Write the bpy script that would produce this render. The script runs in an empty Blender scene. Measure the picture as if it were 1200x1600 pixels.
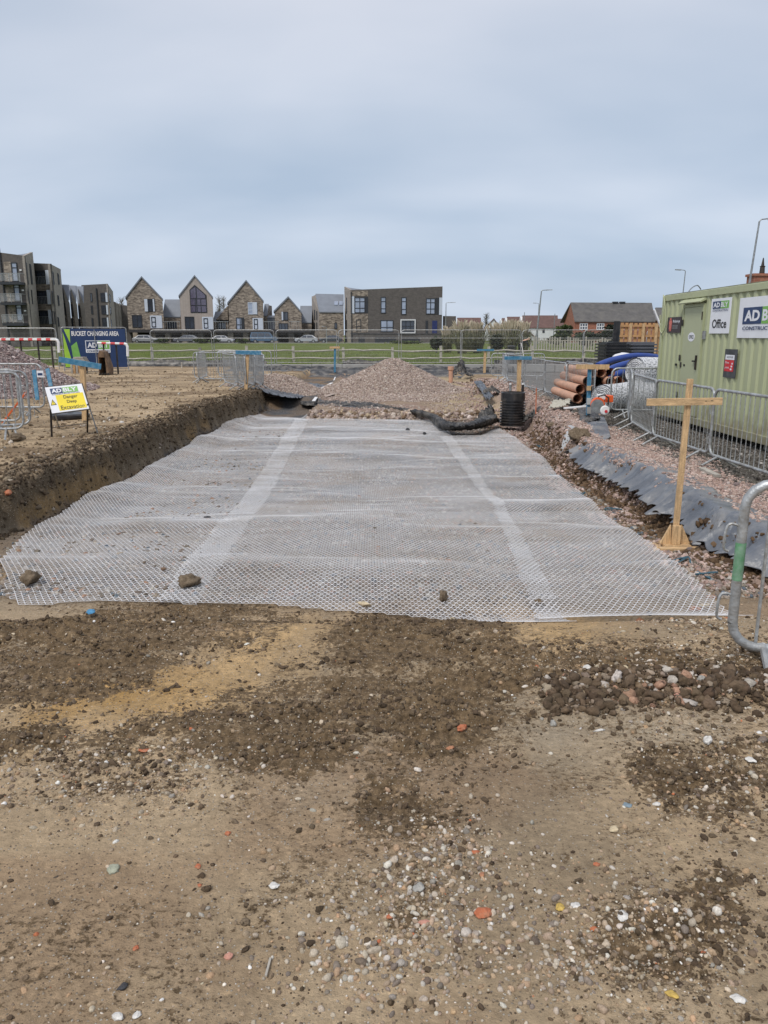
import bpy, bmesh, math, random
import numpy as np
from mathutils import Vector, Matrix, noise as mnoise

S = bpy.context.scene
C = S.collection
random.seed(7)
RNG = np.random.default_rng(11)
PI = math.pi

# ------------------------------------------------------------------ camera
CZ = 1.7
PITCH = math.radians(12.975)
F = 1200.0
cam_d = bpy.data.cameras.new('camera')
cam = bpy.data.objects.new('camera', cam_d)
C.objects.link(cam)
cam.location = (0, 0, CZ)
cam.rotation_euler = (math.radians(90) - PITCH, 0, 0)
cam_d.sensor_fit = 'VERTICAL'
cam_d.sensor_height = 24
cam_d.sensor_width = 24
cam_d.lens = 18.0
cam_d.clip_start = 0.05
cam_d.clip_end = 8000
S.camera = cam

# ------------------------------------------------------------------ sky, sun, exposure
SUN_EL, SUN_AZ = 52, 215
w = bpy.data.worlds.new('World')
S.world = w
w.use_nodes = True
nt = w.node_tree
nt.nodes.clear()
def N(nt, t, **k):
    n = nt.nodes.new(t)
    for a, b in k.items():
        setattr(n, a, b)
    return n
out = N(nt, 'ShaderNodeOutputWorld')
bg = N(nt, 'ShaderNodeBackground'); bg.inputs['Strength'].default_value = 0.12
sky = N(nt, 'ShaderNodeTexSky'); sky.sky_type = 'NISHITA'; sky.sun_disc = False
sky.sun_elevation = math.radians(SUN_EL); sky.sun_rotation = math.radians(SUN_AZ)
sky.air_density = 1.0; sky.dust_density = 2.0; sky.ozone_density = 1.5
tc = N(nt, 'ShaderNodeTexCoord')
sep = N(nt, 'ShaderNodeSeparateXYZ'); nt.links.new(tc.outputs['Generated'], sep.inputs[0])
mx = N(nt, 'ShaderNodeMath', operation='MAXIMUM'); mx.inputs[1].default_value = 0.0
nt.links.new(sep.outputs['Z'], mx.inputs[0])
ad = N(nt, 'ShaderNodeMath', operation='ADD'); ad.inputs[1].default_value = 0.30
nt.links.new(mx.outputs[0], ad.inputs[0])
dx = N(nt, 'ShaderNodeMath', operation='DIVIDE'); dy = N(nt, 'ShaderNodeMath', operation='DIVIDE')
nt.links.new(sep.outputs['X'], dx.inputs[0]); nt.links.new(ad.outputs[0], dx.inputs[1])
nt.links.new(sep.outputs['Y'], dy.inputs[0]); nt.links.new(ad.outputs[0], dy.inputs[1])
cmb = N(nt, 'ShaderNodeCombineXYZ')
nt.links.new(dx.outputs[0], cmb.inputs[0]); nt.links.new(dy.outputs[0], cmb.inputs[1])
cn = N(nt, 'ShaderNodeTexNoise'); cn.inputs['Scale'].default_value = 1.5
cn.inputs['Detail'].default_value = 4.5; cn.inputs['Roughness'].default_value = 0.42
cn.inputs['Distortion'].default_value = 0.1
mp = N(nt, 'ShaderNodeMapping'); mp.inputs['Location'].default_value = (2.3, 0.9, 0.0)
mp.inputs['Scale'].default_value = (0.8, 1.35, 1)
nt.links.new(cmb.outputs[0], mp.inputs[0]); nt.links.new(mp.outputs[0], cn.inputs['Vector'])
cr = N(nt, 'ShaderNodeValToRGB')
cr.color_ramp.elements[0].position = 0.33; cr.color_ramp.elements[0].color = (3.10, 3.52, 4.16, 1)
cr.color_ramp.elements[1].position = 0.68; cr.color_ramp.elements[1].color = (4.40, 4.55, 4.98, 1)
nt.links.new(cn.outputs['Fac'], cr.inputs[0])
# lighter overhead, bluer towards the horizon
hr = N(nt, 'ShaderNodeValToRGB')
hr.color_ramp.elements[0].position = 0.0; hr.color_ramp.elements[0].color = (0.86, 0.94, 1.03, 1)
hr.color_ramp.elements[1].position = 0.62; hr.color_ramp.elements[1].color = (1.12, 1.06, 1.03, 1)
e = hr.color_ramp.elements.new(0.22); e.color = (0.87, 0.925, 0.975, 1)
nt.links.new(mx.outputs[0], hr.inputs[0])
mul = N(nt, 'ShaderNodeMix', data_type='RGBA', blend_type='MULTIPLY'); mul.inputs[0].default_value = 1.0
nt.links.new(cr.outputs[0], mul.inputs[6]); nt.links.new(hr.outputs[0], mul.inputs[7])
mix = N(nt, 'ShaderNodeMix', data_type='RGBA'); mix.inputs[0].default_value = 0.9
nt.links.new(sky.outputs[0], mix.inputs[6]); nt.links.new(mul.outputs[2], mix.inputs[7])
nt.links.new(mix.outputs[2], bg.inputs[0]); nt.links.new(bg.outputs[0], out.inputs[0])

sun_d = bpy.data.lights.new('sun', 'SUN'); sun_d.energy = 1.5; sun_d.angle = math.radians(13)
sun_d.color = (1.0, 0.96, 0.90)
sun = bpy.data.objects.new('sun', sun_d); C.objects.link(sun)
el, az = math.radians(SUN_EL), math.radians(SUN_AZ)
sd = Vector((math.sin(az) * math.cos(el), math.cos(az) * math.cos(el), math.sin(el)))
sun.rotation_euler = sd.to_track_quat('Z', 'Y').to_euler()
S.view_settings.view_transform = 'Standard'
S.view_settings.look = 'None'
S.view_settings.exposure = 0.48
S.view_settings.gamma = 1.0
S.view_settings.use_curve_mapping = False
S.render.resolution_x = 768; S.render.resolution_y = 1024

# ------------------------------------------------------------------ helpers: projection
_f = Vector((0, math.cos(PITCH), -math.sin(PITCH))); _u = Vector((0, math.sin(PITCH), math.cos(PITCH)))
CAM = Vector((0, 0, CZ))
def ray(px, py):
    return _f + Vector((1, 0, 0)) * ((px - 600) / F) - _u * ((py - 800) / F)
def atY(px, py, Y):
    d = ray(px, py); return CAM + d * (Y / d.y)
def atZ(px, py, z):
    d = ray(px, py); return CAM + d * ((z - CZ) / d.z)
def project(x, y, z):
    dz = z - CZ
    dep = np.maximum(y * math.cos(PITCH) - dz * math.sin(PITCH), 0.05)
    up = y * math.sin(PITCH) + dz * math.cos(PITCH)
    return 600 + F * x / dep, 800 - F * up / dep

# ------------------------------------------------------------------ helpers: noise and terrain
def _h(ix, iy, s):
    n = (ix.astype(np.int64) * 374761393 + iy.astype(np.int64) * 668265263 + s * 974634777) & 0xFFFFFFFF
    n = ((n ^ (n >> 13)) * 1274126177) & 0xFFFFFFFF
    n = (n ^ (n >> 16)) & 0xFFFFFFFF
    return n / 4294967295.0
def vn(x, y, s=0):
    ix = np.floor(x); iy = np.floor(y); fx = x - ix; fy = y - iy
    fx = fx * fx * (3 - 2 * fx); fy = fy * fy * (3 - 2 * fy)
    a = _h(ix, iy, s); b = _h(ix + 1, iy, s); c = _h(ix, iy + 1, s); d = _h(ix + 1, iy + 1, s)
    return (a + (b - a) * fx) * (1 - fy) + (c + (d - c) * fx) * fy
def fbm(x, y, o=4, s=0, g=0.5):
    t = 0; a = 1; m = 0
    for i in range(o):
        t = t + a * vn(x, y, s + i * 17); m += a; a *= g
        x = x * 2.03 + 11.3; y = y * 2.03 + 5.7
    return t / m
def ss(a, b, x):
    t = np.clip((x - a) / (b - a), 0, 1); return t * t * (3 - 2 * t)
def bell(x, c, w):
    return np.exp(-((x - c) / w) ** 2)

def in_poly(u, v, poly):
    r = np.zeros(u.shape, bool)
    n = len(poly)
    for i in range(n):
        x0, y0 = poly[i]; x1, y1 = poly[(i + 1) % n]
        c = ((y0 > v) != (y1 > v)) & (u < (x1 - x0) * (v - y0) / ((y1 - y0) or 1e-9) + x0)
        r ^= c
    return r
def zone(x, y, poly, warp=0.22, soft=0.05, s=0):
    """mask of a patch of ground; polygon given in photo pixels, laid on the plane z=-0.05"""
    P = [tuple(atZ(a, b, -0.05)[:2]) for a, b in poly]
    m = 0
    k = 0.25 + 0.14 * np.abs(y)
    W = [((fbm(x * 2.2 / k, y * 1.6 / k, 4, s + 3 * i) - 0.5) * warp * 3 * k, (fbm(x * 2.2 / k, y * 1.6 / k, 4, s + 50 + 3 * i) - 0.5) * warp * 5 * k) for i in range(2)]
    for i in range(7):
        wx, wy = W[i % 2]
        an = i * 2.4; ra = soft * 1.1 * (.4 + i * .22) * (0.4 + .22 * np.abs(y))
        m = m + in_poly(x + wx + math.cos(an) * ra * 2, y + wy + math.sin(an) * ra * 2.4, P)
    return m / 7.0

DARK = [
 [(-200, 960), (60, 925), (150, 890), (265, 870), (400, 880), (490, 885), (430, 985), (330, 1045), (180, 1090), (60, 1110), (-200, 1130)],
 [(560, 885), (790, 890), (805, 1005), (960, 1030), (1260, 1010), (1260, 1120), (880, 1105), (830, 1140), (790, 1180), (640, 1205), (430, 1225), (250, 1225), (60, 1240), (-200, 1255), (-200, 1180), (140, 1160), (330, 1120), (430, 1090), (480, 1040)],
 [(980, 1170), (1100, 1180), (1260, 1170), (1260, 1310), (1120, 1300), (1000, 1270)],
 [(600, 1215), (700, 1230), (720, 1300), (560, 1300), (500, 1330), (520, 1260)],
 [(380, 1390), (450, 1430), (420, 1500), (360, 1470)],
 [(880, 1400), (1120, 1390), (1160, 1450), (1100, 1540), (980, 1540), (820, 1490)],
]
TAN = [
 [(300, 1045), (430, 985), (520, 880), (560, 900), (480, 1045), (400, 1110), (200, 1150), (0, 1180), (-100, 1160), (120, 1110)],
 [(800, 890), (960, 905), (975, 1010), (900, 1040), (800, 1010)],
]
ORANGE = [[(105, 965), (150, 940), (215, 930), (250, 935), (200, 975), (140, 985)],
          [(120, 1060), (330, 1070), (300, 1110), (90, 1140)]]
GREY = [[(-60, 960), (80, 960), (70, 1000), (20, 1040), (-60, 1050)],
        [(430, 1215), (540, 1205), (545, 1240), (470, 1260)],
        [(790, 1120), (1010, 1105), (1200, 1130), (1130, 1190), (960, 1210), (830, 1200)]]
PEBBLY = [[(620, 1310), (760, 1320), (770, 1450), (700, 1500), (600, 1560), (480, 1600), (470, 1540), (560, 1440), (600, 1390)],
          [(860, 1400), (1120, 1400), (1130, 1500), (1000, 1580), (880, 1560), (850, 1480)],
          [(0, 1190), (330, 1150), (400, 1230), (200, 1250), (0, 1260)],
          [(960, 1150), (1200, 1150), (1200, 1300), (1010, 1280)],
          [(820, 1045), (1200, 1040), (1200, 1110), (850, 1105)],
          [(1000, 930), (1200, 920), (1200, 1060), (1000, 1010)],
          [(520, 1560), (660, 1540), (700, 1620), (520, 1640)]]

def masks(x, y):
    m = {}
    d = np.zeros(x.shape)
    near = (y < 8) & (y > 0.4)
    for i, p in enumerate(DARK):
        d = np.maximum(d, zone(x, y, p, s=i * 7))
    d = d * near
    t = np.zeros(x.shape)
    for i, p in enumerate(TAN):
        t = np.maximum(t, zone(x, y, p, s=100 + i * 7))
    o = np.zeros(x.shape)
    for i, p in enumerate(ORANGE):
        o = np.maximum(o, zone(x, y, p, s=130 + i * 7))
    g = np.zeros(x.shape)
    for i, p in enumerate(GREY):
        g = np.maximum(g, zone(x, y, p, s=160 + i * 7))
    pb = np.zeros(x.shape)
    for i, p in enumerate(PEBBLY):
        pb = np.maximum(pb, zone(x, y, p, s=190 + i * 7, warp=0.3))
    m['dark'], m['tan'], m['orange'], m['grey'], m['pebbly'] = d, t * near, o * near, g * near, pb * near
    return m

def xl(y):   # left lip of the excavation
    return -4.42 + 0.28 * (fbm(y * 0.9, y * 0 + 3.3, 3, 5) - 0.5) * 2 * 0.6 + 0.25 * ss(17, 25, y) + 0.25 * ss(18, 24, y)
def xr(y):   # right lip
    return 3.42 + 0.08 * np.sin(y * 1.25 + 0.6) * ss(15, 11, y) + 0.35 * bell(y, 18.3, 2.2) + 0.2 * (fbm(y * 1.1, y * 0 + 8.1, 3, 9) - 0.5) + 0.9 * ss(16, 34, y) + 0.25 * ss(7.2, 5.2, y)

def pitmask(x, y):
    e = xl(y) + 0.16 * (fbm(x * 3, y * 3, 3, 71) - 0.5) + 0.14 * (fbm(x * 8, y * 8, 3, 73, .6) - 0.5)
    pl = ss(e, e + 0.22, x)
    r = xr(y) + 0.12 * (fbm(x * 3, y * 3, 3, 72) - 0.5)
    wd = 0.24 + 0.12 * ss(12.5, 15, y) + .5 * ss(21, 24, y)
    pr = 1 - ss(r - wd, r + 0.10, x)
    pf = .60 * ss(4.25, 5.45, y) + .40 * ss(5.6, 12, y)
    pb = 1 - ss(38.3, 39.5, y)
    return pl * pr * pf * pb, pl, pr

def hgt(x, y, fine=True, mk=None):
    x = np.asarray(x, float); y = np.asarray(y, float)
    P, pl, pr = pitmask(x, y)
    z = 0.05 * (fbm(x * 0.35, y * 0.35, 3, 21) - 0.5)
    z = z - 0.15 * ss(2.9, 4.2, x) * ss(60, 40, y) * ss(3, 6, y)
    depth = 0.60
    # platform of stone at the back of the excavation
    plat = ss(21.3, 21.65, y + 0.15 * (vn(x * 2, y, 4) - 0.5)) * ss(-2.35, -2.0, x)
    dep = depth - 0.20 * plat - 0.12 * ss(23, 31, y) * ss(-2.5, -1.5, x)
    left = ss(24.2, 25.4, y + 0.4 * (vn(x * 3, y, 8) - 0.5)) * ss(-1.9, -2.3, x)
    dep = dep - 0.32 * left
    z = z - P * dep
    # soft ramp of spoil along the right lip
    z = z + 0.12 * bell(x, xr(y) + 0.35, 0.5) * ss(13, 15, y) * ss(34, 26, y) * (0.4 + 1.2 * fbm(x * 1.5, y * 0.8, 3, 31))
    z = z + 0.07 * bell(x, xr(y) + 0.45, 0.55) * ss(14, 11, y) * ss(5.5, 7, y)
    # land rises very slightly towards the street
    z = z + 0.26 * ss(80, 140, y)
    if fine:
        mud = ss(60, 30, y)
        z = z + mud * 0.030 * (fbm(x * 2.3, y * 2.3, 5, 41) - 0.5)
        # left field: clods and wheel ruts
        fl = ss(-4.0, -4.5, x) * ss(45, 35, y)
        z = z + fl * 0.10 * (fbm(x * 1.7, y * 3.1, 5, 43, 0.6) - 0.5)
        z = z + fl * 0.05 * bell(x, xl(y) - 0.25, 0.35)
        # rough walls of the cut
        wl = pl * (1 - pl) * 4 * ss(4.5, 6, y)
        z = z + wl * 0.28 * (fbm(x * 5.0, y * 5.0, 4, 44, 0.6) - 0.5)
        wr = pr * (1 - pr) * 4 * ss(4.5, 6, y)
        z = z + wr * 0.34 * (fbm(x * 5.5, y * 5.5, 4, 45, 0.6) - 0.5)
        rr = ss(2.4, 2.8, x) * ss(3.6, 3.2, x) * ss(4.5, 6, y) * ss(24, 19, y)
        z = z + rr * 0.09 * (fbm(x * 3, y * 3, 4, 46, 0.6) - 0.5)
        if mk is not None:
            d = mk['dark']
            # small clods, ridged
            r1 = 1 - np.abs(2 * fbm(x * 6, y * 14, 3, 47, 0.55) - 1)
            z = z + d * (0.10 * (fbm(x * 2.6, y * 10, 5, 48, 0.66) - 0.5) + 0.05 * (r1 - 0.8))
            z = z + mk['pebbly'] * 0.02 * (fbm(x * 22, y * 22, 2, 49) - 0.5)
            # cleat marks of a tracked machine across the churned bands
            for ox_, oy_, ax_, ay_ in ((-.15, 4.6, -.62, -.785), (1.0, 4.3, -.62, -.785), (-1.6, 4.7, -.62, -.785)):
                al = (x - ox_) * ax_ + (y - oy_) * ay_; ac = (x - ox_) * ay_ - (y - oy_) * ax_
                tri = np.abs(((al / .135 + .25 * fbm(x * 2, y * 2, 2, 55)) % 1.0) * 2 - 1)
                z = z + .026 * (ss(.25, .6, tri) - .5) * ss(.25, .19, np.abs(ac)) * np.maximum(d, .25) * ss(.3, .55, fbm(x * 1.5, y * 1.5, 3, 56) + .1) * ss(-.3, .2, al) * ss(3.2, 2.2, al)
            # windrow of clods on the right
            u, v = project(x, y, 0 * x)
            z = z + 0.055 * bell(v, 1072, 22) * ss(800, 860, u) * ss(1300, 1200, u) * (0.5 + fbm(x * 7, y * 7, 3, 52))
            # wheel-rut edge
            z = z + 0.020 * ss(1128, 1122, v - 0.03 * (u - 870)) * bell(v, 1115, 26) * ss(840, 880, u) * ss(1130, 1050, u)
            z = z - 0.025 * bell(v - 0.35 * (u - 300) * -0.55, 1020, 9) * ss(60, 120, u) * ss(420, 300, u)
    return z

def H(x, y):
    X = np.array([x], float); Y = np.array([y], float)
    return float(hgt(X, Y, True, masks(X, Y) if 0.4 < y < 8 else None)[0])
def hit(px, py, dz=0.0):
    """ground point seen at a photo pixel"""
    d = ray(px, py)
    z = -0.1
    p = None
    for _ in range(14):
        t = (z - CZ) / d.z
        p = CAM + d * t
        zn = float(hgt(np.array([p.x]), np.array([p.y]), False)[0]) + dz
        z = z + (zn - z) * 0.6
    return Vector((p.x, p.y, z))

# ------------------------------------------------------------------ helpers: materials
def new_mat(name):
    m = bpy.data.materials.new(name); m.use_nodes = True
    nt = m.node_tree
    return m, nt, nt.nodes['Principled BSDF']
def mat(name, col, rough=0.7, metal=0.0, var=0.18, vs=4.0, bump=0.0, bs=60.0, dirt=None, ds=1.5, da=0.5, spec=None, alpha=None, trans=None, stretch=None):
    m, nt, b = new_mat(name)
    c = (*col, 1)
    tc = N(nt, 'ShaderNodeTexCoord')
    nz = N(nt, 'ShaderNodeTexNoise'); nz.inputs['Scale'].default_value = vs; nz.inputs['Detail'].default_value = 6
    if stretch:
        mpp = N(nt, 'ShaderNodeMapping'); mpp.inputs['Scale'].default_value = stretch; nt.links.new(tc.outputs['Object'], mpp.inputs[0]); nt.links.new(mpp.outputs[0], nz.inputs['Vector'])
    else: nt.links.new(tc.outputs['Object'], nz.inputs['Vector'])
    rp = N(nt, 'ShaderNodeValToRGB')
    rp.color_ramp.elements[0].position = 0.3; rp.color_ramp.elements[1].position = 0.7
    rp.color_ramp.elements[0].color = tuple(v * (1 - var) for v in col) + (1,)
    rp.color_ramp.elements[1].color = tuple(min(1, v * (1 + var)) for v in col) + (1,)
    nt.links.new(nz.outputs['Fac'], rp.inputs[0])
    last = rp.outputs[0]
    if dirt:
        n2 = N(nt, 'ShaderNodeTexNoise'); n2.inputs['Scale'].default_value = ds; n2.inputs['Detail'].default_value = 8
        n2.inputs['Roughness'].default_value = 0.65
        nt.links.new(tc.outputs['Object'], n2.inputs['Vector'])
        r2 = N(nt, 'ShaderNodeValToRGB'); r2.color_ramp.elements[0].position = 0.45; r2.color_ramp.elements[1].position = 0.68
        r2.color_ramp.elements[0].color = (0, 0, 0, 1); r2.color_ramp.elements[1].color = (da, da, da, 1)
        nt.links.new(n2.outputs['Fac'], r2.inputs[0])
        mm = N(nt, 'ShaderNodeMix', data_type='RGBA')
        nt.links.new(r2.outputs[0], mm.inputs[0]); nt.links.new(last, mm.inputs[6]); mm.inputs[7].default_value = (*dirt, 1)
        last = mm.outputs[2]
    nt.links.new(last, b.inputs['Base Color'])
    b.inputs['Roughness'].default_value = rough; b.inputs['Metallic'].default_value = metal
    if spec is not None: b.inputs['Specular IOR Level'].default_value = spec
    if bump:
        n3 = N(nt, 'ShaderNodeTexNoise'); n3.inputs['Scale'].default_value = bs; n3.inputs['Detail'].default_value = 4
        nt.links.new(tc.outputs['Object'], n3.inputs['Vector'])
        bp = N(nt, 'ShaderNodeBump'); bp.inputs['Strength'].default_value = bump; bp.inputs['Distance'].default_value = 0.02
        nt.links.new(n3.outputs['Fac'], bp.inputs['Height']); nt.links.new(bp.outputs[0], b.inputs['Normal'])
    if alpha is not None:
        b.inputs['Alpha'].default_value = alpha
    if trans is not None:
        b.inputs['Transmission Weight'].default_value = trans
    return m
def brick(name, c1, c2, mort, scale=1.0, mott=0.5, size=(0.45, 0.15)):
    """coursed masonry for far walls; laid along the wall (x+y, z)"""
    m, nt, b = new_mat(name)
    tc = N(nt, 'ShaderNodeTexCoord'); sp = N(nt, 'ShaderNodeSeparateXYZ'); nt.links.new(tc.outputs['Object'], sp.inputs[0])
    a = N(nt, 'ShaderNodeMath', operation='ADD'); nt.links.new(sp.outputs[0], a.inputs[0]); nt.links.new(sp.outputs[1], a.inputs[1])
    cb = N(nt, 'ShaderNodeCombineXYZ'); nt.links.new(a.outputs[0], cb.inputs[0]); nt.links.new(sp.outputs[2], cb.inputs[1])
    br = N(nt, 'ShaderNodeTexBrick'); nt.links.new(cb.outputs[0], br.inputs['Vector'])
    br.inputs['Color1'].default_value = (*c1, 1); br.inputs['Color2'].default_value = (*c2, 1); br.inputs['Mortar'].default_value = (*mort, 1)
    br.inputs['Scale'].default_value = scale; br.inputs['Brick Width'].default_value = size[0]; br.inputs['Row Height'].default_value = size[1]
    br.inputs['Mortar Size'].default_value = 0.012; br.inputs['Bias'].default_value = 0.0
    nz = N(nt, 'ShaderNodeTexNoise'); nz.inputs['Scale'].default_value = 1.6; nz.inputs['Detail'].default_value = 6; nz.inputs['Roughness'].default_value = 0.75
    nt.links.new(tc.outputs['Object'], nz.inputs['Vector'])
    rp = N(nt, 'ShaderNodeValToRGB'); rp.color_ramp.elements[0].position = 0.35; rp.color_ramp.elements[1].position = 0.65
    rp.color_ramp.elements[0].color = (1 - mott,) * 3 + (1,); rp.color_ramp.elements[1].color = (1 + mott * 0.6,) * 3 + (1,)
    nt.links.new(nz.outputs['Fac'], rp.inputs[0])
    mm = N(nt, 'ShaderNodeMix', data_type='RGBA', blend_type='MULTIPLY'); mm.inputs[0].default_value = 1
    nt.links.new(br.outputs['Color'], mm.inputs[6]); nt.links.new(rp.outputs[0], mm.inputs[7])
    nt.links.new(mm.outputs[2], b.inputs['Base Color']); b.inputs['Roughness'].default_value = 0.9
    return m
def stone_mat(name, rough=0.85, inst=True, fallback=(0.3, 0.25, 0.2)):
    m, nt, b = new_mat(name)
    at = N(nt, 'ShaderNodeAttribute'); at.attribute_type = 'INSTANCER'; at.attribute_name = 'col'
    tc = N(nt, 'ShaderNodeTexCoord')
    nz = N(nt, 'ShaderNodeTexNoise'); nz.inputs['Scale'].default_value = 2.5; nz.inputs['Detail'].default_value = 5
    nt.links.new(tc.outputs['Object'], nz.inputs['Vector'])
    rp = N(nt, 'ShaderNodeValToRGB'); rp.color_ramp.elements[0].position = 0.3; rp.color_ramp.elements[1].position = 0.7
    rp.color_ramp.elements[0].color = (0.62, 0.6, 0.58, 1); rp.color_ramp.elements[1].color = (1.15, 1.15, 1.15, 1)
    nt.links.new(nz.outputs['Fac'], rp.inputs[0])
    mm = N(nt, 'ShaderNodeMix', data_type='RGBA', blend_type='MULTIPLY'); mm.inputs[0].default_value = 1
    nt.links.new(at.outputs['Color'], mm.inputs[6]); nt.links.new(rp.outputs[0], mm.inputs[7])
    nt.links.new(mm.outputs[2], b.inputs['Base Color']); b.inputs['Roughness'].default_value = rough
    b.inputs['Specular IOR Level'].default_value = 0.3
    return m

# ------------------------------------------------------------------ helpers: objects
OFF = {}
def thing(name, label, cat, loc=(0, 0, 0), group=None, rz=0.0):
    o = bpy.data.objects.new(name, None); C.objects.link(o)
    o.location = loc; o.rotation_euler = (0, 0, rz); o.empty_display_size = 0.2
    o['label'] = label; o['category'] = cat
    if group: o['group'] = group
    OFF[o] = Vector(loc)
    return o
def tag(o, label=None, cat=None, group=None, kind=None):
    if label: o['label'] = label
    if cat: o['category'] = cat
    if group: o['group'] = group
    if kind: o['kind'] = kind
    return o
def link_mesh(name, me, m, parent=None, smooth=False, off=None):
    if m is not None: me.materials.append(m)
    if smooth: me.polygons.foreach_set('use_smooth', [True] * len(me.polygons))
    o = bpy.data.objects.new(name, me); C.objects.link(o)
    if parent is not None: o.parent = parent
    OFF[o] = off if off is not None else (OFF.get(parent, Vector((0, 0, 0))) if parent is not None else Vector((0, 0, 0)))
    return o
class MB:
    def __init__(s): s.v = []; s.f = []; s.sm = False
    def add(s, vs, fs):
        n = len(s.v); s.v += [tuple(v) for v in vs]; s.f += [tuple(i + n for i in f) for f in fs]; return s
    def hexa(s, p):      # 8 points: bottom 4 ccw, top 4
        return s.add(p, [(0, 3, 2, 1), (4, 5, 6, 7), (0, 1, 5, 4), (1, 2, 6, 5), (2, 3, 7, 6), (3, 0, 4, 7)])
    def box(s, x0, x1, y0, y1, z0, z1):
        return s.hexa([(x0, y0, z0), (x1, y0, z0), (x1, y1, z0), (x0, y1, z0), (x0, y0, z1), (x1, y0, z1), (x1, y1, z1), (x0, y1, z1)])
    def beam(s, a, b, w, h, up=(0, 0, 1)):
        a = Vector(a); b = Vector(b); d = (b - a).normalized(); up = Vector(up)
        if abs(d.dot(up)) > 0.99: up = Vector((0, 1, 0))
        sx = d.cross(up).normalized() * w / 2; sz = sx.cross(d).normalized() * h / 2
        return s.hexa([a - sx - sz, a + sx - sz, b + sx - sz, b - sx - sz, a - sx + sz, a + sx + sz, b + sx + sz, b - sx + sz])
    def tube(s, pts, r, n=6, cap=True):
        pts = [Vector(p) for p in pts]; base = len(s.v); prev = None
        rs = r if isinstance(r, (list, tuple)) else [r] * len(pts)
        for i, p in enumerate(pts):
            if i == 0: d = pts[1] - p
            elif i == len(pts) - 1: d = p - pts[i - 1]
            else: d = (pts[i + 1] - p).normalized() + (p - pts[i - 1]).normalized()
            d = d.normalized() if d.length > 1e-9 else Vector((0, 0, 1))
            if prev is None:
                a = Vector((0, 0, 1)) if abs(d.z) < 0.9 else Vector((1, 0, 0))
                sx = d.cross(a).normalized()
            else:
                sx = (prev - d * prev.dot(d)).normalized()
            prev = sx; sy = d.cross(sx)
            for k in range(n):
                t = 2 * PI * k / n
                s.v.append(tuple(p + (sx * math.cos(t) + sy * math.sin(t)) * rs[i]))
        for i in range(len(pts) - 1):
            for k in range(n):
                a = base + i * n + k; b = base + i * n + (k + 1) % n
                s.f.append((a, b, b + n, a + n))
        if cap:
            s.f.append(tuple(base + k for k in range(n))[::-1])
            s.f.append(tuple(base + (len(pts) - 1) * n + k for k in range(n)))
        return s
    def prism(s, poly, d):           # poly: 3D points, d: extrusion vector
        n = len(poly); poly = [Vector(p) for p in poly]; d = Vector(d)
        return s.add([*poly, *[p + d for p in poly]], [tuple(range(n))[::-1], tuple(range(n, 2 * n))] + [(i, (i + 1) % n, n + (i + 1) % n, n + i) for i in range(n)])
    def lathe(s, prof, n=16, c=(0, 0, 0)):
        base = len(s.v)
        for r, z in prof:
            for k in range(n):
                t = 2 * PI * k / n; s.v.append((c[0] + r * math.cos(t), c[1] + r * math.sin(t), c[2] + z))
        for i in range(len(prof) - 1):
            for k in range(n):
                a = base + i * n + k; b = base + i * n + (k + 1) % n
                s.f.append((a, b, b + n, a + n))
        return s
    def build(s, name, m, parent=None, smooth=False, local=False, bevel=0.0, fix=True):
        o0 = Vector((0, 0, 0)) if local or parent is None else OFF[parent]
        me = bpy.data.meshes.new(name)
        me.from_pydata([tuple(Vector(v) - o0) for v in s.v], [], s.f); me.update()
        if fix:
            bm = bmesh.new(); bm.from_mesh(me); bmesh.ops.recalc_face_normals(bm, faces=bm.faces); bm.to_mesh(me); bm.free()
        o = link_mesh(name, me, m, parent, smooth)
        if local and parent is None: OFF[o] = Vector((0, 0, 0))
        if bevel:
            md = o.modifiers.new('bevel', 'BEVEL'); md.width = bevel; md.segments = 2; md.limit_method = 'ANGLE'
        if smooth:
            try:
                md = None
                me.set_sharp_from_angle(angle=math.radians(40))
            except Exception: pass
        return o
def copy_tree(o, parent=None, **k):
    c = o.copy(); C.objects.link(c)
    if parent is not None:
        c.parent = parent
    for ch in list(o.children):
        copy_tree(ch, c)
    return c
def grid_mesh(name, V, nu, nv, m, parent=None, smooth=True, cols=None):
    """V: (nu*nv,3) array, row-major"""
    i = np.arange(nu * nv).reshape(nu, nv)
    q = np.stack([i[:-1, :-1], i[:-1, 1:], i[1:, 1:], i[1:, :-1]], -1).reshape(-1, 4)
    return np_mesh(name, V, q, m, parent, smooth, cols)
def np_mesh(name, V, q, m, parent=None, smooth=False, cols=None):
    me = bpy.data.meshes.new(name); k = q.shape[1]
    off = OFF.get(parent) if parent is not None else None
    if off is not None: V = V - np.array(off)
    me.vertices.add(len(V)); me.vertices.foreach_set('co', np.ascontiguousarray(V, dtype=np.float32).ravel())
    me.loops.add(len(q) * k); me.loops.foreach_set('vertex_index', np.ascontiguousarray(q, dtype=np.int32).ravel())
    me.polygons.add(len(q)); me.polygons.foreach_set('loop_start', np.arange(0, len(q) * k, k, dtype=np.int32))
    me.polygons.foreach_set('loop_total', np.full(len(q), k, dtype=np.int32))
    if smooth: me.polygons.foreach_set('use_smooth', np.ones(len(q), dtype=bool))
    me.update(calc_edges=True)
    if cols is not None:
        a = me.color_attributes.new('col', 'FLOAT_COLOR', 'POINT')
        cc = np.ones((len(V), 4), np.float32); cc[:, :cols.shape[1]] = cols
        a.data.foreach_set('color', cc.ravel())
    return link_mesh(name, me, m, parent)

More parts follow.
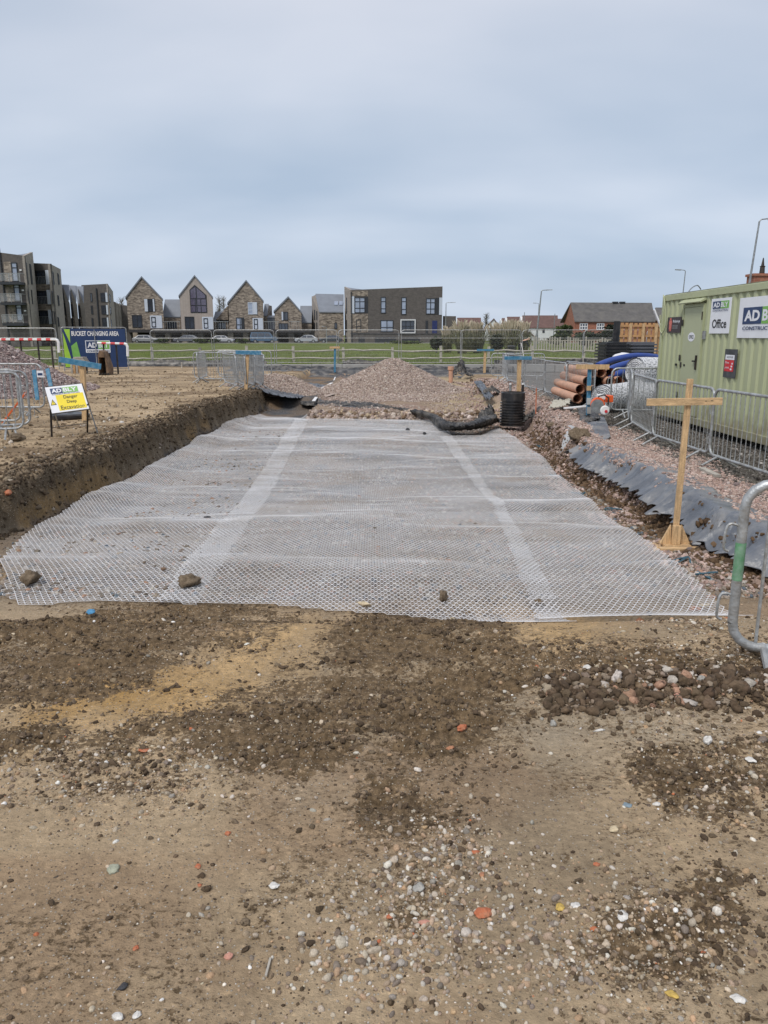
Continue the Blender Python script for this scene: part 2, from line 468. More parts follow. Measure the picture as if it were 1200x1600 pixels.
_gn = {}
def scatter_group(shape, m, flat):
    key = (shape, m.name, flat)
    if key in _gn: return _gn[key]
    g = bpy.data.node_groups.new('scatter_' + shape, 'GeometryNodeTree')
    g.interface.new_socket('Geometry', in_out='INPUT', socket_type='NodeSocketGeometry')
    g.interface.new_socket('Geometry', in_out='OUTPUT', socket_type='NodeSocketGeometry')
    gi = g.nodes.new('NodeGroupInput'); go = g.nodes.new('NodeGroupOutput')
    join = g.nodes.new('GeometryNodeGeometryToInstance')
    for k in range(4):
        if shape == 'blade':
            b = g.nodes.new('GeometryNodeMeshCone'); b.inputs['Vertices'].default_value = 3
            b.inputs['Radius Bottom'].default_value = 0.06; b.inputs['Depth'].default_value = 1.0
        else:
            b = g.nodes.new('GeometryNodeMeshIcoSphere'); b.inputs['Radius'].default_value = 1.0
            b.inputs['Subdivisions'].default_value = 2
        sp = g.nodes.new('GeometryNodeSetPosition'); nz = g.nodes.new('ShaderNodeTexNoise')
        nz.noise_dimensions = '4D'; nz.inputs['W'].default_value = 3.7 * k + 1.3
        nz.inputs['Scale'].default_value = {'pebble': .9, 'clod': 1.9}.get(shape, 1.5); nz.inputs['Detail'].default_value = {'pebble': 1, 'clod': 3.5}.get(shape, 2)
        vm = g.nodes.new('ShaderNodeVectorMath'); vm.operation = 'SUBTRACT'; vm.inputs[1].default_value = (0.5, 0.5, 0.5)
        vs = g.nodes.new('ShaderNodeVectorMath'); vs.operation = 'SCALE'
        vs.inputs['Scale'].default_value = {'pebble': 1.1, 'rubble': 2.0, 'clod': 2.4, 'blade': 0.5}[shape]
        g.links.new(nz.outputs['Color'], vm.inputs[0]); g.links.new(vm.outputs[0], vs.inputs[0]); g.links.new(vs.outputs[0], sp.inputs['Offset'])
        g.links.new(b.outputs['Mesh'], sp.inputs['Geometry'])
        sh = g.nodes.new('GeometryNodeSetShadeSmooth'); sh.inputs['Shade Smooth'].default_value = not flat
        g.links.new(sp.outputs[0], sh.inputs['Geometry'])
        sm = g.nodes.new('GeometryNodeSetMaterial'); sm.inputs['Material'].default_value = m
        g.links.new(sh.outputs[0], sm.inputs['Geometry']); g.links.new(sm.outputs[0], join.inputs[0])
    ip = g.nodes.new('GeometryNodeInstanceOnPoints'); ip.inputs['Pick Instance'].default_value = True
    g.links.new(gi.outputs[0], ip.inputs['Points']); g.links.new(join.outputs[0], ip.inputs['Instance'])
    for nm, so in (('rot', 'Rotation'), ('scl', 'Scale')):
        a = g.nodes.new('GeometryNodeInputNamedAttribute'); a.data_type = 'FLOAT_VECTOR'; a.inputs['Name'].default_value = nm
        g.links.new(a.outputs[0], ip.inputs[so])
    g.links.new(ip.outputs[0], go.inputs[0])
    _gn[key] = g
    return g
def scatter(name, P, scl, cols, m, shape='pebble', flat=False, parent=None, upright=False, squash=(0.55, 0.9)):
    n = len(P)
    me = bpy.data.meshes.new(name); me.vertices.add(n)
    if parent is not None: P = P - np.array(OFF[parent])
    me.vertices.foreach_set('co', P.astype(np.float32).ravel())
    rot = RNG.uniform(0, 2 * PI, (n, 3))
    if upright:
        rot[:, 0] = RNG.normal(0, 0.25, n); rot[:, 1] = RNG.normal(0, 0.25, n)
        s3 = scl[:, None] * np.stack([np.ones(n), np.ones(n), RNG.uniform(0.6, 1.3, n)], -1)
    else:
        s3 = scl[:, None] * np.stack([RNG.uniform(0.75, 1.25, n), RNG.uniform(0.6, 1.0, n), RNG.uniform(*squash, n)], -1)
        rot[:, 0] = RNG.normal(0, 0.45, n); rot[:, 1] = RNG.normal(0, 0.45, n)
    for nm, dat in (('rot', rot), ('scl', s3)):
        a = me.attributes.new(nm, 'FLOAT_VECTOR', 'POINT'); a.data.foreach_set('vector', dat.astype(np.float32).ravel())
    a = me.attributes.new('col', 'FLOAT_COLOR', 'POINT')
    cc = np.ones((n, 4), np.float32); cc[:, :3] = cols; a.data.foreach_set('color', cc.ravel())
    o = link_mesh(name, me, None, parent)
    md = o.modifiers.new('scatter', 'NODES'); md.node_group = scatter_group(shape, m, flat)
    o['kind'] = 'stuff'
    return o
def palette(n, cols, wts, jit=0.18):
    cols = np.array(cols, float); wts = np.array(wts, float); wts /= wts.sum()
    c = cols[RNG.choice(len(cols), n, p=wts)]
    return np.clip(c * (1 + RNG.normal(0, jit, (n, 1))) * (1 + RNG.normal(0, 0.012, (n, 3))), 0.01, 0.95)

def cr1(P, n):     # Catmull-Rom along axis 0
    P = np.asarray(P, float); k = len(P)
    t = np.linspace(0, k - 1, n); i = np.minimum(t.astype(int), k - 2); f = (t - i)[(...,) + (None,) * (P.ndim - 1)]
    g = lambda j: P[np.clip(j, 0, k - 1)]
    p0, p1, p2, p3 = g(i - 1), g(i), g(i + 1), g(i + 2)
    return 0.5 * ((2 * p1) + (-p0 + p2) * f + (2 * p0 - 5 * p1 + 4 * p2 - p3) * f ** 2 + (-p0 + 3 * p1 - 3 * p2 + p3) * f ** 3)
def cloth(name, ctrl, m, nu, nv, amp=0.03, fs=3.0, thick=0.004, seed=0, parent=None, clamp=0.006):
    """a crumpled sheet through a grid of control points"""
    A = cr1(np.array(ctrl, float), nu); A = cr1(A.transpose(1, 0, 2), nv).transpose(1, 0, 2)
    V = A.reshape(-1, 3)
    x, y, z = V.T
    r = 1 - np.abs(2 * fbm(x * fs + z * fs, y * fs - z * fs, 4, 300 + seed, 0.5) - 1)
    r2 = fbm(x * fs * 2.3 + z * 3, y * fs * 2.3, 3, 320 + seed)
    r3 = fbm(x * fs * 0.9 + 4, y * fs * 0.9 + z * fs, 3, 340 + seed)
    rf_ = 1 - np.abs(2 * fbm(x * fs * 2.2 + z * fs * 1.5, y * fs * 2.0 - z * fs, 3, 360 + seed, 0.45) - 1)
    rf_ = np.clip((rf_ - .62) / .38, 0, 1) ** 1.5
    rg = 1 - np.abs(2 * fbm(x * fs * 4 - z * fs, y * fs * 4 + z * fs * 3, 2, 380 + seed, 0.45) - 1)
    rg = np.clip((rg - .7) / .3, 0, 1) ** 1.5
    k_ = rf_ * .8 + rg * .35
    V = V + np.stack([(r3 - 0.5) * amp * 1.4 - k_ * amp * .7, (r2 - 0.5) * amp * 1.2, (r - 0.7) * amp * .9 + k_ * amp * 1.0], -1)
    if clamp is not None:
        g = hgt(V[:, 0], V[:, 1]); V[:, 2] = np.maximum(V[:, 2], g + clamp)
    o = grid_mesh(name, V, nu, nv, m, parent, True)
    md = o.modifiers.new('thickness', 'SOLIDIFY'); md.thickness = thick
    return o

def lump(name, p, size, m, seed=0, squash=0.6, parent=None, angular=0.35, rz=None, sub=3, stretch=(1.0, 0.8), sink=0.25):
    bm = bmesh.new(); bmesh.ops.create_icosphere(bm, subdivisions=sub, radius=1.0)
    rr = random.Random(seed)
    offv = Vector((rr.uniform(0, 50), rr.uniform(0, 50), rr.uniform(0, 50)))
    # chop with a few planes for facets
    planes = [(Vector((rr.uniform(-1, 1), rr.uniform(-1, 1), rr.uniform(-1, 1))).normalized(), rr.uniform(0.62, 0.92)) for _ in range(9)]
    for v in bm.verts:
        c = v.co.copy()
        for n_, d_ in planes:
            k = c.dot(n_)
            if k > d_: c -= n_ * (k - d_) * (0.9 if angular > 0.2 else 0.5)
        c *= 1 + angular * 0.5 * mnoise.noise(c * 1.8 + offv) + angular * 0.16 * mnoise.noise(c * 6 + offv)
        v.co = Vector((c.x * size * stretch[0], c.y * size * stretch[1], c.z * size * squash))
    bmesh.ops.rotate(bm, verts=bm.verts, cent=(0, 0, 0), matrix=Matrix.Rotation(rz if rz is not None else rr.uniform(0, 6.28), 3, 'Z') @ Matrix.Rotation(rr.uniform(-.15, .15), 3, 'X'))
    me = bpy.data.meshes.new(name); bm.to_mesh(me); bm.free()
    o = link_mesh(name, me, m, parent, True)
    o.location = (p[0], p[1], p[2] + size * squash * (1 - 2 * sink))
    return o

def text_mesh(txt, m, O, ex, ey, w, h, name='lettering', parent=None, depth=0.002, bold=0.0, shear=0.0, nrm=None):
    """flat printed lettering fitted into the rectangle O + [0,w]ex + [0,h]ey"""
    cu = bpy.data.curves.new('t', 'FONT'); cu.body = txt; cu.size = 1; cu.offset = bold; cu.shear = shear; cu.resolution_u = 3
    ob = bpy.data.objects.new('t', cu); C.objects.link(ob)
    dg = bpy.context.evaluated_depsgraph_get()
    me = bpy.data.meshes.new_from_object(ob.evaluated_get(dg))
    bpy.data.objects.remove(ob)
    co = np.zeros(len(me.vertices) * 3, np.float32); me.vertices.foreach_get('co', co); co = co.reshape(-1, 3)
    mn = co.min(0); mx_ = co.max(0)
    ex = Vector(ex).normalized(); ey = Vector(ey).normalized()
    if nrm is None: nrm = ex.cross(ey)
    nrm = Vector(nrm).normalized()
    base = OFF[parent] if parent is not None else Vector((0, 0, 0))
    a = (co[:, 0] - mn[0]) / (mx_[0] - mn[0]) * w; b = (co[:, 1] - mn[1]) / (mx_[1] - mn[1]) * h
    P = np.array(O - base)[None] + a[:, None] * np.array(ex) + b[:, None] * np.array(ey) + np.array(nrm) * depth
    me.vertices.foreach_set('co', P.astype(np.float32).ravel()); me.update(); me.materials.clear()
    return link_mesh(name, me, m, parent)

class Facade:
    """a vertical wall plane between two plan points; pixels of the photo are cast onto it"""
    def __init__(s, A, B):
        s.A = Vector((A[0], A[1], 0)); s.B = Vector((B[0], B[1], 0)); s.d = (s.B - s.A).normalized(); s.L = (s.B - s.A).length
        n = Vector((s.d.y, -s.d.x, 0))
        if n.dot(CAM - s.A) < 0: n = -n
        s.n = n
    def uz(s, px, py):
        d = ray(px, py); t = (s.A - CAM).dot(s.n) / d.dot(s.n); p = CAM + d * t
        return (p - s.A).dot(s.d), p.z
    def P(s, u, z, o=0.0):
        p = s.A + s.d * u + s.n * o; return Vector((p.x, p.y, z))
    def box(s, mb, u0, u1, z0, z1, o0, o1):
        return mb.hexa([s.P(u0, z0, o0), s.P(u1, z0, o0), s.P(u1, z0, o1), s.P(u0, z0, o1), s.P(u0, z1, o0), s.P(u1, z1, o0), s.P(u1, z1, o1), s.P(u0, z1, o1)])
    def rect(s, x0, y0, x1, y1):
        ym = (y0 + y1) / 2; xm = (x0 + x1) / 2
        u0 = s.uz(x0, ym)[0]; u1 = s.uz(x1, ym)[0]
        za = s.uz(xm, y1)[1]; zb = s.uz(xm, y0)[1]
        return min(u0, u1), max(u0, u1), za, zb
def window(par, fc, r, fm, pm, cols=1, rows=1, fw=0.07, split=None, name='window', depth=0.09, rect=None):
    u0, u1, z0, z1 = rect if rect else fc.rect(*r)
    mb = MB()
    fc.box(mb, u0, u1, z0, z0 + fw, 0.0, depth); fc.box(mb, u0, u1, z1 - fw, z1, 0.0, depth)
    fc.box(mb, u0, u0 + fw, z0 + fw, z1 - fw, 0.0, depth); fc.box(mb, u1 - fw, u1, z0 + fw, z1 - fw, 0.0, depth)
    for i in range(1, cols):
        uc = u0 + (u1 - u0) * i / cols; fc.box(mb, uc - fw / 2, uc + fw / 2, z0 + fw, z1 - fw, 0.02, depth - 0.01)
    zs = split if split else [i / rows for i in range(1, rows)]
    for k in zs:
        zc = z0 + (z1 - z0) * k; fc.box(mb, u0 + fw, u1 - fw, zc - fw / 2, zc + fw / 2, 0.02, depth - 0.02)
    o = mb.build(name, fm, par)
    fc.box(MB(), 0, 1, 0, 1, 0, 0)
    pb = MB(); fc.box(pb, u0 + fw * 0.5, u1 - fw * 0.5, z0 + fw * 0.5, z1 - fw * 0.5, 0.005, 0.03)
    pb.build('pane', pm, o)
    return o
def panel(par, fc, r, m, name='panel', o0=0.0, o1=0.05, rect=None):
    u0, u1, z0, z1 = rect if rect else fc.rect(*r)
    mb = MB(); fc.box(mb, u0, u1, z0, z1, o0, o1); return mb.build(name, m, par)

# ================================================================== GROUND
def build_ground():
    ys = [-3.0]
    y = -2.0
    ys = list(np.arange(-8, 0.6, 0.35))
    y = 0.6
    while y < 23:
        ys.append(y); y += 0.0037 * (y + 2.2) + 0.001
    while y < 62:
        ys.append(y); y += 0.009 * (y + 2.5)
    while y < 150:
        ys.append(y); y += 1.6
    while y < 6000:
        ys.append(y); y *= 1.25
    ys = np.array(ys)
    t = np.concatenate([[-9, -4, -2.2, -1.5, -1.15, -0.95, -0.82, -0.74, -0.68], np.arange(-0.64, 0.6401, 0.003), [0.68, 0.74, 0.82, 0.95, 1.15, 1.5, 2.2, 4, 9]])
    Y, T = np.meshgrid(ys, t, indexing='ij')
    X = T * (np.maximum(Y, -1.5) + 2.6) 
    x, y = X.ravel(), Y.ravel()
    mk = masks(x, y)
    z = hgt(x, y, True, mk)
    P, pl, pr = pitmask(x, y)
    # ---- colours
    def C3(c): return np.array(c, float)[None]
    def mixc(a, b, f): return a + (b - a) * np.clip(f, 0, 1)[:, None]
    base = mixc(C3((.47, .355, .23)), C3((.60, .47, .315)), fbm(x * 0.9, y * 1.4, 4, 201)) * 1.0
    base = mixc(base, C3((.31, .245, .17)), ss(.52, .7, fbm(x * 0.5, y * 0.8, 4, 205)) * 0.7)
    base = mixc(base, C3((.36, .245, .155)), ss(.55, .72, fbm(x * 0.8 + 9, y * 1.1, 4, 209)) * 0.5)
    f9 = fbm(x * 5, y * 7, 5, 212, 0.65)
    base = base * (0.80 + 0.42 * f9)[:, None]
    col = base
    # far left field: brown with straw-coloured patches
    lf = ss(6.0, 10, y)
    fld = mixc(C3((.225, .165, .105)), C3((.44, .34, .225)), ss(.34, .60, fbm(x * 0.45, y * 1.5, 5, 215, 0.6)))
    fld = fld * (0.65 + 0.7 * fbm(x * 3, y * 6, 5, 216, 0.65))[:, None]
    col = mixc(col, fld, lf)
    # excavation floor: pale stony with blue-grey and tan areas
    fl = P * ss(5.0, 6.2, y)
    floor = mixc(C3((.15, .122, .10)), C3((.085, .09, .098)), ss(.42, .62, fbm(x * 0.9, y * 0.6, 4, 221)))
    floor = mixc(floor, C3((.22, .15, .09)), ss(.55, .68, fbm(x * 1.1 + 7, y * 0.8, 4, 223)) * .8)
    floor = floor * (0.7 + 0.6 * fbm(x * 9, y * 9, 4, 224, .7))[:, None]
    col = mixc(col, floor, fl)
    # ditch on the right: wet brown
    dt = ss(2.5, 2.9, x) * P * ss(5, 6.5, y) * ss(22, 18, y)
    ditch = mixc(C3((.17, .115, .07)), C3((.29, .21, .135)), ss(.4, .62, fbm(x * 3, y * 2, 4, 226)))
    col = mixc(col, ditch, dt)
    # cut faces: dark topsoil crumb, clay lower down
    wl = ss(0.03, 0.12, pl * (1 - pl) * 2) * ss(5, 6, y) * ss(30, 24, y)
    clay = mixc(C3((.125, .098, .066)), C3((.25, .21, .155)), ss(-.28, -.5, z + 0.2 * (fbm(x * 2, y * 2, 3, 230) - .5)))
    clay = mixc(clay, C3((.32, .22, .11)), ss(.62, .7, fbm(y * 0.9, x * 0, 3, 232)) * ss(-.2, -.3, z))
    clay = clay * (0.45 + 1.1 * fbm(x * 7, y * 7 + z * 9, 4, 233, .65))[:, None]
    col = mixc(col, clay, wl)
    lip = bell(x, xl(y) - 0.12, 0.34) * ss(4.5, 6, y) * ss(30, 24, y)
    col = mixc(col, C3((.115, .085, .055)), lip * (0.0 + 0.9 * fbm(x * 5, y * 5, 4, 236)))
    wr = ss(0.03, 0.12, pr * (1 - pr) * 2) * ss(4.6, 5.6, y) * ss(18, 13, y)
    col = mixc(col, C3((.125, .078, .045)) * (0.6 + 0.8 * fbm(x * 7, y * 7, 4, 237))[:, None], wr)
    # pink crushed stone on the right bank
    pk = ss(-0.12, 0.05, x - xr(y)) * ss(5.0, 4.4, x + 0.5 * (fbm(x, y, 3, 240) - .5) - 0.8 * ss(5.2, 4.0, y)) * ss(5.2, 6.2, y) * ss(36, 30, y)
    pk = np.maximum(pk, ss(12, 15, y) * ss(-1.0, -0.4, x - xr(y)) * ss(1.3, 0.6, x - xr(y)) * ss(36, 30, y) * ss(.3, .5, fbm(x * 1.4, y * .7, 3, 241) + .12))
    pink = mixc(C3((.30, .215, .185)), C3((.40, .32, .285)), fbm(x * 14, y * 14, 3, 242))
    col = mixc(col, pink, pk)
    # dark stony track between the barriers and the cabin, grey hardstanding further back
    tr = ss(4.2, 4.7, x + 0.5 * (fbm(x, y, 3, 240) - .5)) * ss(6, 8, y) * ss(60, 45, y) * ss(9, 15, y + x * 1.0)
    hard = mixc(C3((.075, .07, .062)), C3((.15, .142, .13)), ss(.35, .6, fbm(x * 1.4, y * 1.1, 4, 245)) )
    hard = mixc(hard, C3((.19, .185, .18)), ss(17, 21, y) * 0.8)
    hardm = np.maximum(tr * ss(30, 18, y), ss(4.3, 4.9, x - .05 * (y - 17)) * ss(15, 18, y))
    col = mixc(col, hard * (0.8 + 0.4 * fbm(x * 8, y * 8, 3, 246))[:, None], hardm * ss(42, 40, y))
    # platform of dust and sand behind the grid
    pf = ss(21.3, 21.7, y) * ss(-2.3, -2.0, x) * P
    sand = mixc(C3((.30, .23, .17)), C3((.40, .32, .21)), ss(-.4, .8, (x - 1.2) / 2.5 + 1.2 * (fbm(x, y * .6, 3, 250) - .5)))
    sand = mixc(sand, C3((.30, .21, .175)), ss(.45, .6, fbm(x * 1.2, y * .8, 4, 251)) * ss(2.0, 0.5, x))
    col = mixc(col, sand * (0.75 + 0.5 * fbm(x * 6, y * 6, 3, 252))[:, None], pf)
    # foreground patches
    nr = np.ones_like(x)
    col = mixc(col, C3((.46, .385, .285)) * (0.85 + .3 * f9)[:, None], mk['grey'] * .8)
    col = mixc(col, C3((.58, .405, .215)) * (0.8 + .4 * f9)[:, None], mk['tan'] * .95)
    col = mixc(col, C3((.48, .29, .10)) * (0.75 + .5 * f9)[:, None], mk['orange'] * .9)
    dk = mixc(C3((.105, .074, .044)), C3((.27, .20, .125)), ss(.40, .66, fbm(x * 4, y * 14, 5, 260, .68)))
    dm = np.clip(mk['dark'] * 1.1 + .5 * (fbm(x * 5, y * 7, 4, 263) - .5) * (mk['dark'] > .02), 0, 1.05) * (0.62 + 0.45 * ss(.3, .55, fbm(x * 2.0, y * 7, 4, 261, .65)))
    alpha = dm * .95
    alpha = np.maximum(alpha, mk['pebbly'] * .62 * ss(.3, .6, fbm(x * 3, y * 4, 4, 262)))
    alpha = np.maximum(alpha, (.37 * ss(.40, .62, fbm(x * 1.1, y * 1.7, 5, 266, .6)) + .04) * ss(9, 6, y)); alpha = np.maximum(alpha, lf * .42 * ss(.4, .62, fbm(x * .7, y * 1.6, 4, 267)) * ss(42, 30, y) * ss(-3.9, -4.6, x))
    # small dark damp crumbs all over
    cr = 0 * ss(.56, .66, fbm(x * 16, y * 26, 4, 265, .65)) * ss(8, 5, y) * ss(.42, .6, fbm(x * 1.3, y * 1.7, 3, 266))
    col = mixc(col, C3((.115, .084, .056)), cr * .8)
    # grass
    gr = ss(44.6, 45.6, y + 1.2 * (vn(x, y, 3) - .5)) * (1 - ss(3.5, 4.5, x) * 0)
    grass = mixc(C3((.080, .115, .018)), C3((.130, .165, .032)), fbm(x * .25, y * .5, 4, 270))
    grass = mixc(grass, C3((.13, .13, .06)), ss(.55, .7, fbm(x * .6, y * 1.2, 4, 271)) * .6)
    grass = grass * (0.7 + .6 * fbm(x * 3, y * 1.2, 4, 272, .7))[:, None]
    col = mixc(col, grass, gr)
    m, nt, b = new_mat('soil')
    at = N(nt, 'ShaderNodeAttribute'); at.attribute_name = 'col'
    tc = N(nt, 'ShaderNodeTexCoord')
    n1 = N(nt, 'ShaderNodeTexNoise'); n1.inputs['Scale'].default_value = 26; n1.inputs['Detail'].default_value = 9; n1.inputs['Roughness'].default_value = 0.72
    nt.links.new(tc.outputs['Object'], n1.inputs['Vector'])
    r1 = N(nt, 'ShaderNodeValToRGB'); r1.color_ramp.elements[0].position = .32; r1.color_ramp.elements[1].position = .68
    r1.color_ramp.elements[0].color = (.78, .76, .73, 1); r1.color_ramp.elements[1].color = (1.25, 1.23, 1.2, 1)
    nt.links.new(n1.outputs['Fac'], r1.inputs[0])
    mm = N(nt, 'ShaderNodeMix', data_type='RGBA', blend_type='MULTIPLY'); mm.inputs[0].default_value = 1
    nt.links.new(at.outputs['Color'], mm.inputs[6]); nt.links.new(r1.outputs[0], mm.inputs[7])
    # damp crumbs, sharper than the painted zones
    n4 = N(nt, 'ShaderNodeTexNoise'); n4.inputs['Scale'].default_value = 34; n4.inputs['Detail'].default_value = 10; n4.inputs['Roughness'].default_value = 0.75; n4.inputs['Distortion'].default_value = .3
    mp4 = N(nt, 'ShaderNodeMapping'); mp4.inputs['Scale'].default_value = (.95, 1.25, 1); nt.links.new(tc.outputs['Object'], mp4.inputs[0]); nt.links.new(mp4.outputs[0], n4.inputs['Vector'])
    n5 = N(nt, 'ShaderNodeTexNoise'); n5.inputs['Scale'].default_value = 2.6; n5.inputs['Detail'].default_value = 6; n5.inputs['Roughness'].default_value = .65; nt.links.new(mp4.outputs[0], n5.inputs['Vector'])
    # crumbly dark soil: the zone mask breaks up at crumb size
    a1 = N(nt, 'ShaderNodeMath', operation='MULTIPLY_ADD'); nt.links.new(n4.outputs['Fac'], a1.inputs[0]); a1.inputs[1].default_value = 2.8; nt.links.new(at.outputs['Alpha'], a1.inputs[2])
    a2 = N(nt, 'ShaderNodeMath', operation='MULTIPLY_ADD'); nt.links.new(n5.outputs['Fac'], a2.inputs[0]); a2.inputs[1].default_value = .7; nt.links.new(a1.outputs[0], a2.inputs[2])
    f5 = N(nt, 'ShaderNodeMapRange'); f5.interpolation_type = 'SMOOTHSTEP'; nt.links.new(a2.outputs[0], f5.inputs[0]); f5.inputs[1].default_value = 2.17; f5.inputs[2].default_value = 2.42
    r5 = N(nt, 'ShaderNodeValToRGB'); r5.color_ramp.elements[0].position = .36; r5.color_ramp.elements[1].position = .66; r5.color_ramp.elements[0].color = (.082, .055, .030, 1); r5.color_ramp.elements[1].color = (.32, .225, .13, 1)
    nt.links.new(n1.outputs['Fac'], r5.inputs[0])
    m5 = N(nt, 'ShaderNodeMix', data_type='RGBA'); nt.links.new(f5.outputs[0], m5.inputs[0])
    nt.links.new(mm.outputs[2], m5.inputs[6]); nt.links.new(r5.outputs[0], m5.inputs[7])
    r6 = N(nt, 'ShaderNodeValToRGB'); r6.color_ramp.elements[0].position = .30; r6.color_ramp.elements[1].position = .44; r6.color_ramp.elements[0].color = (1.55, 1.52, 1.45, 1); r6.color_ramp.elements[1].color = (1, 1, 1, 1)
    nt.links.new(n4.outputs['Fac'], r6.inputs[0])
    mm = N(nt, 'ShaderNodeMix', data_type='RGBA', blend_type='MULTIPLY'); mm.inputs[0].default_value = 1
    nt.links.new(m5.outputs[2], mm.inputs[6]); nt.links.new(r6.outputs[0], mm.inputs[7])
    # tiny grit
    vo = N(nt, 'ShaderNodeTexVoronoi'); vo.inputs['Scale'].default_value = 80; nt.links.new(tc.outputs['Object'], vo.inputs['Vector'])
    r2 = N(nt, 'ShaderNodeValToRGB'); r2.color_ramp.elements[0].position = .22; r2.color_ramp.elements[1].position = .30
    r2.color_ramp.elements[0].color = (1, 1, 1, 1); r2.color_ramp.elements[1].color = (0, 0, 0, 1)
    nt.links.new(vo.outputs['Distance'], r2.inputs[0])
    sp = N(nt, 'ShaderNodeSeparateColor'); nt.links.new(vo.outputs['Color'], sp.inputs[0])
    gt = N(nt, 'ShaderNodeMath', operation='GREATER_THAN'); gt.inputs[1].default_value = .45; nt.links.new(sp.outputs[0], gt.inputs[0])
    ml = N(nt, 'ShaderNodeMath', operation='MULTIPLY'); nt.links.new(r2.outputs[0], ml.inputs[0]); nt.links.new(gt.outputs[0], ml.inputs[1])
    gc = N(nt, 'ShaderNodeValToRGB'); gc.color_ramp.elements[0].color = (.13, .095, .065, 1); gc.color_ramp.elements[1].color = (.72, .66, .56, 1)
    e = gc.color_ramp.elements.new(.5); e.color = (.40, .32, .23, 1)
    nt.links.new(sp.outputs[1], gc.inputs[0])
    m2 = N(nt, 'ShaderNodeMix', data_type='RGBA'); nt.links.new(ml.outputs[0], m2.inputs[0]); nt.links.new(mm.outputs[2], m2.inputs[6]); nt.links.new(gc.outputs[0], m2.inputs[7])
    # only bare soil carries grit: the grass beyond Y=45 stays plain
    gp = N(nt, 'ShaderNodeSeparateXYZ'); nt.links.new(tc.outputs['Object'], gp.inputs[0])
    lt = N(nt, 'ShaderNodeMath', operation='LESS_THAN'); lt.inputs[1].default_value = 44.5; nt.links.new(gp.outputs[1], lt.inputs[0])
    m3 = N(nt, 'ShaderNodeMix', data_type='RGBA'); nt.links.new(lt.outputs[0], m3.inputs[0]); nt.links.new(mm.outputs[2], m3.inputs[6]); nt.links.new(m2.outputs[2], m3.inputs[7])
    nt.links.new(m3.outputs[2], b.inputs['Base Color'])
    b.inputs['Roughness'].default_value = .93; b.inputs['Specular IOR Level'].default_value = .2
    bp = N(nt, 'ShaderNodeBump'); bp.inputs['Strength'].default_value = 1; bp.inputs['Distance'].default_value = .022
    hs = N(nt, 'ShaderNodeMath', operation='ADD'); nt.links.new(n1.outputs['Fac'], hs.inputs[0]); nt.links.new(n4.outputs['Fac'], hs.inputs[1])
    hs2 = N(nt, 'ShaderNodeMath', operation='MULTIPLY_ADD'); nt.links.new(ml.outputs[0], hs2.inputs[0]); hs2.inputs[1].default_value = .25; nt.links.new(hs.outputs[0], hs2.inputs[2])
    nt.links.new(hs2.outputs[0], bp.inputs['Height']); nt.links.new(bp.outputs[0], b.inputs['Normal'])
    V = np.stack([x, y, z], -1)
    g = grid_mesh('ground', V, len(ys), len(t), m, None, True, np.concatenate([col, alpha[:, None]], 1))
    g['kind'] = 'structure'
build_ground()

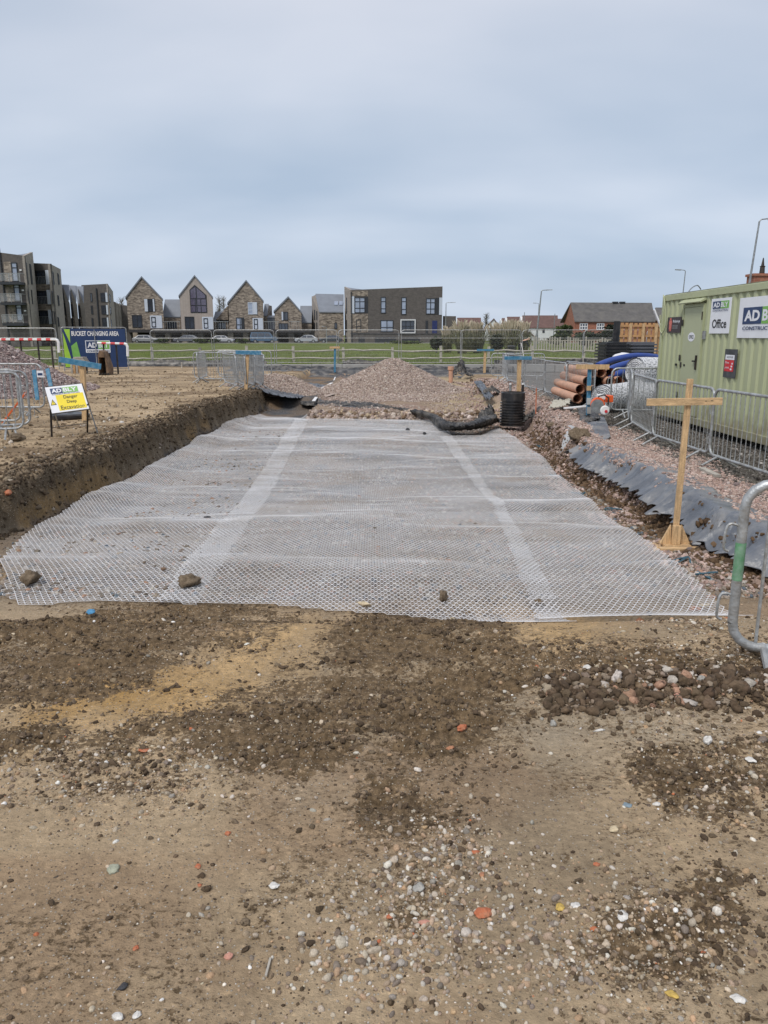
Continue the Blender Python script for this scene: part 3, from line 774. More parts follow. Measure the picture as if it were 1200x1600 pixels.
# ================================================================== GEOGRID
def lin(y, pts):
    return np.interp(y, [p[0] for p in pts], [p[1] for p in pts])
def geogrid(name, label, left, right, yfront, yback, dz, s0, m, extra=None):
    a = 0.052; hrow = a * 0.866
    drift = lambda y: lin(y, [(5.3, 0), (10, -0.1), (22, -0.5)]) if s0 < 1 else lin(y, [(5.3, 0), (10, .12), (20, .05)])
    ny = int((23 - 5.0) / hrow); nx = int(9 / a)
    I, J = np.meshgrid(np.arange(ny), np.arange(nx), indexing='ij')
    yy = 5.0 + I * hrow; xx = -4.5 + s0 * 0.011 + (J + 0.5 * (I % 2)) * a
    xw = xx + drift(yy) + 0.035 * (fbm(xx * .8, yy * .8, 3, 400 + int(s0 * 10)) - .5); yw = yy + 0.09 * (fbm(xx * .6, yy * .5, 3, 410) - .5)
    g = hgt(xw, yw, False)
    # lies in long soft waves, bridging small hollows
    wv = 0.075 * (fbm(xw * .55, yw * 1.5, 3, 420 + int(s0 * 3)) - .35) + 0.020 * np.sin(yw * 3.1 + 1.2 * np.sin(xw * .9) + s0) * ss(-.3, .3, fbm(xw * .3, yw * .4, 2, 425) - .35)
    zw = g + np.maximum(wv, 0.004) + dz
    if extra is not None: xw, zw = extra(xw, yw, zw)
    ok = (xw > left(yw)) & (xw < right(yw)) & (yw > yfront(xw)) & (yw < yback(xw))
    idx = np.arange(ny * nx).reshape(ny, nx)
    N0 = np.stack([xw, yw, zw], -1).reshape(-1, 3); okf = ok.ravel()
    E = []
    E.append(np.stack([idx[:, :-1].ravel(), idx[:, 1:].ravel()], -1))
    ev = np.arange(ny - 1) % 2 == 0
    up0 = np.stack([idx[:-1].ravel(), idx[1:].ravel()], -1); E.append(up0)
    e1 = np.stack([idx[:-1][ev][:, 1:].ravel(), idx[1:][ev][:, :-1].ravel()], -1)
    e2 = np.stack([idx[:-1][~ev][:, :-1].ravel(), idx[1:][~ev][:, 1:].ravel()], -1)
    E += [e1, e2]; E = np.concatenate(E)
    E = E[okf[E[:, 0]] & okf[E[:, 1]]]
    A = N0[E[:, 0]]; B = N0[E[:, 1]]
    d = B - A; d /= np.linalg.norm(d, axis=1)[:, None]
    n = np.stack([-d[:, 1], d[:, 0], 0 * d[:, 0]], -1); n /= np.linalg.norm(n, axis=1)[:, None]
    wd = 0.0021
    up = np.array([0, 0, 0.0012])
    V = np.stack([A - n * wd * 1.5, A + up, A + n * wd * 1.5, B - n * wd * 1.5, B + up, B + n * wd * 1.5], 1)
    far = A[:, 1] > 11
    k = len(E)
    V = V.reshape(-1, 3); b = np.arange(k) * 6
    q = np.concatenate([np.stack([b, b + 3, b + 4, b + 1], -1), np.stack([b + 1, b + 4, b + 5, b + 2], -1)])
    o = np_mesh(name, V, q, m, None, False)
    tag(o, label, 'ground mesh', 'rolls of white mesh laid in the excavation')
    print(name, k, 'ribs')
    return o
m_grid = mat('white_plastic', (.64, .64, .65), .5, var=.07, vs=2.0, dirt=(.42, .38, .33), ds=1.3, da=.55)
_fr = [hit(*q, .04) for q in ((5, 925), (30, 940), (160, 936), (300, 941), (430, 943), (600, 958), (860, 964), (1000, 970), (1126, 968))]
frontY = lambda x: lin(x, [(p.x, p.y) for p in _fr]) + 0.02 * np.sin(x * 3)
L1 = lambda y: lin(y, [(5.9, -3.12), (6.3, -3.3), (6.9, -3.62), (8, -3.88), (9.8, -4.05), (14.7, -4.0), (18, -4.0), (20, -3.8), (22.5, -3.45)]) + 0.03 * np.sin(y * 2.2)
def lift1(x, y, z):
    k = ss(-3.3, -4.05, x) * ss(7.5, 10, y) * 0.11 + ss(-3.2, -3.9, x) * ss(18, 20.0, y) * 0.12
    fold = bell(y + .35 * x, 4.25 + .55, .12) * ss(-2.6, -2.0, x) * ss(-1.2, -1.5, x) * .05
    return x, z + k + fold
geogrid('geogrid_sheet', 'white triangular plastic mesh along the left clay bank, leftmost of the three sheets', L1,
        lambda y: lin(y, [(5.3, -1.42), (10, -1.62), (22, -2.1)]), frontY, lambda x: 22.0 - .4 * ss(-3, -2, x), .010, 0, m_grid, lift1)
geogrid('geogrid_sheet', 'wide white triangular plastic mesh in the middle, lapping over both neighbours',
        lambda y: lin(y, [(5.3, -1.76), (7, -1.86), (10, -1.98), (22, -2.5)]), lambda y: lin(y, [(5.3, 1.34), (10, 1.62), (17.5, 1.58), (22, 1.55)]), frontY, lambda x: 21.1 + 0 * x, .026, .5, m_grid)
geogrid('geogrid_sheet', 'white triangular plastic mesh beside the right ditch, ending in a point by the black chamber',
        lambda y: lin(y, [(5.2, 1.08), (10, 1.42), (17.5, 1.25)]), lambda y: lin(y, [(5.2, 2.55), (5.8, 2.62), (7.5, 2.72), (11, 2.86), (15, 3.0), (17, 2.95), (19.4, 2.9)]) + 0.03 * np.sin(y * 1.9),
        frontY, lambda x: lin(x, [(1.2, 17.3), (2.2, 17.6), (2.95, 19.4)]), .044, 1.2, m_grid)

# ================================================================== LOOSE STONE
M_peb = stone_mat('pebble_stone', .75); M_rub = stone_mat('crushed_stone', .9); M_clod = stone_mat('soil_clod', .98)
PEB = [(.48, .41, .31), (.36, .27, .18), (.26, .20, .14), (.15, .115, .085), (.60, .55, .48), (.44, .30, .18), (.33, .305, .265), (.50, .17, .08), (.70, .69, .66)]
PEBW = [20, 24, 20, 6, 8, 9, 5, 1.0, 3.0]
def fanpts(n, y0, y1, tmax=.62, bias=1.0):
    u = RNG.uniform(0, 1, n) ** bias
    y = (y0 + 1.2) * ((y1 + 1.2) / (y0 + 1.2)) ** u - 1.2
    t = RNG.uniform(-tmax, tmax, n)
    return t * (y + 0.6), y
def put(x, y, scl, mk=None, sink=0.35):
    z = hgt(x, y, True, mk)
    return np.stack([x, y, z + scl * (0.5 - sink)], -1)
# foreground pebbles
n = 70000
x, y = fanpts(n, 1.2, 6.5)
mk = masks(x, y)
pbl = np.maximum(mk['pebbly'], 0)
dens = 0.14 + 0.75 * pbl * ss(.28, .5, fbm(x * 3, y * 3, 3, 500)) + 0.14 * mk['dark'] - .16 * mk['tan'] - .14 * mk['grey']
keep = RNG.uniform(0, 1, n) < dens * (0.4 + ss(.3, .6, fbm(x * 1.2, y * 1.6, 4, 501)) * .8)
x, y, pbl = x[keep], y[keep], pbl[keep]
mk = {k: v[keep] for k, v in mk.items()}
s = 0.0016 * (1 - RNG.uniform(0, 1, len(x))) ** (-0.50)
s = np.minimum(s * (1 + .55 * pbl), .012) * (0.8 + 0.10 * y)
c = palette(len(x), PEB, PEBW)
scatter('pebbles', put(x, y, s, mk, .6), s, c, M_peb, 'pebble')
# extra pale beach pebbles in the heaviest patches
px_, py_ = [], []
for cx, cy, sx, sy, nn in ((690, 1395, 80, 60, 420), (600, 1500, 100, 50, 420), (700, 1340, 50, 22, 160), (930, 1460, 110, 50, 170), (860, 1515, 60, 45, 200), (1080, 1440, 60, 50, 150), (1060, 1250, 80, 50, 110), (1150, 1200, 40, 50, 100), (230, 1185, 160, 35, 250), (1070, 1000, 60, 45, 260), (1050, 1080, 110, 25, 200)):
    px_.append(RNG.normal(cx, sx, nn)); py_.append(RNG.normal(cy, sy, nn))
px_ = np.concatenate(px_); py_ = np.concatenate(py_)
ww = [atZ(a, b, -.02) for a, b in zip(px_, py_)]
x = np.array([p.x for p in ww]); y = np.array([p.y for p in ww]); ok = (y > 1.1) & (y < 7); x, y = x[ok], y[ok]
mk = masks(x, y); s = np.clip(RNG.lognormal(math.log(.0066), .36, len(x)), .004, .019)
c = palette(len(x), [(.46, .40, .32), (.60, .56, .49), (.38, .29, .21), (.24, .20, .165), (.44, .31, .20), (.35, .325, .28), (.17, .13, .10)], [26, 14, 24, 16, 12, 5, 6], .12)
scatter('beach_pebbles', put(x, y, s, mk, .42), s, c, M_peb, 'pebble')
# soil crumbs and clods
n = 90000
x, y = fanpts(n, 1.2, 7.0)
mk = masks(x, y)
dens = .022 + .8 * mk['dark'] * (.10 + ss(.35, .6, fbm(x * 3, y * 5, 4, 510))) + .14 * mk['pebbly']
keep = RNG.uniform(0, 1, n) < dens
x, y = x[keep], y[keep]; mk = {k: v[keep] for k, v in mk.items()}
s = np.minimum(.0032 * (1 - RNG.uniform(0, 1, len(x))) ** (-.5), .016) * (.6 + .12 * y)
c = palette(len(x), [(.085, .060, .038), (.125, .090, .058), (.18, .135, .09), (.24, .18, .12)], [30, 34, 20, 8], .14)
scatter('soil_clods', put(x, y, s, mk, .5), s, c, M_clod, 'clod')
# windrow of clods and stones at the right
x = RNG.uniform(.75, 2.2, 2600); y = 3.42 + .06 * RNG.normal(0, 1, 2600) * 1.6 + .1 * (x - 1.2)
mk = masks(x, y); s = np.clip(RNG.lognormal(math.log(.009), .6, len(x)), .004, .034)
c = palette(len(x), [(.10, .07, .045), (.14, .10, .065), (.30, .24, .18), (.5, .45, .4), (.36, .22, .15)], [34, 30, 9, 4, 3], .15)
scatter('soil_clods', put(x, y, s, mk, .2), s, c, M_clod, 'clod')
# bank crumbs on the left cut and its lip, and on the field
n = 10000
y = RNG.uniform(5.2, 25, n) ** 1.0; x = xl(y) + RNG.normal(-0.04, .20, n)
s = np.clip(RNG.lognormal(math.log(.013), .5, n), .006, .05)
c = palette(n, [(.080, .058, .038), (.12, .088, .058), (.19, .15, .105), (.34, .29, .24)], [34, 34, 20, 3], .15)
scatter('bank_clods', put(x, y, s), s, c, M_clod, 'clod')
n = 15000
y = 7 + 32 * RNG.uniform(0, 1, n) ** 1.5; x = xl(y) - RNG.uniform(0, 1, n) ** 1.2 * (.32 * y + 1.5)
kk = fbm(x * .8, y * 1.8, 4, 520); ok = RNG.uniform(0, 1, n) < ss(.35, .6, kk) + .15; x, y = x[ok], y[ok]
s = np.clip(RNG.lognormal(math.log(.013), .55, len(x)), .006, .05)
c = palette(len(x), [(.16, .115, .072), (.24, .18, .115), (.34, .265, .18), (.46, .41, .34), (.6, .57, .53)], [30, 30, 26, 7, 2.0], .15)
scatter('field_clods', put(x, y, s), s, c, M_clod, 'clod')
n = 9000
y = 5.0 + 13 * RNG.uniform(0, 1, n) ** 1.3; x = xr(y) + RNG.normal(-.24, .11, n)
s = np.clip(RNG.lognormal(math.log(.014), .55, n), .006, .06)
scatter('bank_clods', put(x, y, s), s, palette(n, [(.11, .07, .04), (.16, .105, .062), (.085, .055, .034), (.34, .25, .2)], [34, 30, 22, 4], .15), M_clod, 'clod')
# pink crushed stone on the right bank
PINK = [(.46, .34, .29), (.54, .43, .38), (.38, .27, .23), (.28, .22, .20), (.52, .46, .42), (.20, .16, .15)]
PW = [26, 24, 22, 12, 8, 6]
n = 80000
y = 5.4 + 12 * RNG.uniform(0, 1, n) ** 1.25; x = xr(y) + RNG.uniform(-.05, 1.75, n) + .25 * np.sin(y)
ok = RNG.uniform(0, 1, n) < ss(4.95, 4.35, x + .15 * np.sin(y * 2) - .4 * ss(8.5, 6, y)) * (.35 + .9 * ss(.3, .5, fbm(x * 1.6, y, 3, 530))); x, y = x[ok], y[ok]
s = np.clip(RNG.lognormal(math.log(.0125), .33, len(x)), .008, .04)
scatter('pink_gravel', put(x, y, s, None, .1), s, palette(len(x), PINK, PW, .12), M_rub, 'rubble', True)
# spill of the same stone into the ditch, and further along the bank
n = 22000
y = RNG.uniform(5.4, 34, n); x = np.where(y < 15, RNG.uniform(2.55, 3.5, n), xr(y) + RNG.normal(-.1, .55, n))
ok = RNG.uniform(0, 1, n) < ss(.47, .62, fbm(x * 1.8, y * 1.3, 4, 531) + .10 * ss(14, 17, y)); x, y = x[ok], y[ok]
s = np.clip(RNG.lognormal(math.log(.012), .42, len(x)), .006, .05) * (1 + .02 * y)
scatter('spilled_gravel', put(x, y, s, None, .1), s, palette(len(x), PINK + [(.13, .09, .06)], PW + [14], .12), M_rub, 'rubble', True)
# dark wet chippings on the track under the barriers
n = 16000
y = RNG.uniform(6, 20, n); x = RNG.uniform(4.3, 6.6, n)
s = np.clip(RNG.lognormal(math.log(.012), .4, n), .006, .03)
scatter('track_chippings', put(x, y, s, None, .1), s, palette(n, [(.09, .08, .07), (.15, .14, .125), (.25, .23, .21), (.45, .42, .4)], [30, 30, 14, 2], .12), M_rub, 'rubble', True)
# stones on the excavation floor under the mesh
n = 30000
y = 5.85 + 15 * RNG.uniform(0, 1, n) ** 1.4; x = RNG.uniform(-3.9, 3.1, n)
ok = RNG.uniform(0, 1, n) < .25 + ss(.35, .55, fbm(x * .9, y * .7, 3, 533)); x, y = x[ok], y[ok]
s = np.clip(RNG.lognormal(math.log(.013), .4, len(x)), .006, .03)
scatter('floor_stones', put(x, y, s, None, .3), s, palette(len(x), [(.33, .28, .23), (.2, .17, .14), (.45, .42, .38), (.38, .24, .17), (.14, .17, .2)], [22, 22, 12, 8, 6], .12), M_rub, 'rubble', True)

# ---- heaps
def heap(name, label, cx, cy, rx, ry, h, z0, seed, cols, wts, ns, sz, top=0.18, skew=(0, 0)):
    root = thing(name, label, 'gravel heap', (cx, cy, z0), 'heaps of crushed stone')
    nr_, na = 40, 96
    r = np.linspace(0, 1, nr_)[:, None]; a = np.linspace(0, 2 * PI, na, endpoint=True)[None]
    a0 = np.where(a > 2 * PI - 1e-6, 0, a)
    def prof(X, Y):
        rr = np.sqrt((X / rx) ** 2 + (Y / ry) ** 2) + 1e-9
        rr = rr * (1 + .22 * (fbm(X / rx * 1.3 + 5, Y / ry * 1.3, 3, seed) - .5))
        t = 1 - rr
        t = np.where(t > 0, t, t * .4)
        return h * (np.sqrt(np.maximum(t, -0.05) ** 2 + top ** 2) * np.sign(1) - top * 1.0 if False else np.minimum(t, (1 - top) + (t - (1 - top)) * .35)) + .04 * (fbm(X * 2.5, Y * 2.5, 4, seed + 5, .6) - .5)
    X = r * np.cos(a0) * rx * 1.15; Y = r * np.sin(a0) * ry * 1.15
    Z = prof(X, Y) 
    V = np.stack([X + cx, Y + cy, Z + z0], -1).reshape(-1, 3)
    o = grid_mesh('stone_pile', V, nr_, na, mat(name + '_' + str(seed), cols[0], .95, var=.3, vs=30, bump=1, bs=70), root, True)
    rr = np.sqrt(RNG.uniform(0, 1.1, ns)); aa = RNG.uniform(0, 2 * PI, ns)
    X = rr * np.cos(aa) * rx; Y = rr * np.sin(aa) * ry; Z = prof(X, Y)
    s = np.clip(RNG.lognormal(math.log(sz), .38, ns), sz * .5, sz * 3)
    P = np.stack([X + cx, Y + cy, np.maximum(Z + z0, hgt(X + cx, Y + cy, False)) + s * .25], -1)
    scatter('stones', P, s, palette(ns, cols, wts, .13), M_rub, 'rubble', True, parent=root)
    return root
HP = [(.43, .345, .295), (.51, .435, .38), (.35, .275, .23), (.26, .20, .18), (.58, .51, .46)]
HW = [26, 22, 22, 12, 8]
heap('gravel_heap', 'tall peaked heap of pink crushed stone in the centre, before the green field', .34, 29.4, 2.75, 2.6, 1.32, -.40, 601, HP, HW, 42000, .0165, .10)
heap('gravel_heap', 'low rounded heap of pink crushed stone left of the tall one', -3.75, 27.2, 1.75, 1.7, .82, -.28, 602, HP, HW, 16000, .016, .3)
heap('gravel_heap', 'big heap of grey-pink stone at the left edge behind the steel barriers', -13.6, 24, 4.2, 5.0, 2.45, -.05, 603, [(.33, .26, .24), (.42, .35, .33), (.26, .19, .18), (.17, .13, .13), (.54, .48, .46)], [24, 22, 22, 16, 10], 34000, .026, .2)
# flat spread of stone dust around the foot of the centre heap
n = 16000
x = RNG.normal(.1, 1.3, n); y = RNG.normal(25.8, 1.7, n); ok = (x > -2.2) & (x < 2.9) & (y > 21.7) & (RNG.uniform(0, 1, n) < ss(.38, .55, fbm(x, y * .7, 3, 540) + .08)); x, y = x[ok], y[ok]
s = np.clip(RNG.lognormal(math.log(.016), .35, len(x)), .01, .05)
xx_ = RNG.uniform(-2.1, 2.9, 1400); yy_ = 21.45 + RNG.normal(0, .10, 1400); ss_ = np.clip(RNG.lognormal(math.log(.03), .5, 1400), .01, .09)
scatter('edge_stones', put(xx_, yy_, ss_, None, .2), ss_, palette(1400, HP + [(.2, .14, .09), (.5, .4, .28)], HW + [20, 10], .12), M_rub, 'rubble', True)
scatter('spread_gravel', put(x, y, s, None, .1), s, palette(len(x), HP, HW, .12), M_rub, 'rubble', True)

# ================================================================== MATERIALS
m_galv = mat('galvanised_steel', (.40, .42, .43), .48, .5, var=.3, vs=16, dirt=(.22, .19, .15), ds=7, da=.7, bump=.25, bs=60)
m_galvd = mat('dull_galvanised_steel', (.30, .32, .33), .5, .5, var=.25, vs=12, dirt=(.16, .14, .11), ds=8, da=.5)
m_wood = mat('pine_timber', (.58, .39, .205), .75, var=.3, vs=12, stretch=(7, 7, .7), bump=.4, bs=80, dirt=(.30, .20, .11), ds=6, da=.55)
m_woodh = mat('pine_board', (.60, .41, .22), .75, var=.3, vs=12, stretch=(.7, 7, 7), bump=.4, bs=80, dirt=(.30, .20, .11), ds=6, da=.5)
m_woodold = mat('weathered_timber', (.42, .39, .34), .85, var=.2, vs=10, dirt=(.24, .22, .19), ds=3, da=.5)
m_woodgr = mat('grey_timber', (.20, .185, .165), .9, var=.2, vs=10)
m_fenceor = mat('new_fence_timber', (.50, .29, .13), .75, var=.2, vs=6, dirt=(.34, .2, .1), ds=2, da=.5)
m_blue = mat('blue_painted_timber', (.045, .20, .34), .6, var=.25, vs=12, dirt=(.25, .28, .26), ds=12, da=.45)
m_blueplastic = mat('blue_plastic', (.02, .06, .28), .45, var=.15, vs=5)
m_blk = mat('black_plastic', (.012, .012, .014), .35, var=.3, vs=5, dirt=(.10, .09, .08), ds=4, da=.35)
m_mem = mat('black_membrane', (.018, .019, .021), .42, var=.3, vs=3, dirt=(.30, .27, .23), ds=3.0, da=.6)
m_memd = mat('dusty_grey_membrane', (.125, .14, .165), .40, var=.3, vs=2.0, dirt=(.30, .28, .25), ds=2.0, da=.7, bump=1.0, bs=9)
m_memb = mat('blue_black_membrane', (.05, .062, .080), .30, var=.35, vs=2.5, dirt=(.20, .19, .19), ds=2.5, da=.6)
m_white = mat('white_paint', (.80, .80, .80), .5, var=.04, vs=8, dirt=(.5, .48, .44), ds=5, da=.3)
m_white_sign = mat('white_sign_board', (.78, .80, .84), .4, var=.03, vs=4)
m_navy = mat('navy_print', (.018, .045, .13), .4, var=.1)
m_green = mat('green_print', (.20, .46, .10), .4, var=.08)
m_lime = mat('lime_print', (.36, .62, .06), .45, var=.1)
m_yellow = mat('yellow_print', (.85, .68, .02), .45, var=.04)
m_print = mat('black_print', (.02, .02, .022), .5, var=.1)
m_red = mat('red_print', (.62, .03, .04), .45, var=.1)
m_rust = mat('dark_steel', (.03, .028, .027), .55, .4, var=.3, dirt=(.14, .10, .07), ds=8, da=.5)
m_cont = mat('pale_green_paint', (.47, .54, .345), .5, var=.06, vs=2.5, dirt=(.38, .42, .27), ds=1.6, da=.4)
m_cont, nt_, b_c = new_mat('pale_green_corrugated_paint')
tcc = N(nt_, 'ShaderNodeTexCoord')
def layer(scale, loc, lo, hi, amt, det=6):
    mpp = N(nt_, 'ShaderNodeMapping'); mpp.inputs['Scale'].default_value = scale; nt_.links.new(tcc.outputs['Object'], mpp.inputs[0])
    nzz = N(nt_, 'ShaderNodeTexNoise'); nzz.inputs['Scale'].default_value = 1; nzz.inputs['Detail'].default_value = det; nzz.inputs['Roughness'].default_value = .68; nt_.links.new(mpp.outputs[0], nzz.inputs['Vector'])
    rpp = N(nt_, 'ShaderNodeValToRGB'); rpp.color_ramp.elements[0].position = lo; rpp.color_ramp.elements[1].position = hi; rpp.color_ramp.elements[0].color = (0, 0, 0, 1); rpp.color_ramp.elements[1].color = (amt, amt, amt, 1); nt_.links.new(nzz.outputs['Fac'], rpp.inputs[0]); return rpp.outputs[0]
prev = None
for sc, lo, hi, amt, cl in (((1, 1.2, .8), .35, .7, .5, (.36, .40, .235)), ((3, 9, .7), .52, .72, .45, (.30, .31, .19)), ((9, 9, 9), .66, .70, .8, (.20, .12, .07)), ((2, 40, .35), .58, .7, .3, (.22, .21, .14))):
    f_ = layer(sc, 0, lo, hi, amt); mm = N(nt_, 'ShaderNodeMix', data_type='RGBA'); nt_.links.new(f_, mm.inputs[0]); mm.inputs[7].default_value = (*cl, 1)
    if prev is None: mm.inputs[6].default_value = (.425, .455, .285, 1)
    else: nt_.links.new(prev, mm.inputs[6])
    prev = mm.outputs[2]
# mud splashed up the lowest part of the sheet
sx_ = N(nt_, 'ShaderNodeSeparateXYZ'); nt_.links.new(tcc.outputs['Object'], sx_.inputs[0])
nz_ = N(nt_, 'ShaderNodeTexNoise'); nz_.inputs['Scale'].default_value = 5; nz_.inputs['Detail'].default_value = 8; nt_.links.new(tcc.outputs['Object'], nz_.inputs[0])
ma_ = N(nt_, 'ShaderNodeMath', operation='MULTIPLY_ADD'); nt_.links.new(nz_.outputs['Fac'], ma_.inputs[0]); ma_.inputs[1].default_value = -.9; nt_.links.new(sx_.outputs[2], ma_.inputs[2])
mr_ = N(nt_, 'ShaderNodeMapRange'); nt_.links.new(ma_.outputs[0], mr_.inputs[0]); mr_.inputs[1].default_value = -.42; mr_.inputs[2].default_value = .05; mr_.inputs[3].default_value = .8; mr_.inputs[4].default_value = 0
mm = N(nt_, 'ShaderNodeMix', data_type='RGBA'); nt_.links.new(mr_.outputs[0], mm.inputs[0]); nt_.links.new(prev, mm.inputs[6]); mm.inputs[7].default_value = (.20, .165, .11, 1)
nt_.links.new(mm.outputs[2], b_c.inputs['Base Color']); b_c.inputs['Roughness'].default_value = .55
m_cont2 = mat('pale_green_door_paint', (.43, .46, .295), .5, var=.05, vs=2.5, dirt=(.32, .34, .22), ds=2.5, da=.4)
m_orange = mat('orange_clay_plastic', (.55, .31, .205), .65, var=.12, vs=5, dirt=(.45, .30, .22), ds=4, da=.5)
m_black = mat('near_black', (.012, .012, .012), .8, var=.2)
m_conc = mat('concrete', (.36, .355, .34), .9, var=.15, vs=3, bump=.3, dirt=(.22, .21, .19), ds=1.5, da=.5)
m_glass = mat('window_glass', (.045, .055, .075), .06, var=.3, vs=.6, spec=1.0)
m_glassl = mat('pale_window_glass', (.30, .35, .45), .08, var=.3, vs=.5, spec=1.0)
m_frame = mat('dark_window_frame', (.028, .031, .038), .5, var=.1)
m_lead = mat('grey_roof', (.19, .21, .245), .6, var=.10, vs=.8)
m_darkfascia = mat('dark_fascia', (.040, .038, .040), .7, var=.2)
m_bd = brick('brown_brick', (.105, .094, .088), (.135, .120, .110), (.11, .10, .094), mott=.20)  # brown, mixed and timber wall tones lifted to stand in for distance haze
m_bs = brick('mixed_brick', (.13, .105, .085), (.40, .335, .27), (.25, .22, .19), mott=.36, size=(.5, .2))
m_bb = brick('beige_brick', (.30, .265, .235), (.37, .33, .29), (.32, .29, .26), mott=.18)
m_bt = brick('timber_cladding', (.37, .32, .285), (.41, .36, .32), (.32, .275, .245), mott=.10, size=(.18, 9))
m_br = brick('red_brick', (.30, .105, .065), (.38, .15, .09), (.30, .2, .15), mott=.25)
m_rend = mat('white_render', (.68, .69, .70), .85, var=.05, vs=.5)
m_tile = mat('grey_roof_tiles', (.105, .10, .098), .8, var=.2, vs=1.2, dirt=(.17, .16, .14), ds=.8, da=.5)
m_tilebr = mat('brown_roof_tiles', (.13, .075, .065), .8, var=.2, vs=1.5)
m_stonewall = mat('white_cladding', (.55, .60, .68), .5, var=.04)

# ================================================================== FAR BUILDINGS
def walls(par, pts, zb, mats, name='wall', depth=12, roofm=None):
    """pts: (px, Y, ytop) along the visible front, left to right; one wall mesh per stretch, closed behind"""
    P = []
    for px, Y, yt in pts:
        p = atY(px, yt, Y); P.append(p)
    fcs = []
    for i in range(len(P) - 1):
        a, b = P[i], P[i + 1]
        fc = Facade(a, b); fcs.append(fc)
        mb = MB(); back = -fc.n * .3
        mb.prism([(a.x, a.y, zb), (b.x, b.y, zb), (b.x, b.y, b.z), (a.x, a.y, a.z)], back)
        mb.build(name, mats[i] if isinstance(mats, (list, tuple)) else mats, par)
    # rear and roof
    a, b = P[0], P[-1]
    ka = 1 + depth / a.y; kb = (max(b.y, a.y) + depth) / b.y
    r0 = Vector((a.x * ka, a.y * ka, a.z)); r1 = Vector((b.x * kb, b.y * kb, b.z)); r1.x += (r0.x - r1.x) * .04
    mb = MB()
    for p, q in ((b, r1), (r1, r0), (r0, a)):
        mb.add([(p.x, p.y, zb), (q.x, q.y, zb), (q.x, q.y, q.z - .05), (p.x, p.y, p.z - .05)], [(0, 1, 2, 3)])
    mb.build(name, mats[0] if isinstance(mats, (list, tuple)) else mats, par, fix=False)
    mb = MB(); top = [Vector((p.x, p.y + .1, p.z - .04)) for p in P]
    n = len(top); cen = sum([*top, r0, r1], Vector()) / (n + 2); cen.z -= .6
    ring = [*top, r1, r0]
    mb.add([*ring, cen], [(i, (i + 1) % (n + 2), n + 2) for i in range(n + 2)])
    mb.build('roof', roofm or m_lead, par, fix=False)
    return fcs, P
ZB = .15

def base_of(px, Y): 
    p = atY(px, 530, Y); return (p.x, p.y, ZB)

# ---- brown three-storey block, centre right
bC = thing('apartment_block', 'long dark brown three-storey block with one white-framed square window', 'building', base_of(610, 150))
fcs, P = walls(bC, [(538, 155, 448), (547.5, 150, 453), (579.5, 150, 451.8), (691.5, 150, 447.5)], ZB, [m_bb, m_bd, m_bd], depth=11)
fs, f1, f2 = fcs
Y0 = 150
panel(bC, f1, (548, 454.5, 575, 462.5), m_bs, 'brick_patch', .0, .06)
panel(bC, f1, (548, 490.5, 575, 519.5), m_bs, 'brick_patch', .0, .06)
for k, (x0, y0, x1, y1, pm, sd, co) in enumerate([
    (554, 464.5, 570.5, 489, m_glassl, [.3, .72], 2), (594.9, 464, 603, 489.6, m_glassl, [.28, .72], 1), (627, 464.4, 635, 491.7, m_glassl, [.3, .75], 1),
    (665.5, 466, 680, 491, m_glassl, [.33, .72], 2), (556.5, 499.2, 564.4, 518, m_glassl, [.42], 1), (594.5, 500.2, 614.6, 518.6, m_glassl, [.38], 2)]):
    window(bC, f1 if k in (0, 4) else f2, (x0, y0, x1, y1), m_frame, pm, cols=co, split=sd, fw=.14)
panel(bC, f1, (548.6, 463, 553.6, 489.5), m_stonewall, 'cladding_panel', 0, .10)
panel(bC, f1, (570.8, 464, 575, 489), m_frame, 'balcony_shade', 0, .05)  # flat dark panel stands in for the shade inside the balcony
panel(bC, f2, (680.5, 465.5, 686, 491.5), m_frame, 'balcony_shade', 0, .05)
panel(bC, f2, (686.2, 465, 690.8, 492), m_stonewall, 'cladding_panel', 0, .10)
sq = window(bC, f2, (627, 500.5, 648, 519.3), m_frame, m_glass, cols=3, split=[.5], fw=.10, depth=.14)
mb = MB(); u0, u1, z0, z1 = f2.rect(625.6, 499, 649.3, 520.8)
for q in ((u0, u1, z0, z0 + .2), (u0, u1, z1 - .2, z1), (u0, u0 + .2, z0 + .2, z1 - .2), (u1 - .2, u1, z0 + .2, z1 - .2)): f2.box(mb, *q, 0, .3)
mb.build('window_surround', m_rend, bC)
panel(bC, f2, (664.8, 501, 668.8, 520.5), m_frame, 'window', 0, .06)
panel(bC, f2, (675.2, 501, 683, 520.7), mat('blue_door_paint', (.02, .03, .12), .5), 'door', 0, .08)
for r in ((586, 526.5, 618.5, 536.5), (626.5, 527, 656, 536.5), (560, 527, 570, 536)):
    panel(bC, f2 if r[0] > 580 else f1, r, m_frame, 'garage_shade', 0, .04)  # flat dark panels, the shade inside the garages put into their colour
for r in ((547.7, 520.7, 579, 521.8), ): panel(bC, f1, r, m_darkfascia, 'ledge', 0, .12)
panel(bC, f2, (580, 521, 691, 522.2), m_darkfascia, 'ledge', 0, .12)
for x0, x1, y0, y1 in ((541, 542.2, 465, 490), (541, 542.2, 500, 519), (540.5, 542.6, 526, 536)):
    panel(bC, fs, (x0, y0, x1, y1), m_frame, 'window', 0, .05)
mb = MB(); mb.tube([f1.P(.2, ZB, .12), f1.P(.2, 9.6, .12)], .09, 6); mb.build('downpipe', m_frame, bC)
bC2 = thing('garage_block', 'low dark brown annex joined to the right end of the long brown block', 'building', base_of(702, 152))
walls(bC2, [(692.2, 151, 493.7), (712.5, 151, 494)], ZB, m_bd, depth=9)

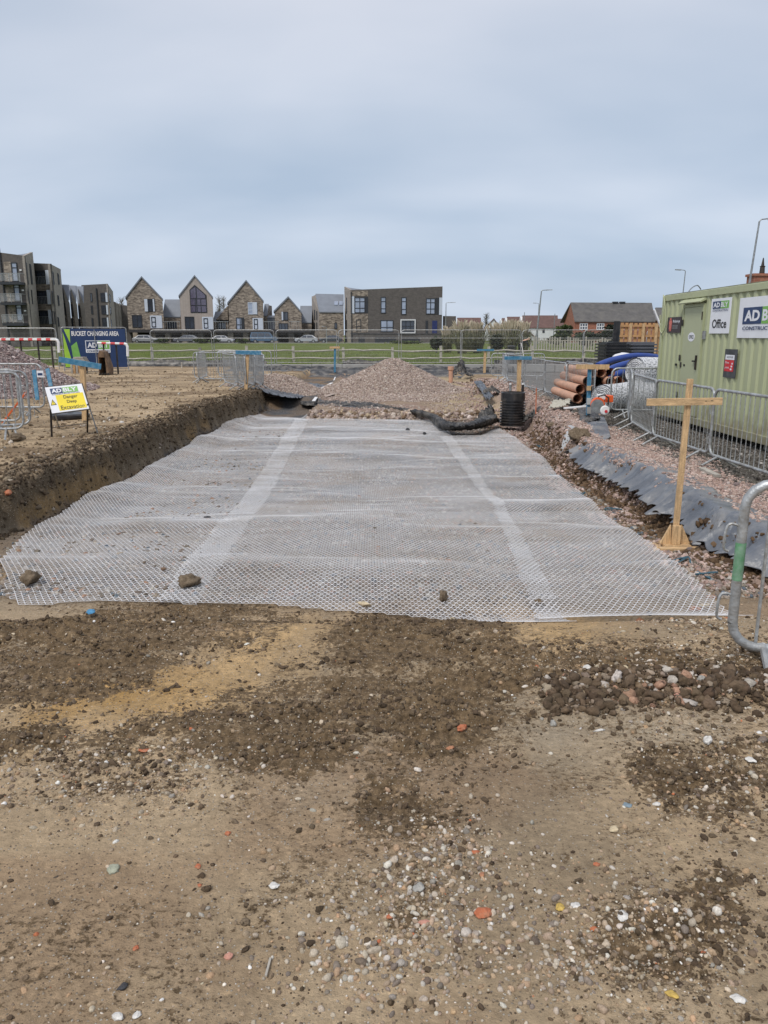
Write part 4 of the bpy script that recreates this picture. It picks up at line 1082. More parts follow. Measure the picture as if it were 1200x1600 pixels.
# ---- gabled houses on the podium
YH = 155.0
def gable_house(label, xl_, xr_, yel, yer, xp, yp, wm, name='gabled_house', yb=536, depth=11, Y=YH, roofm=None):
    pl, pr_, pp = atY(xl_, yel, Y), atY(xr_, yer, Y), atY(xp, yp, Y); kx = pp.x / Y
    r = thing(name, label, 'house', (pp.x, Y, ZB))
    mb = MB(); mb.prism([(pl.x, Y, ZB), (pr_.x, Y, ZB), (pr_.x, Y, pr_.z), (pp.x, Y, pp.z), (pl.x, Y, pl.z)], (depth * kx, depth, 0))
    mb.build('wall', wm, r)
    for a, b in ((pl, pp), (pr_, pp)):
        d = (b - a).normalized(); n_ = Vector((-d.z, 0, d.x)) if b.x > a.x else Vector((d.z, 0, -d.x))
        a2 = a - d * .25; b2 = b + d * .0
        mb = MB(); mb.prism([(a2.x, Y - .18, a2.z), (b2.x, Y - .18, b2.z), (b2.x, Y - .18, b2.z + .34), (a2.x, Y - .18, a2.z + .34)], (kx * (depth + .36), depth + .36, 0))
        mb.build('roof', roofm or m_lead, r)
    return r, Facade((pl.x, Y), (pr_.x, Y))
h1, f = gable_house('tall gabled house of mottled brown brick, leftmost of the peaked row', 197.5, 253.8, 465, 468, 221.6, 434.2, m_bs)
window(h1, f, (226, 467, 242, 487), m_frame, m_glass, cols=3, split=[.5], fw=.12)
panel(h1, f, (226.2, 467.3, 231, 486.7), m_stonewall, 'shutter', .1, .16); panel(h1, f, (239.3, 467.3, 241.6, 486.7), m_stonewall, 'shutter', .1, .16)
window(h1, f, (206.6, 492.2, 222.3, 511.8), m_frame, m_glass, cols=2, fw=.14)
panel(h1, f, (235, 493, 253.2, 512.8), m_stonewall, 'cladding_panel', 0, .1); window(h1, f, (237, 495, 243.6, 511), m_frame, m_glass, rows=2, fw=.12, depth=.2)
h2, f = gable_house('gabled house in pinkish beige cladding with a tall pointed glass window', 280.6, 332, 462.8, 465, 304.4, 432.4, m_bt)
# pointed window
us = [f.uz(px, 470)[0] for px in (297, 323, 305.5)]; zb_, ze, zp = f.uz(310, 488.6)[1], f.uz(310, 461)[1], f.uz(305, 445)[1]
mb = MB(); mb.prism([f.P(us[0], zb_), f.P(us[1], zb_), f.P(us[1], ze), f.P(us[2], zp), f.P(us[0], f.uz(297, 453)[1])], f.n * .08)
wo = mb.build('window', m_frame, h2)
mb = MB()
zl = f.uz(297, 453)[1]; um = us[2] + .25
def strip(poly): mb.prism([f.P(a, b, .085) for a, b in poly], f.n * .05)
z1_, z2_ = f.uz(310, 467)[1], f.uz(310, 477.5)[1]
for a, b in ((us[0] + .15, us[0] + .95), (us[0] + 1.1, um - .1), (um + .1, us[1] - 1.2), (us[1] - 1.05, us[1] - .15)):
    strip([(a, zb_ + .15), (b, zb_ + .15), (b, z2_ - .08), (a, z2_ - .08)]); strip([(a, z2_ + .08), (b, z2_ + .08), (b, z1_ - .1), (a, z1_ - .1)])
def roofz(u): return (zl + (zp - zl) * (u - us[0]) / (us[2] - us[0]) if u < us[2] else zp + (ze - zp) * (u - us[2]) / (us[1] - us[2])) - .25
for a, b in ((us[0] + .2, um - .1), (um + .1, us[1] - .25)):
    strip([(a, z1_ + .1), (b, z1_ + .1), (b, max(roofz(b), z1_ + .15)), (a, max(roofz(a), z1_ + .15))])
mb.build('pane', mat('plum_window_glass', (.10, .085, .13), .08, spec=1.0, var=.3), wo)
window(h2, f, (289, 494.7, 303.8, 514), m_frame, m_glass, cols=2, fw=.14)
panel(h2, f, (316.2, 495.2, 333.2, 514.6), m_stonewall, 'cladding_panel', 0, .1); window(h2, f, (318.6, 497, 325.2, 512.8), m_frame, m_glass, rows=2, fw=.12, depth=.2)
h3, f = gable_house('gabled house of mottled brown brick right of the beige one, small pale upper window', 356.6, 411, 474, 471, 384.8, 440, m_bs)
window(h3, f, (387.5, 472.4, 402, 491.3), m_stonewall, m_glassl, cols=2, split=[.35], fw=.12)
panel(h3, f, (395.5, 473, 401.6, 491), m_stonewall, 'shutter', .1, .16)
window(h3, f, (369, 496, 381.8, 515), m_frame, m_glassl, cols=2, split=[.4], fw=.14); panel(h3, f, (377.2, 496.2, 381.6, 515), m_frame, 'shutter', .1, .16)
panel(h3, f, (395, 497, 411, 516), m_stonewall, 'cladding_panel', 0, .1); window(h3, f, (397, 498.3, 403, 514.6), m_frame, m_glass, rows=2, fw=.12, depth=.2)
h4, f = gable_house('smallest gabled house of mottled brick with balcony, rightmost peaked front', 429, 470.8, 487, 488.8, 450.5, 465.5, m_bs)
window(h4, f, (440, 487, 450, 500.5), m_frame, m_glass, cols=2, fw=.12); panel(h4, f, (440.2, 487.2, 442.4, 500.3), m_stonewall, 'shutter', .1, .16)
window(h4, f, (435.5, 505, 450, 516.5), m_frame, m_glass, cols=3, fw=.12)
# low links between the houses
def link_block(label, x0, x1, yt, ye, wm, yb=520, Y=157.5, win=None, name='link_building'):
    a, b = atY(x0, yt, Y + 2.5), atY(x1, ye, Y)
    r = thing(name, label, 'building', ((a.x + b.x) / 2, Y, ZB))
    p0, p1 = atY(x0, ye, Y), atY(x1, ye, Y)
    mb = MB(); mb.prism([(p0.x, Y, ZB), (p0.x, Y + 7, ZB), (p0.x, Y + 7, a.z - .1), (p0.x, Y + 2.5, a.z - .1), (p0.x, Y, p0.z)], (p1.x - p0.x, 0, 0)); mb.build('wall', wm, r)
    mb = MB(); mb.prism([(p0.x - .02, Y - .1, p0.z), (p0.x - .02, Y + 2.5, a.z), (p0.x - .02, Y + 2.5, a.z + .15), (p0.x - .02, Y - .1, p0.z + .15)], (p1.x - p0.x + .04, 0, 0)); mb.build('roof', m_lead, r)
    fc = Facade((p0.x, Y), (p1.x, Y))
    for q in (win or []): window(r, fc, q, m_frame, m_glass, cols=2, fw=.12)
    return r, fc
link_block('grey-roofed link between the leftmost peaked house and the beige house', 254.2, 282, 469, 496, m_bs, win=[(262, 503, 276, 513)])
lk, fc = link_block('lean-to brick link between the beige house and the third peaked house', 333, 357, 488, 503, m_bs, win=[(339, 504, 353, 514)])
Yk = 157; tri = [atY(355.6, 478, Yk), atY(337, 500, Yk), atY(356.3, 500, Yk)]
mb = MB(); mb.prism(tri, (0, 5, 0)); mb.build('gable_end', m_bs, lk)
link_block('narrow grey-roofed link right of the third peaked house', 411.3, 417.6, 476, 494, m_bs)
link_block('low grey link with a flat canopy beside the smallest peaked house', 417.8, 429, 494, 497, m_lead)
link_block('grey-roofed link right of the smallest peaked house', 468, 486.8, 479, 505, m_bs)
# long house with rooflights
h5 = thing('brick_house', 'brick house with long grey pitched roof and two rooflights', 'house', base_of(515, 153))
fcs, P = walls(h5, [(487, 160, 463), (498.5, 153.5, 487.5), (536.8, 153.5, 488)], ZB, [m_bb, m_bs], depth=8)
a0, a1 = atY(493, 460.5, 158), atY(537, 461.5, 158); e0, e1 = atY(498.5, 488, 153.3), atY(537, 488.5, 153.3)
mb = MB(); mb.prism([e0, e1, a1, a0], (0, .05, .2)); rf = mb.build('roof', m_lead, h5)
tr0, tr1 = atY(487, 463.5, 160), atY(493.5, 460.3, 158)
mb = MB(); mb.prism([tr0, e0 + Vector((0, .2, 0)), a0], (0, .25, 0)); mb.build('gable_end', m_bb, h5)
for x_ in (525.4, 533):
    q = atY(x_, 474, 155.5); mb = MB(); mb.hexa([(q.x - .35, q.y - .4, q.z - .45), (q.x + .35, q.y - .4, q.z - .45), (q.x + .35, q.y + .2, q.z + .25), (q.x - .35, q.y + .2, q.z + .25), (q.x - .35, q.y - .6, q.z - .3), (q.x + .35, q.y - .6, q.z - .3), (q.x + .35, q.y, q.z + .4), (q.x - .35, q.y, q.z + .4)])
    mb.build('rooflight', m_glassl, h5)
window(h5, fcs[1], (522.5, 504.5, 526.8, 513.8), m_frame, m_glass, fw=.1)
for r in ((491, 484, 492.5, 500), (491, 504, 492.5, 517), (494.5, 486, 496, 500), (494.5, 504, 496, 517)): panel(h5, fcs[0], r, m_frame, 'window', 0, .05)
# podium: dark fascia deck with open garages beneath
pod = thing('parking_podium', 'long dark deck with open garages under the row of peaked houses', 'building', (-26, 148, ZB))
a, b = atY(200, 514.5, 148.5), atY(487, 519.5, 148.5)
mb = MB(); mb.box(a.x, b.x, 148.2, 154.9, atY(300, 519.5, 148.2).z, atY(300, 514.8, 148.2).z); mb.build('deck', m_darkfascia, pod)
mb = MB(); mb.box(a.x, b.x, 154.0, 154.8, ZB, atY(300, 519.5, 148.2).z); mb.build('rear_wall', mat('recess_shade', (.03, .028, .027), .9), pod)  # near-black rear wall, shade under the deck put into its colour
fcp = Facade((a.x, 149), (b.x, 149))
for px in (201, 238, 262, 288, 313, 334, 360, 384, 408, 430, 455, 478):
    u, z = fcp.uz(px, 525); mb = MB(); fcp.box(mb, u - .5, u + .5, ZB, atY(300, 519.4, 149).z - .02, -1, 0); mb.build('pier', m_bd if px % 2 else m_bs, pod)
for x0, x1 in ((254.5, 281), (333.5, 357), (412, 436), (452, 470)):
    mb = MB(); u0, z0 = fcp.uz(x0, 514); u1, z1 = fcp.uz(x1, 502.5)
    zt = z1
    fcp.box(mb, u0, u1, zt - .05, zt + .03, 0, .06)
    for k in range(int((u1 - u0) / .45) + 1): uu = u0 + .45 * k; fcp.box(mb, uu, uu + .04, z0, zt - .05, .01, .05)
    mb.build('balustrade', m_galv, pod)

# ---- left apartment block with balconies
bA = thing('apartment_block', 'nearest four-storey grey-brown apartment block at the left edge with glass balconies', 'building', base_of(20, 108))
fcs, P = walls(bA, [(-260, 112, 396), (0, 108, 394.5), (38, 108, 399.5), (51, 113, 394)], ZB, [m_bd, m_bd, m_bb], depth=22)
fA = fcs[1]; fL = fcs[0]
mt = [(19, 410), (23, 441.5), (26, 473)]
for i, (x0, y0) in enumerate([(18.5, 410), (22, 441.5), (25.5, 473.5)]):
    window(bA, fA, (x0, y0, x0 + 9.5, y0 + 30 - i), m_frame, m_glassl, split=[.72], fw=.12)
    panel(bA, fA, (x0 - 11.5, y0 - 1, x0 - .4, y0 + 30), m_bs, 'brick_patch', 0, .05)
    panel(bA, fA, (x0 + 12.5, y0 + 11, x0 + 15.5, y0 + 13.2), m_white, 'wall_lamp', 0, .12)
    # balcony: slab, rails, glass
    u0, u1, z0, z1 = fA.rect(5 + i * 3.2, y0 + 18.5, 39 + i * 2.6, y0 + 35)
    mb = MB(); fA.box(mb, u0, u1, z0 - .05, z0 + .28, .05, 1.5); bal = mb.build('balcony', m_frame, bA)
    mb = MB(); zt = z0 + 1.35
    fA.box(mb, u0, u1, zt, zt + .06, 1.42, 1.5)
    for uu in (u0, (u0 + u1) / 2, u1 - .06): fA.box(mb, uu, uu + .06, z0 + .28, zt, 1.42, 1.5)
    for uu in (u0, u1 - .06): fA.box(mb, uu, uu + .06, zt, zt + .06, .05, 1.42)
    mb.build('railing', m_galv, bal)
    mb = MB(); fA.box(mb, u0 + .1, u1 - .1, z0 + .4, zt - .05, 1.45, 1.465); mb.build('pane', mat('balcony_glass%d' % i, (.75, .78, .8), .1, var=.02, alpha=.10), bal)
fS = fcs[2]
for r in ((41.5, 411, 43, 444), (47, 413, 49.5, 444), (44, 453, 45.5, 475), (49.2, 453, 50.5, 475)):
    panel(bA, fS, (r[0], r[1], min(r[2], 50.5), r[3]), m_frame, 'window', 0, .05)
mb = MB(); mb.tube([fA.P(0.0, ZB, .1), fA.P(0.0, 13.0, .1)], .10, 6); mb.build('downpipe', m_frame, bA)
for i in range(3):
    for x0 in (-60, -110, -160): window(bA, fL, (x0, 410 + 31 * i, x0 + 14, 432 + 31 * i), m_frame, m_glass, cols=2, fw=.12)
bB = thing('apartment_block', 'stepped brick corner block with deep recessed balconies, second from the left edge', 'building', base_of(70, 113))
fcs, P = walls(bB, [(52.3, 115, 411), (78, 113.5, 412), (94.5, 123, 420.5)], ZB, [m_bd, m_bb], depth=14)
fB, fBs = fcs
for i, y0 in enumerate((422.5, 453.5, 484.5)):
    x0 = 54 + i * 2.2
    u0, u1, z0, z1 = fB.rect(x0, y0, x0 + 18.5, y0 + 21.5)
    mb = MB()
    # shade of the deep balcony painted as a flat dark panel
    fB.box(mb, u0, u1, z0, z1, .0, .02); rc = mb.build('balcony_shade', m_frame, bB)
    window(bB, fB, None, m_frame, m_glass, cols=3, fw=.1, rect=(u0 + .25 * (u1 - u0), u1 - .3, z0, z1 - .15), name='window', depth=.06)
    mb = MB(); fB.box(mb, u0, u1, z0 + 1.0, z0 + 1.06, .1, .16)
    for k in range(9): uu = u0 + (u1 - u0 - .04) * k / 8; fB.box(mb, uu, uu + .04, z0, z0 + 1.0, .11, .15)
    mb.build('railing', m_galv, rc)
    mb = MB(); fB.box(mb, u0 - .1, u1 + .4, z0 - .9, z0 - .02, 0, .1); mb.build('brick_band', m_bs, bB)
    panel(bB, fB, (x0 + 18.7, y0 - .5, min(x0 + 26.0, 78.6 + i), y0 + 22), m_stonewall, 'cladding_panel', 0, .16)
    ua, ub, za, zb2 = fBs.rect(80.5 + i * .8, y0 + 2, 83.6 + i * .8, y0 + 22)
    window(bB, fBs, None, m_frame, m_glass, fw=.15, rect=(ua, ub, za, zb2))
    ua, ub, za, zb2 = fBs.rect(90, y0 + 5 + 3 * i, 91.8, y0 + 22 + 2 * i); window(bB, fBs, None, m_frame, m_glass, fw=.12, rect=(ua, ub, za, zb2))
panel(bB, fB, (56, 513, 78, 528), m_frame, 'garage_shade', 0, .04)  # shaded garage interior drawn as a dark panel
# sawtooth terrace
for i in range(3):
    x0 = 95.2 + i * 11.4; Yt = 132 + i * 4
    lab = ['tall narrow terrace house with sloping grey roof, next to the stepped block', 'tall narrow terrace house with sloping grey roof, middle of three', 'tall narrow terrace house with sloping grey roof, against the brown block'][i]
    r = thing('terrace_house', lab, 'house', base_of(x0 + 5, Yt))
    yt = 445.5 + i * 1.3
    pa, pb, pc = atY(x0, yt, Yt + 3), atY(x0 + 12, yt + .3, Yt + 3), atY(x0 + 12, 470 + i * 2.2, Yt)
    pd = atY(x0 + 3.2, 470 + i * 2.2, Yt)
    mb = MB(); mb.prism([(pd.x, Yt, ZB), (pc.x, Yt, ZB), (pc.x, Yt, pc.z), (pd.x, Yt, pc.z)], (8 * pc.x / Yt, 8, 0)); mb.build('wall', m_bs, r)
    mb = MB(); mb.prism([pd, pc, pb, pa], (0, .3, .12)); mb.build('roof', m_lead, r)
    # light fin wall
    f0, f1_ = atY(x0 + 9.6, 470, Yt - .3), atY(x0 + 13.2, 470, Yt - .3)
    mb = MB(); mb.prism([(f0.x, Yt - .3, ZB), (f1_.x, Yt - .3, ZB), (f1_.x, Yt - .3, pc.z - .4), (f0.x - .5, Yt - .3, pb.z - .3)], (3.2 * f1_.x / Yt, 3.2, 0)); mb.build('fin_wall', m_bb, r)
    f = Facade((pd.x, Yt), (pc.x, Yt))
    window(r, f, (x0 + 4.5, 473 + 2 * i, x0 + 7.5, 492 + 2 * i), m_frame, m_glass, fw=.15); window(r, f, (x0 + 5, 496 + i, x0 + 8, 512), m_frame, m_glass, fw=.15)
bD = thing('apartment_block', 'brown three-storey block with white-panelled corner balconies, behind the banner', 'building', base_of(150, 168))
fcs, P = walls(bD, [(127, 168, 445.5), (168, 168, 443.3), (176.5, 182, 455.5)], ZB, [m_bd, m_bb], depth=12)
fD, fDs = fcs
for i, y0 in enumerate((458, 477.5, 497)):
    window(bD, fD, (141.3 + i, y0, 144.3 + i, y0 + 13.5), m_frame, m_glass if i else m_glassl, fw=.15)
    x0 = 157.2 + i * 1.2
    window(bD, fD, (x0, y0 - .5, x0 + 8, y0 + 13.7), m_frame, m_glass, cols=3, split=[.45], fw=.13)
    panel(bD, fD, (x0 + 8.2, y0 - .8, min(x0 + 12.3, 168.3 + i * .9), y0 + 14), m_stonewall, 'cladding_panel', 0, .2)
    ua, ub, za, zb2 = fDs.rect(170.8 + i, y0 + 2, 172.3 + i, y0 + 14); window(bD, fDs, None, m_frame, m_glass, fw=.15, rect=(ua, ub, za, zb2))
mb = MB(); mb.tube([fD.P(fD.uz(153, 480)[0], ZB, .15), fD.P(fD.uz(153, 480)[0], 11.3, .15)], .14, 6); mb.build('downpipe', m_frame, bD)
for i in range(3):
    x0 = 175.8 + i * 4.7; Yt = 190 + 5 * i
    r = thing('terrace_house', ['narrow far terrace house with dark upper window, right of the brown block', 'narrow far terrace house with pale fin, middle of the far three', 'narrow far terrace house with grey upper storey, touching the mottled peaked house'][i], 'house', base_of(x0 + 2, Yt))
    fcs, P = walls(r, [(x0, Yt, 470.5 + 2.5 * i), (x0 + 5 if i < 2 else 199, Yt, 472.5 + 2.5 * i)], ZB, m_bb if i < 2 else m_bd, depth=8)
    window(r, fcs[0], (x0 + .6, 473 + 2.5 * i, x0 + 3.2, 486), m_frame, m_glass, fw=.15)
    panel(r, fcs[0], (x0 + 3.3, 474, x0 + 4.6, 512), m_bb, 'fin_wall', 0, .6); panel(r, fcs[0], (x0 + .5, 495, x0 + 2.2, 508), m_frame, 'window', 0, .06)

# ---- houses on the right
def pitched(label, gl, gr_, Y0_, Y1_, pk, wm, rm, name='house'):
    pass
hr_ = thing('brick_house', 'red brick house with long grey tiled roof and two white windows', 'house', base_of(950, 150))
e0 = atY(897.8, 503.2, 148); e1 = atY(1024, 503.5, 148); r0 = atY(891.5, 474.3, 153); r1 = atY(1018.5, 475, 153)
zR = r0.z; zE = e0.z
mb = MB(); mb.box(e0.x + .2, e1.x - .2, 148.3, 157.7, ZB, zE + .05); mb.build('wall', m_br, hr_)
mb = MB(); mb.prism([e0, e1, r1, r0], (0, .05, .22)); b0 = Vector((e0.x - .5, 158, zE)); b1 = Vector((e1.x, 158, zE)); mb.prism([b0, b1, r1, r0], (0, .05, .2)); mb.build('roof', m_tile, hr_)
gb = atY(881.3, 503.5, 158)
mb = MB(); mb.prism([(e0.x - .05, 148.2, ZB), (gb.x, 158, ZB), (gb.x, 158, zE), (r0.x + .02, 153, zR), (e0.x - .05, 148.2, zE)], (.3, 0, 0)); mb.build('gable_end', m_br, hr_)
fR = Facade((e0.x, 148.3), (e1.x, 148.3))
for q in ((905.6, 505, 918, 515.3), (932, 505, 944, 515.3)): window(hr_, fR, q, m_white, m_glass, cols=3, split=[.5], fw=.13)
for x_ in (961, 972):
    q = atY(x_, 475, 153); mb = MB(); mb.box(q.x - .5, q.x + .5, 152.6, 153.4, zR, zR + .35); mb.build('roof_vent', m_frame, hr_)
h = thing('house', 'dark roofed house mostly hidden behind the pale green cabin end', 'house', base_of(1030, 160))
fcs, P = walls(h, [(1022, 160, 500), (1060, 160, 500)], ZB, m_br, depth=8)
mb = MB(); mb.prism([atY(1020, 501, 159), atY(1062, 501, 159), atY(1058, 482, 164), atY(1024, 482, 164)], (0, .1, .2)); mb.build('roof', m_tile, h)
def white_house(label, x0, x1, yr, ye, Y, gable=None, win=(), name='rendered_house', rm=None, wm=None):
    e0, e1, q0, q1 = atY(x0, ye, Y), atY(x1, ye, Y), atY(x0 + .5, yr, Y + 5), atY(x1 - .5, yr, Y + 5)
    r = thing(name, label, 'house', ((e0.x + e1.x) / 2, Y, ZB))
    mb = MB(); mb.prism([(e0.x + .2, Y + .2, ZB), (e0.x + .2, Y + 9.8, ZB), (e0.x + .2, Y + 9.8, e0.z), (e0.x + .2, Y + 5, q0.z - .1), (e0.x + .2, Y + .2, e0.z)], (e1.x - e0.x - .4, 0, 0)); mb.build('wall', wm or m_rend, r)
    mb = MB(); mb.prism([e0, e1, q1, q0], (0, .05, .2)); mb.prism([Vector((e0.x, Y + 10, e0.z)), Vector((e1.x, Y + 10, e1.z)), q1, q0], (0, .05, .2)); mb.build('roof', rm or m_tilebr, r)
    fc = Facade((e0.x, Y + .2), (e1.x, Y + .2))
    for q in win: window(r, fc, q, m_frame, m_glass, fw=.1)
    return r
white_house('white house with broad brown roof beside the tall lamp post', 816, 872, 494, 513, 200, win=[(847.5, 514, 851, 520)])
r = white_house('white house with brown roof glimpsed behind the pampas plumes', 792, 816, 496, 514, 203, win=[(800, 516, 804, 521)])
gh, f = gable_house('small white gable-fronted house among pampas plumes', 752, 783.5, 519, 515, 771.5, 499.3, m_rend, name='gable_house', Y=205, depth=8, roofm=m_tilebr)
for q in ((762.5, 512.5, 767, 520), (774.5, 512.5, 779, 520)): window(gh, f, q, m_frame, m_glass, cols=2, fw=.1)
white_house('low brown-roofed house behind pampas, left of the white gable', 714, 752, 497.5, 515, 215)
white_house('low brown-roofed house right of the white gable', 784, 795, 498, 512, 222)
white_house('distant brown-roofed house at the left of the red brick house', 868, 890, 499, 512, 240)
pr_ = thing('porch', 'small white gabled porch before the broad-roofed white house', 'porch', base_of(829, 196))
a, b, c = atY(823, 528, 196), atY(836, 528, 196), atY(826.5, 519.5, 196)
mb = MB(); mb.prism([(a.x, 196, ZB), (b.x, 196, ZB), (b.x, 196, b.z), (c.x, 196, c.z), (a.x, 196, a.z)], (0, 3, 0)); mb.build('wall', m_rend, pr_)
mb = MB(); mb.beam(a + Vector((-.2, -.1, 0)), c + Vector((0, -.1, .15)), .3, .25); mb.beam(b + Vector((.2, -.1, 0)), c + Vector((0, -.1, .15)), .3, .25); mb.build('roof', m_tilebr, pr_)
# brick house with chimney behind the cabin
hc = thing('brick_house', 'house behind the green cabin showing only its red brick chimney', 'house', (29, 60, 0))
mb = MB(); mb.box(27, 36, 60, 68, -.05, 4.6); mb.build('wall', m_br, hc)
mb = MB(); mb.prism([(26.6, 59.7, 4.6), (26.6, 68.3, 4.6), (26.6, 64, 4.95)], (9.8, 0, 0)); mb.build('roof', m_tile, hc)
c0, c1 = atY(1177.5, 440, 61), atY(1206, 440, 61)
zt = atY(1190, 427, 61).z; zc = atY(1190, 431, 61).z
mb = MB(); mb.box(c0.x, c1.x, 61, 62.2, 4.5, zc); mb.box(c0.x - .1, c1.x + .1, 60.9, 62.3, zc, zc + .18); mb.box(c0.x + .25, c1.x - .1, 61.1, 62.1, zc + .18, zt); ch = mb.build('chimney', m_br, hc)
mb = MB(); cx_ = atY(1190, 440, 61.5).x; mb.lathe([(.2, 0), (.17, .5), (.22, .55), (.12, .6), (.04, 1.15), (0, 1.2)], 10, (cx_, 61.6, zt)); mb.build('chimney_pot', m_rust, ch)

# ================================================================== STREET
mb = MB(); mb.box(-120, 62, 140.5, 147.5, .2, .274); o = mb.build('road', mat('asphalt', (.06, .06, .062), .9, var=.2, vs=2, bump=.3)); o['kind'] = 'structure'
mb = MB(); mb.box(-120, 62, 139.9, 140.4, .2, .36); o = mb.build('kerb', m_conc); o['kind'] = 'structure'
m_tyre = mat('tyre_rubber', (.015, .015, .015), .8)
def car(label, px, L, H_, col, van=False, flip=False, Y=143.5, met=.4):
    p = atY(px, 530, Y); z0 = .275
    r = thing('parked_van' if van else 'parked_car', label, 'van' if van else 'car', (p.x, Y, z0), 'vehicles parked along the street')
    m = mat('car_paint_' + str(int(px)), col, .3, met, var=.03)
    s = -1 if flip else 1; W = .86 if not van else .95
    if van: low = [(-.49, .17), (.49, .17), (.5, .4), (.47, .52), (.33, .58), (-.5, .56)]; top = [(.33, .57), (.22, .97), (.12, 1), (-.46, 1), (-.5, .56)]
    else: low = [(-.5, .2), (.49, .2), (.5, .42), (.46, .55), (.26, .62), (-.42, .66), (-.5, .6)]; top = [(.27, .60), (.10, .97), (-.08, 1.0), (-.26, .97), (-.43, .64)]
    def P(poly, w0, w1): return [(p.x + s * a * L, Y + w0, z0 + b * H_) for a, b in poly]
    mb = MB(); mb.prism(P(low, -W, 0), (0, 2 * W, 0)); mb.build('body', m, r, bevel=.06)
    mb = MB(); n_ = len(top); A_ = P(top, -W + .04, 0); cx = p.x
    T = [(v[0], v[1] + (.16 if (v[2] - z0) > .8 * H_ else 0), v[2]) for v in A_]; B_ = [(v[0], 2 * Y - v[1], v[2]) for v in T]
    mb.add(T + B_, [tuple(range(n_)), tuple(range(n_, 2 * n_))[::-1]] + [(i, (i + 1) % n_, n_ + (i + 1) % n_, n_ + i) for i in range(n_)]); cab = mb.build('cabin', m, r)
    mb = MB()
    wins = [((.235, .60), (.12, .93), (-.02, .94), (-.02, .63)), ((-.04, .63), (-.04, .94), (-.24, .92), (-.36, .66))] if not van else [((.29, .6), (.2, .93), (.06, .93), (.06, .6)), ((.04, .6), (.04, .93), (-.2, .93), (-.2, .6)), ((-.22, .6), (-.22, .93), (-.44, .93), (-.45, .6))]
    for q in wins:
        for sd_ in (-1, 1):
            Q = [(p.x + s * a * L, Y + sd_ * (W - .035 - .16 * max(0, (b - .6)) / .4 * (1 if True else 0)) + sd_ * .03, z0 + b * H_) for a, b in q]; mb.add(Q, [(0, 1, 2, 3)])
    mb.build('side_window', m_glass, r, fix=False)
    for k in (-.31, .31):
        for sd_ in (-1, 1):
            c_ = Vector((p.x + s * k * L, Y + sd_ * (W - .1), z0 + .32)); mb = MB(); mb.tube([c_ - Vector((0, .11, 0)), c_ + Vector((0, .11, 0))], .32, 14); wh = mb.build('wheel', m_tyre, r)
            mb = MB(); mb.tube([c_ + Vector((0, sd_ * .10, 0)), c_ + Vector((0, sd_ * .125, 0))], .19, 10); mb.build('hubcap', m_galv, wh)
    q = Vector((p.x + s * .485 * L, Y, z0 + .45 * H_)); 
    for sd_ in (-1, 1): mb = MB(); mb.box(q.x - .05, q.x + .06, Y + sd_ * .6 - .15, Y + sd_ * .6 + .15, q.z - .08, q.z + .08); mb.build('headlight', m_glassl, r)
    mb = MB(); q = p.x - s * .495 * L; mb.box(q - .04, q + .04, Y - .75, Y - .5, z0 + .42 * H_, z0 + .56 * H_); mb.box(q - .04, q + .04, Y + .5, Y + .75, z0 + .42 * H_, z0 + .56 * H_); mb.build('tail_light', m_red, r)
car('silver saloon parked nearest the banner, in front of the leftmost peaked house', 228, 4.5, 1.45, (.42, .43, .45))
car('dark grey estate car in front of the beige gabled house', 292, 4.7, 1.45, (.16, .17, .19), flip=True)
car('pale silver car half hidden by the rail fence, left of the blue van', 348, 4.2, 1.35, (.55, .56, .58))
car('slate-blue van with three side windows', 413, 4.9, 1.9, (.10, .17, .26), van=True)
car('light silver hatchback right of the blue van', 479, 4.2, 1.45, (.50, .52, .54), flip=True)
car('dark hatchback partly hidden, beside the long brown block', 517, 4.1, 1.4, (.07, .08, .09), flip=True)
def lamp_post(label, px, ytop, Y, arm=1.2, side=1, r0=.09, lean=0.0):
    p = atY(px, ytop, Y); z0 = H(p.x, Y) if Y < 60 else ZB
    r = thing('street_lamp', label, 'street lamp', (p.x - lean, Y, z0), 'street lamps')
    mb = MB(); mb.tube([(p.x - lean, Y, z0), (p.x - lean * .8, Y, z0 + 1.6)], r0 * 1.5, 8); mb.tube([(p.x - lean * .8, Y, z0 + 1.6), (p.x, Y, p.z)], [r0, r0 * .6], 8); mb.build('post', m_galvd, r)
    mb = MB(); mb.tube([(p.x, Y, p.z), (p.x + side * .1, Y, p.z + .1), (p.x + side * arm * .5, Y, p.z + .14)], r0 * .45, 6); mb.build('arm', m_galvd, r)
    mb = MB(); q = Vector((p.x + side * arm * .5, Y, p.z + .12)); mb.hexa([q + Vector(v) for v in ((0, -.12, -.04), (side * arm * .55, -.16, .0), (side * arm * .55, .16, .0), (0, .12, -.04), (0, -.1, .06), (side * arm * .55, -.1, .07), (side * arm * .55, .1, .07), (0, .1, .06))]); mb.build('lamp_head', m_galvd, r)
lamp_post('tall lamp post standing before the white houses', 846, 455, 92, 1.2, 1, .11, .4)
lamp_post('slim lamp post just behind the tall one', 842, 475, 130, .9, -1, .07)
lamp_post('tallest lamp post, rising behind the pale green cabin at the right edge', 1186.5, 346, 42, .95, 1, .075, .45)
lamp_post('short-looking lamp post above the far corner of the green cabin', 1071, 424, 75, .9, -1, .07, .2)
lamp_post('lamp post right of the long brown block', 697, 474, 140, 1.6, 1, .10)
lamp_post('small lamp post in front of the house with rooflights', 510, 511.5, 140, .8, -1, .07)
for px, yt, lab in ((818.5, 488, 'thin bare pole left of the tall lamp post'), (866, 490, 'thin pole right of the white house')):
    p = atY(px, yt, 110); o_ = thing('thin_pole', lab, 'pole', (p.x, 110, ZB)); mb = MB(); mb.tube([(p.x, 110, ZB), (p.x + .1, 110, p.z)], .05, 5); mb.build('pole', m_galvd, o_)

